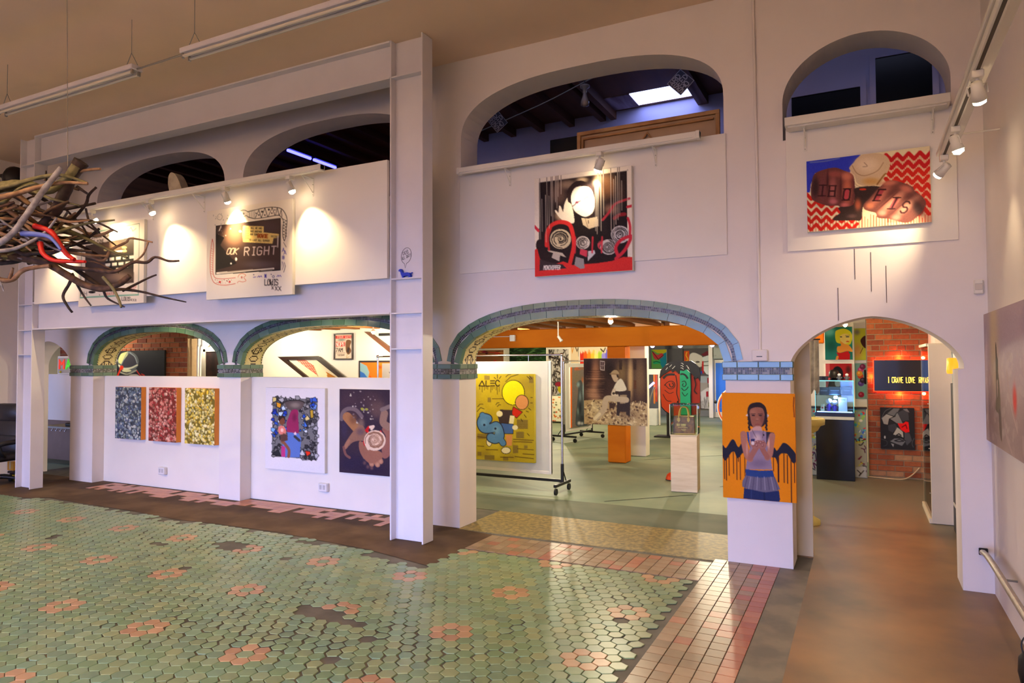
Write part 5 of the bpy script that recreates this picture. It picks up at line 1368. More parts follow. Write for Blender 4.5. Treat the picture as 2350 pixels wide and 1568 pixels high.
# --- three flower panels with orange edges
def flowers(seed, base, cols, n, darks):
    a = Art([(0, 0), (55, 0), (55, 72), (0, 72)], 84, 110, base)
    q = random.Random(seed)
    for k in range(n):
        x, y = q.uniform(-1, 56), q.uniform(-1, 73); r = q.uniform(1.1, 2.3)
        c = q.choice(cols); f = q.uniform(0.72, 1.05)
        a.ell(x, y, r*q.uniform(0.9, 1.5), r, tuple(min(255, v*f) for v in c), q.uniform(0, 3))
        a.ell(x-r*0.2, y-r*0.3, r*0.5, r*0.4, tuple(min(255, v*1.12) for v in c))
        if q.random() < 0.5: a.line([(x-r, y+r), (x, y+r*1.3), (x+r, y+r*0.8)], 0.5, q.choice(darks))
    for k in range(n//11):
        x, y = q.uniform(0, 55), q.uniform(0, 72); a.ell(x, y, q.uniform(0.6, 1.5), q.uniform(0.5, 1.0), q.choice(darks), q.uniform(0, 3))
    return a
FP = [('blue', 21, (70, 76, 84), [(140, 158, 168), (120, 138, 150), (176, 186, 180), (96, 112, 130), (150, 160, 146), (84, 96, 124), (196, 200, 190)], [(38, 42, 40), (52, 64, 46), (50, 48, 92)], -8.955, 'left flower panel in dusty blue with orange edges'),
      ('red', 22, (120, 50, 40), [(206, 130, 112), (222, 160, 140), (190, 92, 80), (226, 180, 156), (170, 60, 56), (214, 140, 120), (200, 110, 96)], [(70, 34, 26), (84, 88, 52), (110, 28, 30)], -8.245, 'middle flower panel in coral red with orange edges'),
      ('yellow', 23, (120, 104, 40), [(232, 212, 120), (236, 222, 150), (220, 196, 90), (238, 226, 170), (226, 190, 60), (230, 210, 130)], [(70, 62, 30), (90, 84, 40), (196, 130, 20)], -7.530, 'right flower panel in yellow with orange edges')]
for nm, sd, base, cols, darks, xc, lb in FP:
    painting('flower_panel', lb, 'painting', flowers(sd, base, cols, 430, darks), (xc+0.02, 6.044, 0.622), 0.555, 0.71, 0.068, side=(226, 140, 52), sname='edge_orange', group='flower panels on the low partition')

# --- long beach picture on the right wall
a = Art([(0, 0), (130, 0), (130, 90), (0, 90)], 150, 110, (196, 172, 166))
for x, y, rx, ry, c in ((20, 12, 60, 30, (186, 166, 176)), (30, 20, 14, 40, (224, 204, 150)), (90, 20, 60, 40, (166, 146, 164)), (30, 75, 60, 24, (150, 126, 118)), (95, 80, 50, 26, (156, 132, 130))): a.soft(x, y, rx, ry, c, 0.85)
a.specks(160, 0, 130, 30, 90, 0.8, 3.0, [(206, 184, 178), (180, 156, 150), (214, 196, 188), (168, 144, 138)], 3.0, 0.25)
a.poly([(33, 24), (35, 22), (37, 30), (39, 34), (38, 44), (35, 46), (34, 40)], (86, 72, 58), sm=True); a.line([(34, 30), (33, 62)], 2.0, (92, 78, 60)); a.poly([(38, 40), (42, 52), (42, 66), (30, 66), (32, 58), (36, 56)], (112, 96, 74), sm=True); a.poly([(38, 66), (43, 66), (44, 84), (39, 80)], (98, 74, 64), sm=True)
a.line([(52, 70), (56, 80), (70, 90)], 2.5, (176, 150, 146), sm=True); a.line([(60, 40), (66, 58), (80, 74)], 2.0, (182, 156, 150), sm=True); a.soft(76, 56, 4.5, 9, (226, 40, 30), 0.95); a.soft(110, 50, 10, 16, (150, 90, 90), 0.7)
a.grain(4)
painting('canvas_beach_figure', 'long canvas of a lone figure on a hazy beach on the right wall', 'painting', a, (RX-0.003, 4.93, 1.085), 1.80, 0.883, 0.030, -PI/2)

# ================================================================ HALL BEHIND THE ARCHES
M_ACRYL = glass('clear_acrylic', (240, 244, 232), ior=1.22)
M_TYRE = mat('castor_black', (20, 20, 21), 0.5, 0.03)
def castor(parent, x, y, r=0.042):
    MB().tube([(x, y, 0.10), (x, y+0.012, 0.075), (x, y+0.02, r)], 0.009, 6).build('castor_fork', M_CHROME, parent)
    MB().cyl((x-0.011, y+0.022, r), (x+0.011, y+0.022, r), r, n=16).build('castor_wheel', M_TYRE, parent)
def garment_rack(label, L, h, loc, rotz, half=0.21, bar=0.13):
    """chrome rack on black base bars with four castors; local x runs along the rail from the right end (0) to the left (-L)"""
    t = thing('garment_rack', label, 'rack', loc, rotz, 'rolling garment racks')
    for x in (0, -L):
        MB().rbox(x-0.02, x+0.02, -half-0.03, half+0.03, 0.098, 0.135, 0.004).build('foot_bar', M_BLK, t)
        MB().cyl((x, 0, 0.13), (x, 0, 0.36), 0.021).build('sleeve', M_BLK, t)
        MB().cyl((x, 0, 0.30), (x, 0, h), 0.0145).build('upright', M_CHROME, t)
        MB().tube([(x, half*0.55, 0.135), (x, 0.012, 0.30)], 0.008, 6).build('brace', M_BLK, t)
        MB().ball((x, 0, h), 0.024, n=10, m=6).build('corner_joint', M_CHROME, t)
        for y in (-half, half): castor(t, x, y-0.02)
    MB().rbox(-L, 0, -0.016, 0.016, bar, bar+0.035, 0.003).build('base_bar', M_BLK, t)
    MB().cyl((-L, 0, h), (0, 0, h), 0.0125).build('rail', M_CHROME, t)
    return t
M_PANEL = mat('grey_panel', (206, 206, 196), 0.7, 0.03)
def hung_board(label, w, z0, z1, loc, rotz, rail_h, hooks=2):
    t = thing('hung_panel', label, 'board', loc, rotz)
    MB().rbox(0, w, -0.016, 0.016, z0, z1, 0.003).build('sheet', M_PANEL, t)
    MB().rbox(w-0.03, w, -0.022, 0.022, z0-0.01, z1+0.005, 0.003).build('edge_strip', M_FIX, t)
    MB().rbox(0, w, -0.020, 0.020, z0-0.02, z0+0.02, 0.003).build('bottom_strip', M_FIX, t)
    for k in range(hooks):
        x = w*(0.2+0.6*k/max(1, hooks-1))
        MB().tube([(x, 0, z1), (x, 0, rail_h+0.012)], 0.004, 6).build('hook', M_CHROME, t)
    return t
garment_rack('chrome garment rack holding the grey panel with the yellow canvas', 2.90, 1.735, (-3.40, 8.03, 0), 0)
hung_board('grey white panel hanging from the near garment rack', 1.60, 0.245, 1.655, (-5.125, 7.99, 0), 0, 1.722)

# yellow newspaper canvas: lettering, a big blue dollar sign and plain colour shapes
a = Art([(30, 112), (960, 124), (960, 1450), (30, 1392)], 128, 176, (176, 156, 34))
g = random.Random(5)
for k in range(26): a.soft(g.uniform(60, 950), g.uniform(120, 1420), g.uniform(60, 160), g.uniform(40, 120), g.choice([(190, 168, 40), (160, 140, 40), (196, 178, 52), (150, 130, 46)]), 0.6)
for x, y, w, h in ((200, 140, 80, 66), (250, 470, 50, 70), (880, 160, 64, 100), (690, 800, 170, 140), (680, 980, 120, 100), (630, 1180, 80, 120), (90, 1010, 150, 80), (200, 1330, 150, 70), (480, 1350, 80, 60), (800, 1180, 50, 50), (90, 1280, 60, 60)):
    a.poly([(x, y), (x+w, y+4), (x+w, y+h), (x, y+h)], (108, 90, 48), 0.75)
    for q in range(4): a.line([(x+4, y+h*(q+.5)/4), (x+w-6, y+h*(q+.5)/4)], 5, (140, 122, 58), 0.8)
for x0, y0, x1, y1 in ((320, 490, 480, 490), (640, 1095, 940, 1110), (640, 1130, 920, 1138), (220, 1250, 400, 1252), (90, 1195, 190, 1200), (440, 1360, 640, 1362), (660, 1350, 940, 1380), (780, 1310, 950, 1320), (700, 1235, 940, 1250), (90, 1055, 220, 1070)): a.line([(x0, y0), (x1, y1)], 9, (74, 50, 26))
INK2 = (40, 28, 22)
a.line([(165, 222), (118, 296), (204, 300), (165, 222)], 15, INK2); a.line([(226, 222), (222, 300), (278, 300)], 15, INK2)
for yy in (222, 258, 296): a.line([(294, yy), (356, yy)], 14, INK2)
a.line([(430, 236), (410, 214), (385, 220), (370, 255), (385, 290), (412, 300), (430, 285)], 15, INK2, sm=True)
for x, y1 in ((128, 350), (165, 390), (200, 360), (226, 340), (250, 350), (298, 395), (320, 360), (346, 340), (380, 360), (398, 425), (425, 385)): a.line([(x, 300), (x, y1)], 6, INK2)
for p in (((350, 170), (372, 190)), ((398, 130), (402, 186)), ((455, 155), (430, 190))): a.line(p, 9, INK2)
# plain colour shapes in place of the painted figure
def blob(pts, c, w=9): a.poly(pts, c, sm=True); a.line(pts+[pts[0]], w, INK2)
a.ell(640, 400, 175, 190, INK2); a.ell(640, 400, 166, 181, (226, 220, 20)); a.ell(770, 545, 104, 114, INK2); a.ell(770, 545, 95, 105, (206, 142, 84))
a.poly([(640, 610), (780, 690), (690, 780), (610, 720)], (196, 40, 24)); a.line([(640, 610), (780, 690), (690, 780), (610, 720), (640, 610)], 8, INK2)
a.poly([(440, 650), (620, 660), (640, 860), (430, 860), (400, 740)], (62, 50, 52)); a.poly([(590, 740), (660, 745), (640, 870), (570, 866)], (224, 216, 170))
a.poly([(450, 850), (640, 870), (636, 1012), (480, 1012)], (66, 100, 166)); a.line([(450, 850), (640, 870), (636, 1012), (480, 1012), (450, 850)], 8, INK2)
a.ell(430, 715, 48, 44, (226, 218, 176)); a.ell(665, 920, 44, 36, (226, 218, 176)); a.poly([(520, 1030), (625, 1025), (612, 1190), (540, 1190)], (206, 140, 84)); a.ell(525, 1260, 76, 54, INK2); a.ell(525, 1260, 68, 46, (230, 222, 186)); a.ell(270, 1130, 46, 74, INK2); a.ell(270, 1130, 39, 67, (230, 222, 186))
# blue dollar sign
for w, c in ((150, (40, 44, 66)), (122, (84, 132, 186))):
    a.line([(250, 790), (190, 780), (150, 850), (190, 930), (300, 930), (380, 900), (420, 960), (430, 1050), (360, 1090), (300, 1070)], w, c, sm=True)
    a.line([(170, 740), (230, 860)], w*0.7, c); a.line([(400, 1030), (480, 1150)], w*0.7, c)
a.soft(190, 850, 60, 60, (110, 160, 210), 0.7); a.soft(380, 960, 60, 70, (120, 166, 206), 0.7); a.ell(196, 880, 17, 17, (36, 44, 70)); a.ell(365, 936, 17, 17, (36, 44, 70))
for pts in ([(95, 610), (130, 570), (178, 570)], [(88, 680), (140, 622), (195, 640)], [(375, 580), (395, 552), (425, 550)], [(396, 608), (420, 580), (448, 580)], [(525, 235), (600, 165), (720, 128)], [(530, 165), (560, 135), (605, 125)], [(850, 160), (900, 205)], [(890, 155), (925, 200)], [(870, 630), (905, 660)], [(805, 730), (835, 770)], [(850, 1010), (880, 1040)], [(755, 790), (778, 830)], [(835, 675), (870, 690)], [(900, 555), (930, 555)], [(905, 475), (930, 475)]): a.line(pts, 8, INK2)
a.grain(5)
painting('canvas_yellow_newspaper', 'yellow newspaper canvas lettered ALEC with a big blue dollar sign', 'painting', a, (-4.1825, 7.972, 0.36), 0.895, 1.132, 0.045, side=(176, 160, 40), sname='canvas_yellow')

# second rack deeper in the hall with the hooded figure picture
RZ = math.radians(79.2)
garment_rack('farther chrome garment rack carrying the hooded figure picture', 1.10, 1.66, (-5.29, 14.16, 0), RZ, 0.27)
hung_board('grey panel hanging from the farther garment rack', 1.02, 0.22, 1.60, (-5.488, 13.13, 0), RZ, 1.65)
a = Art([(370, 365), (700, 372), (700, 1290), (385, 1305)], 60, 120, (122, 108, 98))
a.poly([(370, 365), (402, 366), (405, 1305), (385, 1305)], (236, 106, 18)); a.soft(470, 520, 80, 160, (126, 112, 84), 0.8); a.specks(30, 440, 690, 366, 420, 6, 16, [(206, 90, 40), (160, 100, 60)], 2, 0.7); a.soft(570, 590, 20, 60, (206, 96, 40), 0.8)
a.poly([(470, 640), (520, 585), (560, 610), (590, 760), (640, 860), (640, 1290), (480, 1280), (460, 1180), (480, 980), (500, 720)], (70, 78, 82), sm=True)
for x, y, rx, ry, c in ((500, 650, 30, 50, (150, 176, 176)), (580, 740, 16, 160, (156, 184, 188)), (530, 860, 20, 110, (130, 150, 160)), (500, 1060, 20, 60, (120, 146, 140)), (530, 1000, 26, 120, (36, 40, 48)), (600, 950, 16, 140, (140, 160, 166)), (560, 1180, 50, 60, (44, 50, 58)), (515, 1240, 30, 30, (214, 214, 214)), (560, 1250, 26, 26, (190, 196, 196))): a.soft(x, y, rx, ry, c, 0.9)
a.grain(6)
t = painting('canvas_hooded_figure', 'tall grey canvas of a hooded figure with an orange edge', 'painting', a, (-5.488+0.53*math.cos(RZ)+0.018*math.sin(RZ), 13.13+0.53*math.sin(RZ)-0.018*math.cos(RZ), 0.27), 0.80, 1.26, 0.03, RZ)

# timber post, girder, white post
tag(MB().rbox(-3.748, -3.445, 10.76, 11.05, 0, 1.892, 0.012).build('timber_post', M_WOOD2), 'stout orange timber post under the girder', 'post')
tag(MB().rbox(-3.66, -3.37, 11.66, 11.90, 0, 2.20, 0.006).build('white_post', M_PART), 'white square post behind the orange timber post', 'post')
tag(MB().rbox(-15.0, -0.50, 10.66, 10.95, 1.892, 2.205, 0.012).build('timber_girder', M_WOOD2), 'long orange timber girder across the hall', 'beam')
# photograph of a seated man, hung on the post
a = Art([(622, 268), (1530, 262), (1535, 1225), (632, 1222)], 120, 128, (74, 54, 52))
for x, y, rx, ry, c in ((700, 420, 80, 200, (52, 34, 42)), (800, 560, 70, 330, (190, 130, 100)), (790, 780, 130, 120, (226, 170, 136)), (1000, 430, 80, 160, (46, 36, 40)), (1180, 480, 90, 200, (140, 112, 76)), (1300, 560, 46, 340, (226, 186, 130)), (1430, 560, 90, 320, (134, 104, 78)), (900, 700, 90, 160, (60, 44, 46))): a.soft(x, y, rx, ry, c, 0.9)
for k in range(60): y = 440+k*7; a.line([(640+g.uniform(0, 60), y), (900+g.uniform(-40, 40), y+g.uniform(-4, 4))], 4, g.choice([(110, 76, 70), (60, 40, 46), (214, 160, 130)]), 0.5)
for x in (1140, 1340): a.poly([(x, 290), (x+44, 290), (x+42, 430), (x, 430)], (70, 52, 46)); a.poly([(x+4, 580), (x+40, 580), (x+40, 700), (x+4, 700)], (104, 66, 48))
a.poly([(866, 300), (935, 310), (930, 445), (870, 438)], (206, 188, 186)); a.poly([(874, 312), (926, 320), (922, 434), (878, 428)], (80, 56, 60)); a.line([(900, 312), (898, 432)], 5, (206, 188, 186)); a.line([(872, 372), (926, 376)], 5, (206, 188, 186))
a.poly([(630, 880), (900, 860), (1130, 860), (1300, 900), (1535, 900), (1535, 1225), (632, 1222)], (196, 168, 128))
a.specks(420, 640, 1530, 880, 1220, 4, 15, [(226, 202, 160), (240, 222, 180), (150, 118, 90), (90, 66, 58), (206, 180, 136), (120, 90, 74)], 2.2, 0.9); a.soft(1250, 1060, 160, 90, (110, 84, 70), 0.5); a.soft(800, 980, 120, 80, (244, 228, 186), 0.5)
a.poly([(1135, 740), (1300, 730), (1300, 800), (1290, 1090), (1240, 1070), (1240, 1030), (1150, 1030), (1140, 1090), (1100, 1080), (1110, 880), (1135, 880)], (66, 54, 58)); a.poly([(1150, 790), (1250, 785), (1246, 830), (1150, 835)], (170, 146, 118)); a.poly([(1150, 850), (1230, 845), (1226, 910), (1150, 915)], (180, 156, 130))
a.poly([(1060, 710), (1110, 600), (1170, 560), (1220, 640), (1240, 720), (1130, 740)], (240, 228, 204), sm=True); a.line([(1070, 720), (1050, 790), (1110, 800)], 46, (226, 206, 180), sm=True)
a.line([(1240, 860), (1100, 850), (960, 850), (930, 980), (880, 1060), (820, 1120)], 80, (206, 186, 160), sm=True); a.line([(860, 1070), (790, 1140)], 44, (240, 224, 190)); a.poly([(1000, 910), (1100, 910), (1070, 980), (1000, 990)], (80, 60, 56))
a.poly([(1030, 520), (1040, 490), (1130, 490), (1130, 540), (1110, 600), (1070, 600)], (206, 180, 150), sm=True); a.poly([(1020, 490), (1060, 440), (1110, 440), (1140, 490), (1090, 500)], (186, 160, 124), sm=True); a.line([(1010, 492), (1140, 496)], 14, (150, 120, 92)); a.poly([(1100, 500), (1134, 500), (1130, 550), (1110, 540)], (70, 52, 46)); a.ell(1060, 770, 18, 18, (70, 56, 50)); a.ell(1105, 768, 18, 18, (70, 56, 50))
a.grain(6)
painting('photo_seated_man', 'sepia photograph of a man seated on a chair hung on the timber post', 'painting', a, (-3.608, 10.757, 0.612), 1.075, 1.085, 0.030)

# plinth, clear case and handbag
PZ = math.radians(7)
t = thing('plinth', 'pale plywood plinth under the handbag case', 'plinth', (-2.055, 8.90, 0), PZ)
M_PLY = mat_two('pale_plywood', (206, 184, 150), (222, 204, 172), 3, 0.35, 0.65, 0.6, 0.0, (1, 1, 6))
MB().rbox(-0.163, 0.163, -0.19, 0.19, 0, 0.703, 0.003).build('body', M_PLY, t)
MB().rbox(-0.168, 0.168, -0.195, 0.195, 0.703, 0.716, 0.002).build('top', M_PLY, t)
t = thing('acrylic_case', 'clear acrylic case over the handbag on the plinth', 'display case', (-2.055, 8.90, 0.7165), PZ)
w, d, h, e = 0.168, 0.180, 0.375, 0.008
for nm, b in (('front_pane', (-w, w, -d, -d+e, 0, h)), ('back_pane', (-w, w, d-e, d, 0, h)), ('side_pane', (-w, -w+e, -d+e, d-e, 0, h)), ('side_pane', (w-e, w, -d+e, d-e, 0, h)), ('top_pane', (-w, w, -d, d, h, h+e))):
    MB().box(*b).build(nm, M_ACRYL, t)
M_EDGE = mat('acrylic_edge', (206, 206, 150), 0.2, 0.02)
for sx in (-1, 1):
    for sy in (-1, 1):
        MB().box(sx*w-0.004, sx*w+0.004, sy*d-0.004, sy*d+0.004, 0, h+e).build('edge', M_EDGE, t)
t = thing('handbag', 'brown and gold handbag with tan handles inside the clear case', 'handbag', (-2.06, 8.88, 0.7175), PZ)
M_BAG = mat_two('bag_leather', (116, 70, 24), (156, 100, 40), 20, rough=0.35)
M_TAN = mat('bag_tan', (222, 180, 110), 0.4, 0.05)
bp = [(-0.135, 0.01), (-0.125, 0.0), (0.125, 0.0), (0.135, 0.01), (0.122, 0.225), (-0.122, 0.225)]
MB().prism(bp, -0.075, 0.075).build('body', M_BAG, t)
for sy in (-0.077, 0.077):
    MB().tube(catmull([(-0.06, sy, 0.17), (-0.055, sy*0.8, 0.27), (-0.03, sy*0.5, 0.335), (0.03, sy*0.5, 0.335), (0.055, sy*0.8, 0.27), (0.06, sy, 0.17)], 6), 0.008, 8).build('handle', M_TAN, t)
    for sx in (-0.06, 0.06):
        MB().prism([(sx-0.018, 0.17), (sx-0.016, 0.205), (sx+0.016, 0.205), (sx+0.018, 0.17), (sx, 0.15)], sy-0.004, sy+0.004).build('handle_tab', M_TAN, t)
mb = MB()
for pl in text_lines('SELF ENERGY', -0.085, 0.105, 0.024, 0.34, 0.10): mb.strip(pl, 0.004, -0.0775, -0.0752)
for pl in ([(-0.07, 0.085), (0.0, 0.09), (0.05, 0.082)], [(-0.03, 0.06), (0.03, 0.058)], [(-0.02, 0.045), (0.02, 0.043)]): mb.strip(pl, 0.005, -0.0775, -0.0752)
o = mb.build('gold_lettering', mat('gold_foil', (230, 180, 90), 0.3, 0, metal=0.6), t); o['kind'] = 'stuff'; o['label'] = 'gold hand lettering on the bag'
MB().box(-0.137, 0.137, -0.077, 0.077, 0.0, 0.012).build('base_trim', M_TAN, t)

# cut-out face standing in the hall
t = thing('cutout_face', 'big cut out face in orange and green panels with black hair', 'sculpture', (-3.52, 14.8, 0))
def rel(p): return [(x+3.52, z) for x, z in p]
M_CO = mat('cutout_orange', (206, 62, 14), 0.45, 0.03); M_CG = mat('cutout_green', (24, 178, 132), 0.45, 0.03); M_CR = mat('cutout_rust', (162, 36, 10), 0.45, 0.03); M_CK = mat('cutout_black', (20, 22, 30), 0.4, 0.03); M_CW = mat('cutout_white', (224, 226, 226), 0.5, 0.02)
orL = [(-3.93, 1.19), (-3.92, 1.30), (-3.863, 1.36), (-3.78, 1.40), (-3.697, 1.462), (-3.615, 1.432), (-3.505, 1.442), (-3.505, 0.55), (-3.60, 0.44), (-3.769, 0.533), (-3.831, 0.572), (-3.912, 0.662), (-3.932, 0.887)]
MB().prism(rel([(x-0.02 if x < -3.6 else x, z-(0.02 if z < 0.8 else 0)) for x, z in orL]), 0.012, 0.05).build('face_outline', M_CK, t)
MB().prism(rel(orL), -0.02, 0.02).build('left_face_panel', M_CO, t)
MB().prism(rel([(-3.504, 1.44), (-3.42, 1.46), (-3.352, 1.463), (-3.292, 1.402), (-3.289, 1.301), (-3.271, 1.1), (-3.289, 0.899), (-3.276, 0.50), (-3.50, 0.50)]), -0.05, -0.01).build('middle_face_panel', M_CG, t)
MB().prism(rel([(-3.274, 1.432), (-3.173, 1.40), (-3.105, 1.34), (-3.091, 1.203), (-3.097, 0.52), (-3.268, 0.50), (-3.274, 0.899)]), -0.02, 0.02).build('right_face_panel', M_CR, t)
MB().prism(rel([(-3.277, 1.45), (-3.262, 1.45), (-3.262, 0.5), (-3.28, 0.5), (-3.275, 0.9)]), -0.06, 0.0).build('dividing_strip', M_CK, t)
MB().prism(rel([(-3.945, 1.28), (-3.92, 1.44), (-3.83, 1.54), (-3.79, 1.60), (-3.695, 1.632), (-3.613, 1.645), (-3.25, 1.645), (-3.165, 1.59), (-3.095, 1.51), (-3.07, 1.383), (-3.075, 1.22), (-3.12, 1.30), (-3.165, 1.262), (-3.235, 1.36), (-3.287, 1.412), (-3.352, 1.473), (-3.423, 1.432), (-3.50, 1.45), (-3.524, 1.37), (-3.60, 1.45), (-3.656, 1.40), (-3.70, 1.462), (-3.79, 1.39), (-3.863, 1.349)]), -0.066, -0.022).build('hair', M_CK, t)
for pl, w in (([(-3.87, 1.27), (-3.80, 1.34), (-3.70, 1.36), (-3.62, 1.355)], 0.045), ([(-3.49, 1.36), (-3.44, 1.37), (-3.38, 1.34), (-3.335, 1.27)], 0.034), ([(-3.85, 1.12), (-3.78, 1.19), (-3.70, 1.215), (-3.64, 1.19), (-3.62, 1.12), (-3.66, 1.06), (-3.74, 1.05), (-3.79, 1.09), (-3.83, 1.13)], 0.012), ([(-3.74, 1.16), (-3.72, 1.10), (-3.67, 1.09), (-3.65, 1.14), (-3.68, 1.18)], 0.016), ([(-3.84, 1.02), (-3.74, 0.95), (-3.65, 0.98)], 0.010), ([(-3.88, 0.93), (-3.80, 0.80), (-3.70, 0.78)], 0.010), ([(-3.60, 1.35), (-3.57, 1.15), (-3.58, 0.95), (-3.54, 0.80), (-3.58, 0.76)], 0.014), ([(-3.57, 0.79), (-3.52, 0.72), (-3.46, 0.74), (-3.42, 0.79)], 0.018)):
    MB().strip(rel(catmull(pl, 5)), w, -0.062 if pl[0][0] > -3.5 else -0.030, -0.05 if pl[0][0] > -3.5 else -0.02).build('drawn_line', M_CK, t)
for pl, w in (([(-3.46, 1.20), (-3.40, 1.22), (-3.37, 1.15), (-3.41, 1.10), (-3.45, 1.13), (-3.43, 1.17)], 0.012), ([(-3.47, 1.07), (-3.42, 1.02), (-3.36, 1.05), (-3.33, 1.10)], 0.012), ([(-3.46, 0.98), (-3.40, 0.90), (-3.34, 0.96)], 0.010), ([(-3.21, 1.30), (-3.17, 1.15), (-3.20, 1.02), (-3.15, 0.95)], 0.014)):
    MB().strip(rel(catmull(pl, 5)), w, -0.062, -0.019).build('drawn_line', M_CK, t)
for k, (x, z, dx, dz) in enumerate(((-3.80, 1.56, .06, .03), (-3.72, 1.52, .05, .05), (-3.80, 1.46, .04, .05), (-3.66, 1.48, .06, .06), (-3.47, 1.60, .05, -.03), (-3.48, 1.55, .06, -.03), (-3.48, 1.50, .06, -.03), (-3.36, 1.55, .04, -.06), (-3.33, 1.52, .03, -.06))):
    MB().strip(rel([(x, z), (x+dx*.5, z+dz*.3+.01), (x+dx, z+dz)]), 0.012, -0.072, -0.066).build('hair_highlight', M_CW, t)
MB().rbox(-0.30, 0.20, 0.02, 0.06, 0.0, 0.55, 0.004).build('stand_board', M_BLK, t)
MB().rbox(-0.55, 0.25, -0.10, 0.25, 0.0, 0.025, 0.004).build('base_plate', M_BLK, t)
t = thing('orange_dome', 'small orange dome on the floor by the plinth', 'dome', (-2.38, 9.55, 0))
MB().lathe([(0.10, 0), (0.098, 0.03), (0.08, 0.075), (0.045, 0.10), (0.004, 0.11)], 20).build('shell', M_CO, t)
MB().lathe([(0.103, 0), (0.103, 0.008), (0.098, 0.010)], 20).build('rim', M_CK, t)

# far wall: murals and boxes
def board(name, label, cat, art, x0, x1, z0, z1, y, depth=0.03, side=(228, 222, 210), sname='canvas_white'):
    return painting(name, label, cat, art, ((x0+x1)/2, y, z0), x1-x0, z1-z0, depth, 0, side, sname)
a = Art([(0, 0), (30, 0), (30, 42), (0, 42)], 34, 46, (110, 180, 90))
a.poly([(0, 0), (30, 0), (30, 10), (12, 8)], (214, 200, 40)); a.poly([(18, 12), (30, 6), (30, 42), (22, 42), (16, 28)], (40, 150, 170)); a.poly([(2, 4), (12, 12), (20, 8), (24, 14), (14, 22), (6, 20)], (214, 70, 74), sm=True); a.line([(2, 4), (14, 22), (24, 12)], 1, INK2); a.poly([(3, 26), (18, 24), (18, 31), (4, 32)], (50, 190, 120)); a.line([(4, 28), (10, 26), (17, 29)], 1, INK2)
board('butterfly_mural', 'bright far canvas of a red butterfly on green', 'painting', a, -5.80, -5.33, 1.42, 2.0, 20.797)
tag(MB().rbox(-5.27, -4.82, 20.70, 20.80, 0.9, 2.02, 0.004).build('grey_wall_board', mat('dark_grey_panel', (74, 72, 74), 0.6)), 'plain dark grey panel on the far wall beside the butterfly', 'panel')
a = Art([(800, 60), (1430, 60), (1430, 1370), (800, 1370)], 62, 128, (84, 80, 78))
a.poly([(800, 120), (920, 120), (940, 380), (800, 380)], (206, 80, 30)); a.line([(870, 150), (850, 220), (890, 300), (850, 350)], 22, (236, 180, 40), sm=True)
a.poly([(920, 300), (940, 200), (1020, 160), (1140, 200), (1220, 260), (1230, 400), (1160, 470), (1000, 440), (930, 380)], (214, 210, 196), sm=True); a.ell(1110, 360, 46, 20, (90, 84, 80)); a.poly([(1190, 200), (1320, 130), (1420, 140), (1420, 200), (1250, 240)], (110, 40, 50)); a.poly([(1220, 260), (1420, 200), (1420, 660), (1300, 620), (1240, 540)], (216, 226, 222)); a.line([(1240, 440), (1420, 430)], 12, INK2); a.line([(1250, 360), (1420, 340)], 14, (60, 70, 66)); a.poly([(1205, 350), (1240, 340), (1245, 600), (1200, 600)], (190, 40, 44)); a.poly([(1160, 560), (1220, 560), (1190, 640)], (40, 70, 160))
a.poly([(1160, 660), (1420, 660), (1420, 800), (1160, 800)], (150, 160, 156)); a.poly([(1320, 700), (1420, 680), (1420, 800), (1320, 820)], (150, 36, 46)); a.poly([(1160, 800), (1330, 800), (1340, 1000), (1160, 1080)], (150, 144, 128)); a.poly([(1340, 810), (1400, 810), (1390, 960)], (226, 224, 216)); a.poly([(1170, 1000), (1330, 900), (1420, 960), (1420, 1360), (1170, 1340)], (196, 192, 180)); a.poly([(1290, 990), (1340, 980), (1340, 1100), (1290, 1100)], (150, 30, 44)); a.poly([(1340, 1220), (1400, 1200), (1420, 1340), (1350, 1350)], (170, 180, 40))
for k in range(16): x = 1180+k*15; a.line([(x, 1200+g.uniform(-120, 40)), (x+g.uniform(-30, 30), 1330)], 6, (60, 60, 58))
a.poly([(800, 380), (1160, 480), (1160, 1370), (800, 1370)], (60, 60, 62))
board('portrait_mural', 'tall black and white portrait mural with red marks on the far wall', 'painting', a, -4.80, -3.98, 0.21, 2.03, 20.797)
tag(MB().rbox(-3.99, -3.875, 20.3, 20.6, 0, 2.42, 0.004).build('white_pilaster', M_FIX), 'narrow white pilaster beside the portrait mural', 'post')
t = thing('blue_door_panel', 'bright blue panel in a white frame on the far wall', 'panel', (-3.70, 20.62, 0))
MB().rbox(-0.17, 0.45, -0.05, 0.05, 0, 1.68, 0.004).build('frame', M_FIX, t)
MB().rbox(-0.14, 0.42, -0.056, -0.048, 0.16, 1.585, 0.002).build('blue_sheet', mat('vivid_blue', (30, 120, 238), 0.5, 0.02), t)
t = thing('grey_cupboard', 'grey cupboard high on the far wall above the blue panel', 'cabinet', (-3.60, 20.55, 1.70))
MB().rbox(-0.26, 0.4, -0.2, 0.2, 0, 0.45, 0.006).build('body', mat('cupboard_grey', (158, 166, 156), 0.5), t)
MB().rbox(-0.245, 0.385, -0.212, -0.2, 0.015, 0.435, 0.004).build('door', mat('cupboard_grey', (158, 166, 156), 0.5), t)
MB().ball((-0.20, -0.22, 0.1), 0.018, n=8, m=6).build('knob', M_CHROME, t)
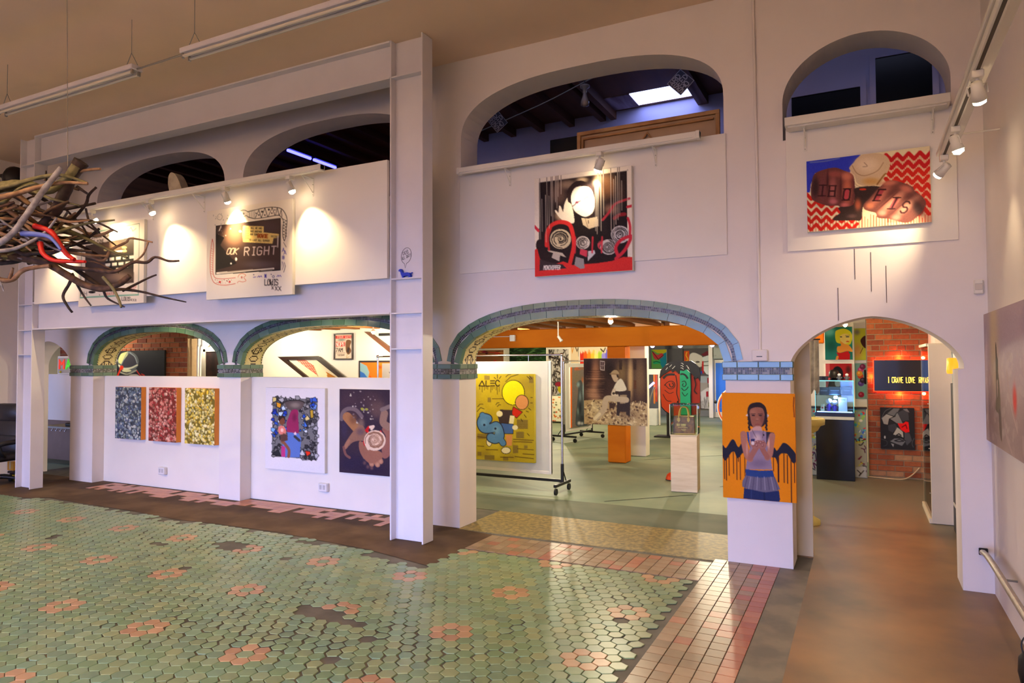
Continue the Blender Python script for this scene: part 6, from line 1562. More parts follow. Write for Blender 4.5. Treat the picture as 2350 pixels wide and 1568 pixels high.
# bicycle wheel edge beside the orange canvas
t = thing('standing_hoop', 'orange rimmed hoop with spokes standing behind the tiled pillar', 'hoop', (-2.02, 13.0, 0.79))
ringp = lambda r, n=40: [(r*math.cos(2*PI*k/n), 0, r*math.sin(2*PI*k/n)) for k in range(n+1)]
MB().tube(ringp(0.385), 0.012, 8).build('tyre', mat('tyre_white', (226, 220, 206), 0.5), t)
MB().tube(ringp(0.365), 0.014, 8).build('rim', mat('rim_orange', (222, 92, 34), 0.4), t)
MB().ball((-0.42, 0, 0.10), 0.03, n=10, m=6).build('rubber_knob', M_BLK, t)
for k in range(10):
    an = 2*PI*k/10; MB().tube([(0.03*math.cos(an), 0, 0.03*math.sin(an)), (0.36*math.cos(an), 0, 0.36*math.sin(an))], 0.003, 5).build('spoke', M_CHROME, t)
MB().cyl((0, -0.04, 0), (0, 0.04, 0), 0.03).build('hub', M_CHROME, t)
MB().rbox(-0.03, 0.03, -0.02, 0.02, -0.79, -0.37, 0.003).build('stand', M_BLK, t)
# white display stand with a violet lamp and striped cloths
t = thing('white_stand', 'white display stand with orange striped strips left of the cut out face', 'stand', (-4.86, 17.5, 0))
MB().rbox(-0.18, 0.12, -0.15, 0.15, 0, 0.42, 0.004).build('pedestal', mat('stand_white', (216, 220, 222), 0.5), t)
for x in (-0.15, 0.17): MB().rbox(x-0.02, x+0.02, -0.02, 0.02, 0.42 if x < 0 else 0, 1.42, 0.003).build('upright', M_FIX, t)
MB().rbox(-0.17, 0.24, -0.03, 0.03, 1.30, 1.44, 0.004).build('crossbar', M_FIX, t)
for k, c in enumerate(((206, 120, 50), (196, 70, 50), (150, 120, 90))):
    MB().rbox(0.02+k*0.055, 0.065+k*0.055, -0.012, 0.0, 0.55+0.05*k, 1.30, 0.002).build('strip', mat('strip_%d' % k, c, 0.7), t)
MB().tube([(-0.10, -0.1, 0.42), (0.0, -0.12, 0.80), (0.08, -0.14, 0.98)], 0.018, 8).build('lamp_arm', M_GREYMETAL, t)
MB().tube([(-0.09, -0.16, 0.95), (0.08, -0.16, 1.10)], 0.028, 8).build('violet_tube', mat('violet_glow', (150, 120, 255), 0.4, 0, emit=6), t)
# cloth covered table
t = thing('clothed_table', 'small table under a cream cloth with orange fruit print', 'table', (-7.36, 17.2, 0))
a = Art([(0, 0), (30, 0), (30, 60), (0, 60)], 40, 60, (226, 222, 190)); a.specks(34, 0, 30, 0, 60, 1.2, 2.6, [(206, 110, 50), (190, 80, 40), (120, 120, 90)], 1.2)
MB().rbox(-0.24, 0.20, -0.20, 0.20, 0.04, 0.71, 0.02).build('cloth', mat('cream_cloth', (226, 222, 196), 0.8), t)
a.sheet('cloth_print', 0.42, 0.66, t, -0.202, 0.045, -0.23)
for x in (-0.2, 0.16): MB().box(x-0.02, x+0.02, -0.16, -0.12, 0, 0.1).build('leg', M_BLK, t)
# patterned panels deep left
def doodle(seed, bg, ink, n=130):
    a = Art([(0, 0), (40, 0), (40, 90), (0, 90)], 50, 110, bg); q = random.Random(seed)
    for k in range(n):
        x, y = q.uniform(0, 40), q.uniform(0, 90)
        a.line([(x, y), (x+q.uniform(-6, 6), y+q.uniform(-6, 6)), (x+q.uniform(-6, 6), y+q.uniform(-6, 6))], q.uniform(0.8, 2.0), q.choice(ink), sm=True)
    return a
a = doodle(3, (196, 188, 176), [INK2, (60, 56, 54), (90, 86, 80)]); a.ell(26, 52, 8, 6, (196, 180, 30)); a.ell(20, 46, 7, 3, (150, 40, 56)); a.ell(28, 62, 5, 3, (150, 50, 70)); a.poly([(16, 60), (40, 56), (40, 90), (20, 90)], (110, 150, 140))
board('doodle_panel', 'tall panel of black and white doodles deep in the hall', 'painting', a, -8.05, -7.42, 0.05, 2.0, 18.077)
a = doodle(4, (34, 60, 30), [(60, 96, 50), (24, 40, 22), (86, 120, 70), (40, 50, 36)], 200)
board('foliage_panel', 'dark green foliage canvas deep in the hall', 'painting', a, -9.30, -8.12, 1.20, 2.06, 18.077)
a = Art([(0, 0), (40, 0), (40, 16), (0, 16)], 40, 18, (222, 198, 160)); a.line([(4, 0), (8, 6), (14, 2)], 2, (206, 130, 40)); a.line([(24, 1), (32, 5), (38, 2)], 1.5, INK2); a.line([(38, 3), (39, 9)], 1.5, INK2)
board('cream_sketch', 'cream canvas with orange and black strokes deep in the hall', 'painting', a, -7.36, -7.12, 1.60, 2.08, 18.077)
a = Art([(0, 0), (66, 0), (66, 24), (0, 24)], 60, 30, (226, 206, 170))
for k in range(33):
    x = k*2; c = [(206, 50, 34), (222, 96, 30), (226, 140, 40), (232, 190, 60), (236, 226, 120), (170, 200, 60), (150, 140, 220), (110, 100, 214)][min(7, k//4)]
    a.poly([(x, 6+g.uniform(-3, 4)), (x+2.2, 6+g.uniform(-3, 4)), (x+2.2, 24), (x, 24)], c)
a.line([(46, 3), (52, 6), (56, 2)], 1.5, INK2)
board('rainbow_canvas', 'canvas of dripping rainbow stripes deep in the hall', 'painting', a, -7.08, -6.20, 1.45, 2.06, 18.077)
a = doodle(9, (150, 96, 60), [(206, 60, 50), (70, 40, 40), (150, 40, 60), (196, 130, 70)], 60)
board('red_poster_wall', 'row of dark red posters at the far left of the hall', 'painting', a, -11.6, -9.5, 1.0, 2.0, 18.077)
struct(MB().box(-16, -6.0, 18.08, 18.2, 0, 2.42).build('wall_hall_mid', M_PART), 'cream cross wall carrying the patterned panels')

# spot lamps of the hall
M_VIO = mat('violet_bulb', (190, 170, 255), 0.4, 0, emit=14)
for i, (x, z) in enumerate(((-5.27, 2.09), (-4.49, 2.08), (-3.63, 2.09))):
    t = thing('violet_spot', ['left', 'middle', 'right'][i]+' violet spot under the ceiling near the far murals', 'lamp', (x, 19.0, z+0.10), 0, 'violet spots')
    MB().cyl((0, 0, 0), (0, 0, 0.24), 0.012).build('stem', M_BLK, t)
    MB().lathe([(0.03, 0.0), (0.07, -0.02), (0.08, -0.10), (0.07, -0.10)], 14).build('housing', M_BLK, t)
    MB().ball((0, -0.01, -0.11), 0.062, n=12, m=8).build('bulb', M_VIO, t)
    spot('lamp_light', t, (0, 0, -0.19), (0, 0.4, -1.2), 40, (0.75, 0.7, 1.0), 110, 0.6)
tag(MB().box(-6.2, -3.4, 18.98, 19.02, 2.185, 2.20).build('lamp_rail', M_BLK), 'thin black rail carrying the violet spots', 'rail')
t = thing('pendant_spot', 'white spot on a rod in front of the orange girder', 'lamp', (-3.86, 9.0, 2.20))
MB().cyl((0, 0, 0.22), (0, 0, -0.19), 0.009).build('rod', M_FIX, t)
MB().cyl((0.0, 0, -0.19), (0.045, 0, -0.25), 0.020).build('housing', M_FIX, t)
MB().cyl((0.042, 0, -0.247), (0.052, 0, -0.262), 0.025).build('rim', M_FIX, t)
t = thing('sensor_box', 'small white box with wires on the orange girder', 'sensor', (-5.42, 10.66, 2.06))
MB().rbox(-0.05, 0.05, -0.05, 0, -0.055, 0.055, 0.006).build('box', M_FIX, t)
MB().tube([(-0.05, -0.03, 0.03), (-1.0, -0.03, 0.03)], 0.006, 6).build('wire', M_FIX, t)
HL = [(-8.9, 8.1, 70), (-6.6, 8.3, 60), (-4.6, 7.4, 60), (-2.6, 7.6, 90), (-5.4, 11.8, 110), (-2.2, 12.2, 130), (-6.8, 15.6, 190), (-3.4, 16.5, 190), (-0.1, 8.0, 30), (-0.2, 9.9, 26), (-11.6, 7.0, 24)]
HN = ['near the stair poster', 'beside the near rack', 'behind the middle pillar', 'over the plinth', 'behind the girder on the left', 'behind the girder on the right', 'deep left in the hall', 'deep right in the hall', 'at the passage entrance', 'before the neon sign', 'in front of the left brick wall']
for i, (x, y, pw) in enumerate(HL):
    t = thing('ceiling_spot', 'small ceiling spot '+HN[i], 'lamp', (x, y, 2.20), 0, 'small ceiling spots of the hall')
    MB().cyl((0, 0, 0.22), (0, 0, -0.05), 0.012).build('stem', M_FIX, t)
    MB().lathe([(0.016, -0.05), (0.028, -0.06), (0.03, -0.10), (0.026, -0.10)], 14).build('housing', M_FIX, t)
    MB().ball((0, 0, -0.102), 0.02, n=10, m=6).build('bulb', M_BULB, t)
    point('lamp_light', t, (0, 0, -0.17), pw, (1.0, 0.88, 0.62) if i not in (9,) else WARM, 0.05)

# ---- seen through the second arch: poster, slanted frame, orange and blue picture
t = thing('framed_poster', 'framed vintage poster in red and cream on the cream wall', 'poster', (-7.769, 8.998, 1.698))
for b in ((-0.207, 0.207, 0, 0.022), (-0.207, 0.207, 0.422, 0.444), (-0.207, -0.185, 0.022, 0.422), (0.185, 0.207, 0.022, 0.422)):
    MB().rbox(b[0], b[1], -0.03, 0, b[2], b[3], 0.002).build('frame_rail', mat('dark_frame', (44, 28, 22), 0.4), t)
a = Art([(1270, 345), (1538, 345), (1538, 770), (1270, 770)], 60, 90, (226, 200, 170))
a.poly([(1280, 365), (1530, 365), (1530, 415), (1280, 415)], (206, 60, 50)); a.text('FOUR WAYS', 1310, 405, 30, (240, 200, 180), 5, 0.5, 0.3); a.soft(1370, 440, 70, 24, (110, 120, 110), 0.8); a.poly([(1276, 470), (1430, 470), (1430, 560), (1276, 560)], (206, 84, 70)); a.text('NOPE', 1285, 550, 70, (240, 220, 200), 9, 0.40, 0.12); a.text('7AM', 1285, 650, 66, (60, 44, 40), 9, 0.42, 0.16); a.text('TUESDAY', 1310, 722, 30, (70, 52, 46), 4, 0.42, 0.12)
a.poly([(1440, 470), (1480, 440), (1520, 470), (1500, 560), (1520, 640), (1480, 700), (1440, 640)], (120, 80, 50), sm=True); a.poly([(1470, 560), (1500, 600), (1480, 680), (1450, 640)], (60, 44, 36)); a.line([(1460, 690), (1450, 760), (1490, 740)], 10, (190, 160, 110)); a.line([(1285, 672), (1430, 672)], 5, (120, 80, 70))
a.sheet('poster_print', 0.37, 0.40, t, -0.012, 0.022)
t = thing('slanted_frame', 'slanted dark parallelogram frame leaning along the stair wall', 'picture frame', (0, 8.97, 0))
P4 = [(-9.216, 1.758), (-8.305, 1.764), (-7.52, 1.297), (-8.431, 1.291)]
I4 = [(-8.995, 1.702), (-8.325, 1.706), (-7.735, 1.345), (-8.405, 1.342)]
for i in range(4):
    j = (i+1) % 4
    MB().prism([P4[i], P4[j], I4[j], I4[i]], -0.045, 0.0).build('frame_rail', mat('dark_frame', (44, 28, 22), 0.4), t)
a = Art([(455, 780), (1340, 780), (1340, 1085), (455, 1085)], 110, 60, (230, 214, 176))
for k in range(5):
    pts = [(690+k*62+(12 if q % 2 else -12)+q*9, 785+q*20) for q in range(11)]; a.line(pts, 26, (196, 40, 34))
a.poly([(455, 780), (690, 780), (760, 1000), (1000, 860), (1400, 860), (1400, 1090), (455, 1090)], (230, 214, 176)); a.line([(740, 1020), (1010, 860)], 14, (166, 136, 96)); a.poly([(950, 1085), (1010, 1020), (1090, 990), (1150, 960), (1240, 1085)], (176, 112, 40), sm=True); a.line([(1200, 1080), (1210, 1040), (1225, 1080)], 8, (40, 30, 40))
# the sheet is skewed with the frame
o = a.sheet('frame_print', 1.0, 1.0, t, -0.006, 0.0, 0.0)
co = np.empty(len(o.data.vertices)*3); o.data.vertices.foreach_get('co', co); co = co.reshape(-1, 3)
q0, q1, q2, q3 = (np.array(p) for p in (I4[0], I4[1], I4[2], I4[3]))
u = co[:, 0:1]; v = 1-co[:, 2:3]
xy = q0*(1-u)*(1-v)+q1*u*(1-v)+q2*u*v+q3*(1-u)*v
co[:, 0] = xy[:, 0]; co[:, 2] = xy[:, 1]; o.data.vertices.foreach_set('co', co.ravel())
a = Art([(1650, 800), (2300, 800), (2300, 1240), (1650, 1240)], 80, 60, (232, 116, 30))
a.poly([(1650, 800), (1760, 860), (1800, 960), (1780, 1060), (1830, 1240), (1650, 1240)], (140, 176, 180)); a.poly([(1650, 940), (1720, 980), (1780, 1060), (1830, 1240), (1650, 1240)], (52, 106, 186)); a.line([(1810, 1030), (1880, 1100), (1980, 1050)], 16, (206, 60, 20)); a.soft(1960, 880, 40, 30, (214, 60, 20), 0.8); a.poly([(2000, 820), (2300, 820), (2300, 1240), (2000, 1240)], (160, 152, 148)); a.line([(2110, 960), (2150, 1010)], 10, (50, 44, 40))
t = painting('framed_orange_blue', 'black framed picture in orange and blue under the stair', 'painting', a, (-6.98, 8.996, 1.18), 0.90, 0.50, 0.03, side=(44, 30, 28), sname='dark_frame_paint', inset=0.028)
t = thing('stair_trim', 'brown diagonal stair stringer on the cream wall', 'stair', (0, 8.99, 0))
MB().prism([(-7.28, 2.15), (-7.20, 2.15), (-6.30, 1.60), (-6.30, 1.53), (-6.36, 1.53)], -0.06, 0.0).build('stringer', mat('stair_brown', (104, 62, 36), 0.5, 0.08), t)
MB().box(-7.0, -6.3, -0.05, -0.01, 2.08, 2.12).build('handrail', M_BLK, t)
# ---- seen through the first arch
a = Art([(240, 455), (1055, 475), (1055, 1100), (240, 1100)], 110, 86, (30, 30, 34))
a.ell(455, 640, 185, 165, (90, 96, 92)); a.poly([(285, 600), (330, 510), (420, 480), (460, 490), (370, 660), (300, 650)], (196, 200, 130), sm=True); a.poly([(350, 670), (460, 520), (540, 520), (590, 600), (610, 680), (500, 720), (400, 720)], (56, 54, 60), sm=True); a.line([(345, 670), (440, 500), (500, 484)], 12, (120, 130, 130), sm=True); a.line([(490, 500), (570, 560), (612, 660)], 14, (150, 160, 156), sm=True); a.line([(300, 690), (360, 740), (500, 735), (615, 690)], 26, (206, 206, 170), sm=True); a.ell(435, 775, 80, 22, (200, 200, 150)); a.line([(330, 800), (450, 830), (600, 770)], 26, (150, 152, 130), sm=True); a.ell(560, 860, 90, 30, (176, 170, 150))
a.ell(345, 725, 34, 34, (206, 50, 24)); a.line([(330, 740), (270, 870)], 30, (206, 50, 24)); a.line([(610, 780), (680, 860), (735, 850), (690, 830)], 18, (196, 50, 34), sm=True); a.line([(210, 600), (260, 610)], 40, (120, 120, 124))
painting('canvas_astronaut', 'black canvas of an astronaut helmet on the brick wall', 'painting', a, (-10.86, 7.488, 1.18), 1.27, 0.69, 0.03, side=(30, 28, 30), sname='canvas_black')
t = thing('conduit_pipes', 'pair of grey conduits bending down from a box beside the bricks', 'conduit', (-9.50, 7.62, 0))
MB().rbox(-0.16, 0.02, -0.06, 0.04, 2.05, 2.22, 0.006).build('box', M_GREYMETAL, t)
for k in range(2):
    MB().tube(catmull([(-0.12+k*0.09, 0, 2.05), (-0.12+k*0.09, 0, 1.95), (-0.13+k*0.06, 0, 1.72), (-0.13+k*0.06, 0, 0.0)], 5), 0.016, 8).build('pipe', M_FIX, t)
t = thing('wall_sconce', 'round glowing lamp above the dark doorway', 'lamp', (-11.071, 9.0, 2.03))
MB().cyl((0, 0, 0), (0, -0.03, 0), 0.06, n=18).build('rose', M_FIX, t)
MB().ball((0, -0.075, 0), 0.055, n=14, m=9).build('globe', mat('globe_glow', (255, 246, 226), 0.4, 0, emit=12), t)
point('lamp_light', t, (0, -0.20, 0), 9, (1, 0.9, 0.75), 0.05)
d1 = struct(MB().box(-11.13, -10.75, 8.985, 9.0, 0, 1.87).build('door_1', mat_two('dark_doorway', (34, 20, 16), (60, 34, 26), 8, rough=0.8)), 'dark doorway with a glimpse of brick beyond')
MB().box(-11.19, -11.13, 8.97, 9.0, 0, 1.92).build('door_frame', M_PART, d1); MB().box(-11.19, -10.70, 8.97, 9.0, 1.87, 1.92).build('door_frame', M_PART, d1)
tag(MB().rbox(-11.43, -11.32, 8.90, 8.99, 0, 1.90, 0.004).build('white_door_leaf', M_FIX), 'edge of a bright white door left of the dark doorway', 'door')
# ---- seen through the narrow left arch
struct(MB().box(-13.2, -10.95, 6.60, 6.66, 0.74, 1.485).build('wall_niche', M_WALL), 'pale low wall with a ledge inside the narrow left arch')
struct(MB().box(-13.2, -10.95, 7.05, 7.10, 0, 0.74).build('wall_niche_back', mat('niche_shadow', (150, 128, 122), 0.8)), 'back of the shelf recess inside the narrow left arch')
t = thing('light_box_sign', 'small white light box with red and green letters M A', 'sign', (-11.46, 6.60, 1.487))
MB().rbox(-0.19, 0.19, -0.02, 0.05, 0, 0.29, 0.004).build('case', M_FIX, t)
MB().rbox(-0.165, 0.165, -0.026, -0.019, 0.02, 0.26, 0.002).build('face', mat('sign_face', (180, 172, 160), 0.5), t)
for ch_, x, c in (('M', -0.12, (230, 60, 30)), ('A', 0.06, (70, 206, 40))):
    mb = MB()
    for pl in text_lines(ch_, x, 0.08, 0.15, 0.8): mb.strip(pl, 0.034, -0.036, -0.026)
    mb.build('letter', mat('letter_'+ch_, c, 0.5, 0, emit=0.6), t)
MB().ball((-0.09, -0.03, 0.035), 0.02, n=8, m=6).build('yellow_blob', mat('sign_yellow', (220, 210, 60), 0.5), t)
t = thing('steel_shelf', 'grey steel shelf with hooks inside the narrow left arch', 'shelf', (-11.6, 6.62, 0.60))
MB().rbox(-0.6, 0.5, 0.0, 0.40, 0.0, 0.03, 0.003).build('board', M_GREYMETAL, t)
for k in range(4): MB().tube([(-0.22+k*0.12, -0.006, 0.0), (-0.22+k*0.12, -0.012, -0.03), (-0.215+k*0.12, -0.03, -0.03)], 0.009, 6).build('hook', M_CHROME, t)
t = thing('black_helmet', 'round black helmet on the steel shelf', 'helmet', (-11.38, 6.80, 0.632))
MB().ball((0, 0, 0.10), 0.11, 0.12, 0.10, 16, 10).build('shell', mat('helmet_black', (22, 16, 18), 0.15, 0.02), t)
MB().rbox(-0.28, 0.05, -0.09, 0.09, 0.0, 0.05, 0.01).build('tray', M_BLK, t)
t = thing('rope_coil', 'coil of yellow rope tied under the steel shelf', 'rope', (-11.62, 6.98, 0.22))
for k in range(4):
    MB().tube(catmull([(-0.16, 0, 0.02*k), (-0.05, 0, 0.09+0.01*k), (0.10, 0, 0.06), (0.17, 0, 0.0), (0.08, 0, -0.04-0.01*k), (-0.08, 0, -0.05), (-0.16, 0, 0.02*k)], 5), 0.008, 6).build('strand', mat('rope_yellow', (206, 192, 90), 0.8), t)
MB().tube([(0.0, 0, 0.08), (0.0, 0, 0.385)], 0.006, 6).build('loop', mat('rope_yellow', (206, 192, 90), 0.8), t)
for x in (0.06, 0.13): MB().tube([(x, -0.012, 0.10), (x+0.02, -0.012, -0.08)], 0.010, 6).build('tie', mat('rope_yellow', (206, 192, 90), 0.8), t)

# ---- loft: what shows through the upper arches
t = thing('stretcher_frame', 'back of a big canvas with wooden stretcher bars leaning in the loft', 'canvas', (-1.96, 6.90, 2.56))
M_STR = mat_two('stretcher_pine', (170, 112, 58), (200, 146, 84), 4, rough=0.6)
MB().box(-0.72, 0.72, 0.0, 0.01, 0.02, 1.54).build('linen_back', mat('linen', (196, 160, 122), 0.85), t)
for b in ((-0.75, 0.75, 1.52, 1.56), (-0.75, 0.75, 0, 0.04), (-0.75, -0.71, 0.04, 1.52), (0.71, 0.75, 0.04, 1.52), (-0.69, 0.69, 1.47, 1.49), (-0.70, -0.675, 0.3, 1.47)):
    MB().rbox(b[0], b[1], -0.035, 0.0, b[2], b[3], 0.003).build('stretcher_bar', M_STR, t)
MB().tube([(-0.12, -0.02, 1.25), (0.02, -0.02, 1.44), (0.16, -0.02, 1.25)], 0.014, 6).build('corner_brace', M_STR, t)
tag(MB().rbox(-3.05, -2.72, 6.92, 6.96, 2.56, 4.105, 0.004).build('black_canvas', M_BLACK), 'black canvas leaning beside the stretcher frame in the loft', 'canvas')
tag(MB().rbox(-1.32, -1.06, 6.42, 6.46, 2.56, 3.70, 0.004).build('small_canvas_back', mat('linen_pale', (196, 172, 130), 0.8)), 'small pale canvas back standing at the right end of the loft sill', 'canvas')
t = thing('loft_bulb', 'bare bulb lamp hanging from the loft joists', 'lamp', (-2.52, 6.62, 4.90))
MB().cyl((0, 0, 0.05), (0, 0, -0.39), 0.006).build('cord', M_BLK, t)
MB().lathe([(0.015, -0.38), (0.05, -0.39), (0.05, -0.41), (0.022, -0.43), (0.02, -0.47)], 16).build('holder', mat('holder_white', (130, 120, 116), 0.4), t)
MB().lathe([(0.018, -0.47), (0.028, -0.51), (0.044, -0.56), (0.042, -0.60), (0.01, -0.612)], 16).build('bulb', mat('grey_bulb', (110, 102, 104), 0.15), t)
def diamond(label, x, y, z, rz, s=0.125):
    t = thing('hanging_sign', label, 'sign', (x, y, z), rz, 'lettered diamond signs in the loft')
    MB().prism([(0, -s), (s, 0), (0, s), (-s, 0)], -0.004, 0.004).build('plate', mat('sign_plate', (52, 48, 62), 0.6, 0.05), t)
    mb = MB()
    for k, wd in enumerate(('ARD', 'SEED', 'SHO')):
        for pl in text_lines(wd, 0, 0, 0.045, 0.7, 0.22):
            q = [(p[0]-0.075, p[1]+0.035-k*0.055) for p in pl]
            c_, s_ = math.cos(0.785), math.sin(0.785)
            mb.strip([(p[0]*c_-p[1]*s_, p[0]*s_+p[1]*c_) for p in q], 0.010, -0.006, -0.004)
    o = mb.build('lettering', mat('sign_lettering', (150, 146, 156), 0.6), t); o['kind'] = 'stuff'; o['label'] = 'pale scrawled lettering on the dark diamond'
    MB().strip([(0, -s), (s, 0), (0, s), (-s, 0), (0, -s)], 0.008, -0.006, -0.003).build('border', mat('sign_lettering', (150, 146, 156), 0.6), t)
    MB().tube([(0, 0, s), (0, 0, 4.90-z)], 0.003, 5).build('string', M_BLK, t)
diamond('left dark diamond sign hanging in the loft', -3.545, 6.60, 4.30, 0.9)
diamond('right dark diamond sign hanging in front of the skylight', -1.525, 6.60, 4.345, 0.15)
tag(MB().tube(catmull([(-3.95, 6.74, 4.25), (-3.55, 6.74, 4.34), (-3.0, 6.74, 4.47), (-2.5, 6.74, 4.62), (-2.0, 6.74, 4.74), (-1.5, 6.74, 4.87), (-1.3, 6.74, 4.95)], 5), 0.006, 6).build('loft_cable', M_GREYMETAL), 'grey cable slung across the loft between the diamond signs', 'cable')
for i, (ya, yb) in enumerate(((7.55, 8.05), (8.10, 8.62))):
    t = thing('blue_tube_lamp', ['nearer', 'farther'][i]+' glowing blue tube lamp under the loft joists', 'lamp', (-7.62, ya, 4.855), 0, 'blue tube lamps')
    MB().rbox(-0.05, 0.05, 0, yb-ya, 0.0, 0.04, 0.004).build('body', M_BLK, t)
    MB().cyl((0, 0.01, -0.02), (0, yb-ya-0.01, -0.02), 0.022, n=10).build('tube', mat('blue_glow', (70, 70, 255), 0.4, 0, emit=9), t)
t = thing('plaster_fragment', 'pale plaster fragment standing on the sill of the first loft arch', 'sculpture', (-8.02, 6.05, 3.42))
pf = catmull([(-0.10, 0), (-0.11, 0.30), (-0.13, 0.50), (-0.16, 0.62), (-0.145, 0.72), (-0.10, 0.76), (-0.04, 0.74), (0.02, 0.68), (0.08, 0.58), (0.12, 0.48), (0.12, 0.2), (0.10, 0)], 4, True)
MB().prism(pf, -0.06, 0.06).build('slab', mat_two('plaster_cream', (206, 186, 150), (230, 214, 180), 8, rough=0.8, bump=0.3), t)
MB().rbox(-0.12, 0.13, -0.08, 0.08, 0.0, 0.03, 0.004).build('foot', mat('plaster_foot', (214, 196, 160), 0.8), t)
t = thing('packing_bundle', 'white wrapped bundle lying in the second loft arch', 'bundle', (-6.25, 6.36, 2.56))
MB().rbox(-0.40, 0.28, -0.10, 0.16, 0, 1.32, 0.03).build('wrap', mat_two('bubble_wrap', (150, 140, 140), (216, 206, 206), 14, rough=0.5, stretch=(1, 1, 4)), t)
for z in (0.5, 1.1): MB().box(-0.405, 0.285, -0.105, 0.165, z, z+0.03).build('tape_band', M_FIX, t)
tag(MB().rbox(-4.62, -4.40, 6.40, 6.60, 2.56, 3.92, 0.005).build('tan_carton', mat('tan_card', (196, 156, 96), 0.8)), 'tan carton at the right end of the second loft arch', 'box')

# ================================================================ PASSAGE ON THE RIGHT
t = thing('partition_board', 'tall beige board standing behind the right tiled pillar', 'board', (-0.68, 6.34, 0))
MB().rbox(-0.26, 0.28, -0.022, 0.022, 0, 2.15, 0.003).build('sheet', mat('beige_board', (222, 204, 166), 0.7, 0.02), t)
MB().rbox(-0.26, 0.28, 0.022, 0.05, 0, 0.05, 0.002).build('foot_batten', M_STR, t)
# counter with graffiti front, black case and lit vitrine
t = thing('graffiti_counter', 'counter front covered in bright graffiti beside the black case', 'counter', (-0.36, 10.97, 0))
MB().rbox(-0.60, 0.385, -0.16, 0.0, 0, 0.965, 0.004).build('body', mat('counter_grey', (150, 150, 140), 0.6), t)
MB().rbox(-0.62, 0.395, -0.19, 0.0, 0.965, 0.985, 0.003).build('ledge', M_BLK, t)
a = Art([(0, 0), (98, 0), (98, 96), (0, 96)], 130, 128, (150, 170, 150)); q = random.Random(31)
for k in range(260): a.ell(q.uniform(0, 98), q.uniform(0, 50), q.uniform(.8, 2.6), q.uniform(.8, 2.4), q.choice([(196, 200, 60), (60, 110, 206), (206, 50, 50), (220, 220, 200), (60, 170, 190), (150, 200, 90)]), q.uniform(0, 3))
a.poly([(0, 46), (98, 46), (98, 96), (0, 96)], (176, 166, 140), 0.75)
for k in range(120):
    x, y = q.uniform(0, 98), q.uniform(40, 90); a.line([(x, y), (x+q.uniform(-5, 5), y+q.uniform(-6, 6)), (x+q.uniform(-6, 6), y+q.uniform(-6, 6))], q.uniform(.9, 1.8), q.choice([(76, 20, 50), (50, 30, 60), (110, 30, 60), (206, 196, 60), (30, 30, 36)]), sm=True)
a.poly([(84, 82), (97, 80), (97, 96), (83, 96)], (200, 200, 190)); a.line([(86, 86), (90, 90), (88, 94), (94, 86)], 1.2, INK2)
a.sheet('graffiti', 0.97, 0.95, t, -0.162, 0.01, -0.595)
t = thing('display_plinth', 'glossy black plinth under the lit vitrine', 'plinth', (-0.365, 10.62, 0))
MB().rbox(-0.24, 0.24, -0.16, 0.16, 0, 0.83, 0.004).build('body', mat('gloss_black', (10, 10, 12), 0.12, 0), t)
MB().rbox(-0.24, 0.24, -0.163, 0.163, 0.83, 0.872, 0.002).build('white_band', mat('band_cream', (196, 196, 180), 0.5), t)
t = thing('lit_vitrine', 'glass vitrine glowing with blue light on the black plinth', 'display case', (-0.365, 10.62, 0.8725))
MB().rbox(-0.245, 0.245, -0.165, 0.165, 0, 0.055, 0.003).build('base', mat('vitrine_base', (16, 16, 40), 0.3), t)
MB().box(-0.225, 0.225, -0.145, 0.145, 0.055, 0.060).build('floor_sheet', mat('vitrine_white', (206, 220, 240), 0.5, 0), t)
VG = glass('vitrine_glass', (225, 240, 248))
for nm, b in (('front_pane', (-0.24, 0.24, -0.16, -0.155, 0.055, 0.49)), ('back_pane', (-0.24, 0.24, 0.155, 0.16, 0.055, 0.49)), ('side_pane', (-0.24, -0.235, -0.155, 0.155, 0.055, 0.49)), ('side_pane', (0.235, 0.24, -0.155, 0.155, 0.055, 0.49)), ('top_pane', (-0.24, 0.24, -0.16, 0.16, 0.49, 0.496)), ('glass_shelf', (-0.232, 0.232, -0.15, 0.15, 0.29, 0.295))):
    MB().box(*b).build(nm, VG, t)
CY = mat('cyan_edge', (110, 210, 226), 0.3, 0, emit=0.9)
for b in ((-0.242, 0.242, -0.163, -0.157, 0.487, 0.498), (-0.242, -0.236, -0.163, -0.157, 0.055, 0.487), (0.236, 0.242, -0.163, -0.157, 0.055, 0.487)): MB().box(*b).build('glass_edge', CY, t)
MB().box(-0.22, 0.22, -0.150, -0.140, 0.060, 0.068).build('led_strip', mat('led_blue', (150, 190, 255), 0.4, 0, emit=10), t)
point('lamp_light', t, (0, -0.05, 0.24), 5.0, (0.45, 0.6, 1.0), 0.03)
MV = [mat('figure_white', (232, 236, 240), 0.5), mat('figure_violet', (70, 50, 140), 0.5), mat('figure_grey', (90, 92, 100), 0.5)]
def figure(label, x, y, z, h, c1, c2, group):
    t = thing('toy_figure', label, 'figurine', (x, y, z), 0, group)
    MB().lathe([(0.018, 0), (0.024, 0.01), (0.022, h*0.45), (0.012, h*0.6)], 12).build('body', c2, t)
    MB().ball((0, 0, h*0.76), h*0.22, h*0.20, h*0.20, 12, 8).build('head', c1, t)
    for sx in (-1, 1): MB().tube([(sx*0.020, 0, h*0.5), (sx*0.032, -0.008, h*0.28)], 0.007, 6).build('arm', c2, t)
    return t
figure('left white headed toy in the lit vitrine', -0.44, 10.60, 0.9335, 0.19, MV[0], MV[1], 'toys in the lit vitrine')
figure('middle white headed toy in the lit vitrine', -0.365, 10.60, 0.9335, 0.165, MV[0], MV[1], 'toys in the lit vitrine')
t = thing('white_carton', 'white lettered carton standing in the lit vitrine', 'box', (-0.262, 10.62, 0.9335))
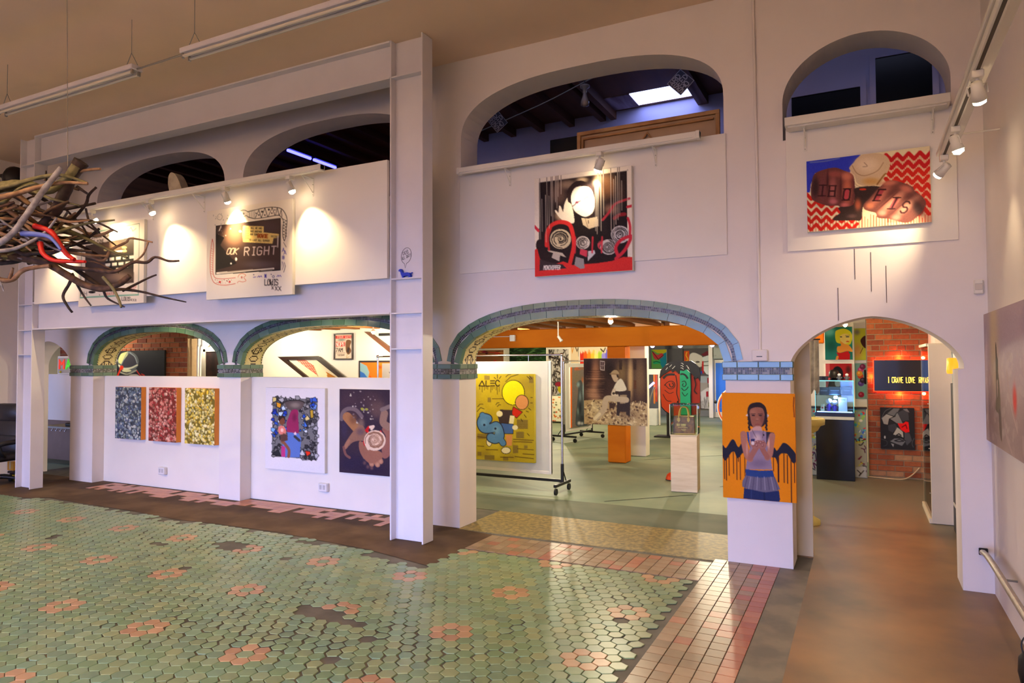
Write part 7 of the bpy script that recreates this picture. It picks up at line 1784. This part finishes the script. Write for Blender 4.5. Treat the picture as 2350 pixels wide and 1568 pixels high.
MB().rbox(-0.055, 0.055, -0.03, 0.03, 0, 0.20, 0.003).build('carton', MV[0], t)
MB().box(-0.03, 0.03, -0.0315, -0.03, 0.16, 0.172).build('printed_line', mat('carton_print', (150, 170, 196), 0.5), t)
t = thing('red_spotted_carton', 'small carton with a red spot in the lit vitrine', 'box', (-0.520, 10.58, 0.9335))
MB().rbox(-0.024, 0.024, -0.02, 0.02, 0, 0.105, 0.003).build('carton', mat('carton_cream', (226, 210, 160), 0.5), t)
MB().cyl((0, -0.0215, 0.05), (0, -0.02, 0.05), 0.012, n=12).build('red_spot', mat('spot_red', (196, 50, 40), 0.5), t)
for i, (x, w_, h_) in enumerate(((-0.50, 0.06, 0.10), (-0.36, 0.08, 0.11), (-0.21, 0.06, 0.11))):
    t = thing('grey_carton', ['left', 'middle', 'right'][i]+' grey carton on the upper glass shelf of the vitrine', 'box', (x, 10.62, 1.169), 0, 'cartons on the vitrine shelf')
    MB().rbox(-w_, w_, -0.04, 0.04, 0, h_, 0.004).build('carton', mat('carton_blue_grey', (96, 110, 128), 0.5), t)
    MB().box(-w_*.7, w_*.7, -0.0412, -0.040, h_*.45, h_*.6).build('printed_line', mat('carton_print', (150, 170, 196), 0.5), t)
# on top of the vitrine
ZT = 1.370
t = thing('black_bowler_hat', 'black bowler hat on a stand above the vitrine', 'hat', (-0.37, 10.68, ZT))
MB().lathe([(0.105, 0.035), (0.10, 0.045), (0.070, 0.050), (0.066, 0.11), (0.045, 0.14), (0.004, 0.148)], 20).build('crown', M_BLK, t)
MB().lathe([(0.06, 0), (0.05, 0.01), (0.02, 0.035)], 14).build('stand', M_BLK, t)
figure('left small white figure on top of the vitrine', -0.30, 10.54, ZT, 0.10, MV[0], MV[2], 'figures on top of the vitrine')
figure('right small white figure on top of the vitrine', -0.205, 10.54, ZT, 0.10, MV[0], MV[2], 'figures on top of the vitrine')
t = thing('black_camera', 'dark boxy camera on top of the vitrine', 'camera', (-0.50, 10.56, ZT))
MB().rbox(-0.06, 0.06, -0.03, 0.03, 0, 0.055, 0.005).build('body', M_BLK, t)
MB().cyl((0, -0.03, 0.028), (0, -0.055, 0.028), 0.022).build('lens', mat('lens_dark', (30, 30, 44), 0.1), t)
# white shelving wall with four pictures
struct(MB().box(-1.15, 0.045, 12.52, 12.60, 0, 2.42).build('wall_shelf', M_PART), 'white wall behind the vitrine with four pictures')
a = Art([(345, 165), (818, 165), (818, 755), (345, 755)], 70, 90, (34, 120, 104))
a.soft(420, 250, 120, 90, (110, 196, 190), 0.9); a.soft(450, 520, 100, 120, (24, 90, 74), 0.8); a.soft(700, 650, 120, 100, (30, 84, 66), 0.8)
a.poly([(530, 260), (570, 220), (680, 200), (780, 250), (815, 340), (800, 430), (760, 490), (660, 470), (560, 450), (530, 380)], (214, 206, 40), sm=True); a.poly([(610, 330), (680, 290), (760, 310), (776, 390), (740, 450), (670, 470), (620, 420)], (232, 206, 110), sm=True)
a.ell(735, 345, 34, 10, (60, 60, 70)); a.ell(625, 345, 20, 10, (60, 60, 70)); a.line([(700, 320), (770, 318)], 8, (90, 76, 40)); a.ell(735, 430, 28, 12, (206, 90, 40)); a.poly([(610, 420), (680, 470), (760, 500), (820, 610), (720, 600), (600, 630), (555, 600), (560, 520), (620, 500)], (232, 150, 54), sm=True); a.poly([(540, 620), (620, 632), (740, 598), (770, 660), (765, 755), (580, 755), (570, 680)], (190, 22, 22)); a.line([(560, 700), (545, 750)], 40, (226, 140, 50))
board('painting_blonde_woman', 'painting of a yellow haired woman in a red dress on teal', 'painting', a, -0.562, -0.150, 1.655, 2.195, 12.518)
a = Art([(850, 190), (1050, 190), (1050, 765), (850, 765)], 40, 80, (196, 196, 50)); a.soft(900, 600, 90, 160, (206, 140, 70), 0.9); a.soft(900, 260, 60, 60, (120, 110, 96), 0.9); a.poly([(960, 400), (1050, 330), (1050, 540), (990, 500)], (70, 34, 26), sm=True); a.line([(1000, 540), (950, 640)], 12, (90, 50, 30))
board('painting_yellow_figure', 'narrow yellow and tan painting at the edge of the bricks', 'painting', a, -0.125, 0.042, 1.645, 2.165, 12.518)
a = Art([(355, 825), (828, 825), (828, 1140), (355, 1140)], 60, 50, (176, 34, 34)); a.poly([(355, 825), (435, 825), (430, 1140), (355, 1140)], (214, 90, 90)); a.ell(570, 950, 100, 90, (20, 20, 22)); a.ell(570, 1000, 130, 22, (20, 20, 22)); a.soft(760, 900, 50, 50, (60, 30, 20), 0.8); a.poly([(420, 1040), (760, 1040), (800, 1140), (380, 1140)], (40, 34, 40)); a.ell(570, 1060, 50, 46, (206, 196, 180))
board('painting_bowler_hat', 'red painting of a face under a black bowler hat', 'painting', a, -0.560, -0.165, 1.16, 1.595, 12.518)
a = Art([(880, 820), (1055, 820), (1055, 1400), (880, 1400)], 40, 90, (120, 160, 140))
for x, y, c in ((970, 930, (196, 70, 120)), (965, 1030, (206, 70, 40)), (970, 1150, (90, 60, 130)), (1000, 880, (120, 40, 70)), (950, 990, (226, 150, 40)), (970, 1330, (150, 30, 50)), (1000, 1100, (60, 40, 50))): a.ell(x, y, 46, 46, c); a.ell(x-10, y-10, 18, 18, tuple(min(255, v+40) for v in c))
a.poly([(1020, 930), (1055, 930), (1055, 1160), (1020, 1160)], (24, 20, 24))
board('painting_teal_flowers', 'narrow teal painting with a column of bright flowers', 'painting', a, -0.125, 0.042, 1.02, 1.60, 12.518)
tag(MB().rbox(-0.135, -0.128, 12.43, 12.52, 0.9, 2.25, 0.001).build('shelf_divider', M_PART), 'thin white divider between the passage paintings', 'divider')
# yellow basin, hanging cloth
t = thing('yellow_basin', 'cream yellow stone basin on a pedestal behind the beige board', 'basin', (-0.53, 7.60, 0))
M_BASIN = mat('basin_cream', (226, 204, 120), 0.4, 0.05)
MB().lathe([(0.05, 0.90), (0.11, 0.94), (0.135, 0.985), (0.175, 1.0), (0.178, 1.05), (0.17, 1.065), (0.13, 1.06), (0.10, 1.0)], 24).build('bowl', M_BASIN, t)
MB().lathe([(0.12, 0), (0.12, 0.04), (0.055, 0.08), (0.05, 0.86), (0.08, 0.90)], 18).build('pedestal', M_BASIN, t)
t = thing('hanging_cloth', 'grey brown cloth hanging beside the beige board', 'cloth', (-0.555, 9.0, 1.27))
mb = MB(); n = 12
vs = []
for j, z in enumerate((0.62, 0.40, 0.15, 0.0)):
    for k in range(n+1): vs.append((-0.06+k*0.012, 0.02*math.sin(k*1.3+j*0.3), z+(0.03*math.sin(k*1.1) if j == 3 else 0)))
mb.add(vs, [(j*(n+1)+k, j*(n+1)+k+1, (j+1)*(n+1)+k+1, (j+1)*(n+1)+k) for j in range(3) for k in range(n)], True)
mb.add([(x, y+0.004, z) for x, y, z in vs], [(j*(n+1)+k, j*(n+1)+k+1, (j+1)*(n+1)+k+1, (j+1)*(n+1)+k) for j in range(3) for k in range(n)], True)
mb.build('drape', mat_two('cloth_taupe', (120, 108, 96), (156, 142, 126), 10, rough=0.85), t)
MB().tube([(-0.08, 0, 0.63), (0.10, 0, 0.63)], 0.010, 6).build('rod', M_BLK, t)
MB().tube([(0.0, 0, 0.63), (0.0, 0, 0.93)], 0.005, 6).build('cord', M_BLK, t)
# red glowing light box on the bricks
t = thing('neon_sign', 'black light box with red glow reading I CRAVE LOVE', 'sign', (0.460, 10.968, 1.215))
MB().rbox(-0.330, 0.330, -0.055, -0.035, 0, 0.432, 0.003).build('panel', mat('sign_black', (22, 16, 18), 0.18, 0), t)
for x in (-0.2, 0.2): MB().box(x-0.02, x+0.02, -0.036, 0.0, 0.1, 0.33).build('spacer', M_BLK, t)
M_RED = mat('red_glow', (255, 34, 6), 0.4, 0, emit=10)
for b in ((-0.338, 0.335, 0.430, 0.440), (-0.338, 0.335, -0.008, 0.002), (-0.340, -0.330, -0.008, 0.440)): MB().box(b[0], b[1], -0.034, -0.022, b[2], b[3]).build('red_tube', M_RED, t)
for nm, txt, x in (('lettering', 'I CRAVE LOVE', -0.160), ('lettering', 'RLFI', 0.215)):
    mb = MB()
    for pl in text_lines(txt, x, 0.118, 0.076, 0.26, 0.115): mb.strip(pl, 0.0068, -0.0575, -0.055)
    o = mb.build(nm, mat('sign_yellow_glow', (255, 196, 60), 0.4, 0, emit=5), t); o['kind'] = 'stuff'; o['label'] = 'glowing yellow capitals'
for dz, sg in ((0.46, 1), (-0.03, -1)):
    point('lamp_light', t, (-0.02, -0.03, dz), 4.0, (1.0, 0.10, 0.02), 0.02)
point('lamp_light', t, (-0.365, -0.03, 0.2), 2.2, (1.0, 0.10, 0.02), 0.02)
# grey face with a red eye
a = Art([(1215, 258), (1775, 258), (1790, 905), (1235, 912)], 84, 98, (40, 40, 42))
a.poly([(1330, 360), (1440, 270), (1540, 270), (1480, 380), (1440, 390)], (104, 106, 106)); a.poly([(1245, 430), (1330, 360), (1450, 400), (1370, 440), (1350, 530), (1280, 520)], (156, 154, 144)); a.poly([(1380, 440), (1470, 400), (1500, 330), (1560, 440), (1590, 500), (1480, 500)], (120, 122, 120)); a.poly([(1500, 340), (1600, 290), (1680, 330), (1690, 450), (1590, 470)], (64, 66, 70)); a.poly([(1590, 280), (1660, 270), (1700, 330), (1640, 310)], (150, 150, 150), 0.7)
a.poly([(1350, 540), (1470, 510), (1500, 570), (1430, 650), (1360, 620)], (58, 60, 66)); a.poly([(1505, 500), (1600, 500), (1640, 470), (1685, 480), (1690, 560), (1700, 630), (1640, 645), (1560, 600)], (226, 24, 20)); a.line([(1580, 560), (1640, 520), (1660, 580)], 14, (90, 10, 12)); a.poly([(1430, 680), (1490, 560), (1540, 590), (1600, 640), (1600, 720), (1540, 690), (1480, 690)], (170, 168, 156)); a.line([(1490, 690), (1530, 665), (1565, 690)], 16, (24, 24, 26))
a.poly([(1385, 790), (1460, 740), (1560, 740), (1640, 770), (1580, 850), (1480, 820)], (112, 114, 116)); a.line([(1460, 775), (1540, 750), (1610, 775), (1530, 790), (1460, 775)], 14, (30, 30, 32)); a.poly([(1400, 820), (1450, 830), (1440, 880)], (150, 150, 146)); a.poly([(1620, 640), (1700, 650), (1740, 760), (1660, 840), (1620, 760)], (74, 76, 80)); a.ell(1300, 730, 14, 24, (196, 196, 190)); a.line([(1240, 440), (1300, 320), (1400, 268)], 9, (90, 92, 92), sm=True); a.line([(1230, 760), (1330, 790), (1330, 850), (1280, 870)], 6, (80, 82, 84), sm=True); a.line([(1775, 720), (1740, 800), (1760, 860)], 8, (90, 92, 94), sm=True)
for seg in ([(1330, 360), (1450, 400), (1370, 440), (1350, 540)], [(1450, 400), (1500, 330)], [(1480, 500), (1380, 440)], [(1430, 680), (1500, 560)], [(1600, 640), (1610, 760), (1640, 770)]): a.line(seg, 9, (22, 22, 24))
board('canvas_grey_face', 'grey and black canvas of a face with a red eye on the bricks', 'painting', a, 0.198, 0.612, 0.41, 0.985, 10.966, 0.03, (30, 30, 32), 'canvas_black')
# tall glazed cabinet against the right wall
t = thing('tall_cabinet', 'tall white cabinet with a glass side along the passage wall', 'cabinet', (0.68, 8.10, 0))
M_CAB = mat('cabinet_white', (222, 206, 176), 0.5, 0.02)
MB().rbox(-0.095, 0.105, 0, 0.022, 0.005, 1.805, 0.003).build('end_panel', M_CAB, t)
MB().rbox(-0.095, 0.105, 0.96, 0.982, 0.005, 1.805, 0.003).build('back_panel', M_CAB, t)
MB().rbox(-0.115, 0.105, 0.02, 0.97, 0.0, 0.05, 0.003).build('base', M_CAB, t)
MB().rbox(-0.115, 0.105, 0.02, 0.97, 1.785, 1.815, 0.003).build('top', M_CAB, t)
MB().box(-0.095, -0.090, 0.022, 0.96, 0.05, 1.785).build('glass_side', VG, t)
for z in (0.45, 0.88, 1.32): MB().box(-0.088, 0.10, 0.03, 0.95, z, z+0.006).build('glass_shelf', VG, t)
for z in (0.30, 0.75, 1.2): MB().ball((-0.10, 0.04, z), 0.008, n=8, m=6).build('hinge_pin', M_CHROME, t)
a = doodle(17, (120, 114, 108), [(60, 56, 54), (170, 164, 156), (40, 38, 38)], 70)
tt = thing('leaning_print', 'grey print leaning inside the glazed cabinet', 'print', (0.774, 8.7, 0.455), -PI/2)
MB().rbox(-0.16, 0.16, -0.008, 0, 0, 0.40, 0.001).build('sheet', M_PANEL, tt); a.sheet('print', 0.31, 0.39, tt, -0.0092, 0.005)
t = thing('orange_wall_lamp', 'small orange shaded lamp on the passage wall', 'lamp', (RX, 7.48, 1.52))
MB().lathe([(0.05, 0), (0.055, 0.02), (0.05, 0.14), (0.03, 0.145)], 16, (-0.06, 0, 0)).build('shade', mat('amber_shade', (240, 140, 30), 0.4, 0, emit=1.6), t)
MB().cyl((-0.02, 0, 0.07), (0, 0, 0.07), 0.015).build('arm', M_BLK, t)
t = thing('dark_board', 'dark board leaning behind the tall cabinet', 'board', (0.772, 7.55, 0))
MB().rbox(-0.02, 0.02, -0.35, 0.35, 0, 1.42, 0.003).build('sheet', M_BLK, t)
MB().rbox(-0.024, -0.018, -0.30, 0.30, 0.25, 0.28, 0.001).build('white_edge', M_FIX, t)
tag(MB().tube(catmull([(0.03, 10.93, 0.008), (0.25, 10.88, 0.008), (0.45, 10.89, 0.008), (0.56, 10.92, 0.06), (0.66, 10.955, 0.17)], 6), 0.009, 6).build('floor_cable', mat('cable_cream', (214, 186, 140), 0.6)), 'cream cable lying along the foot of the brick wall', 'cable')
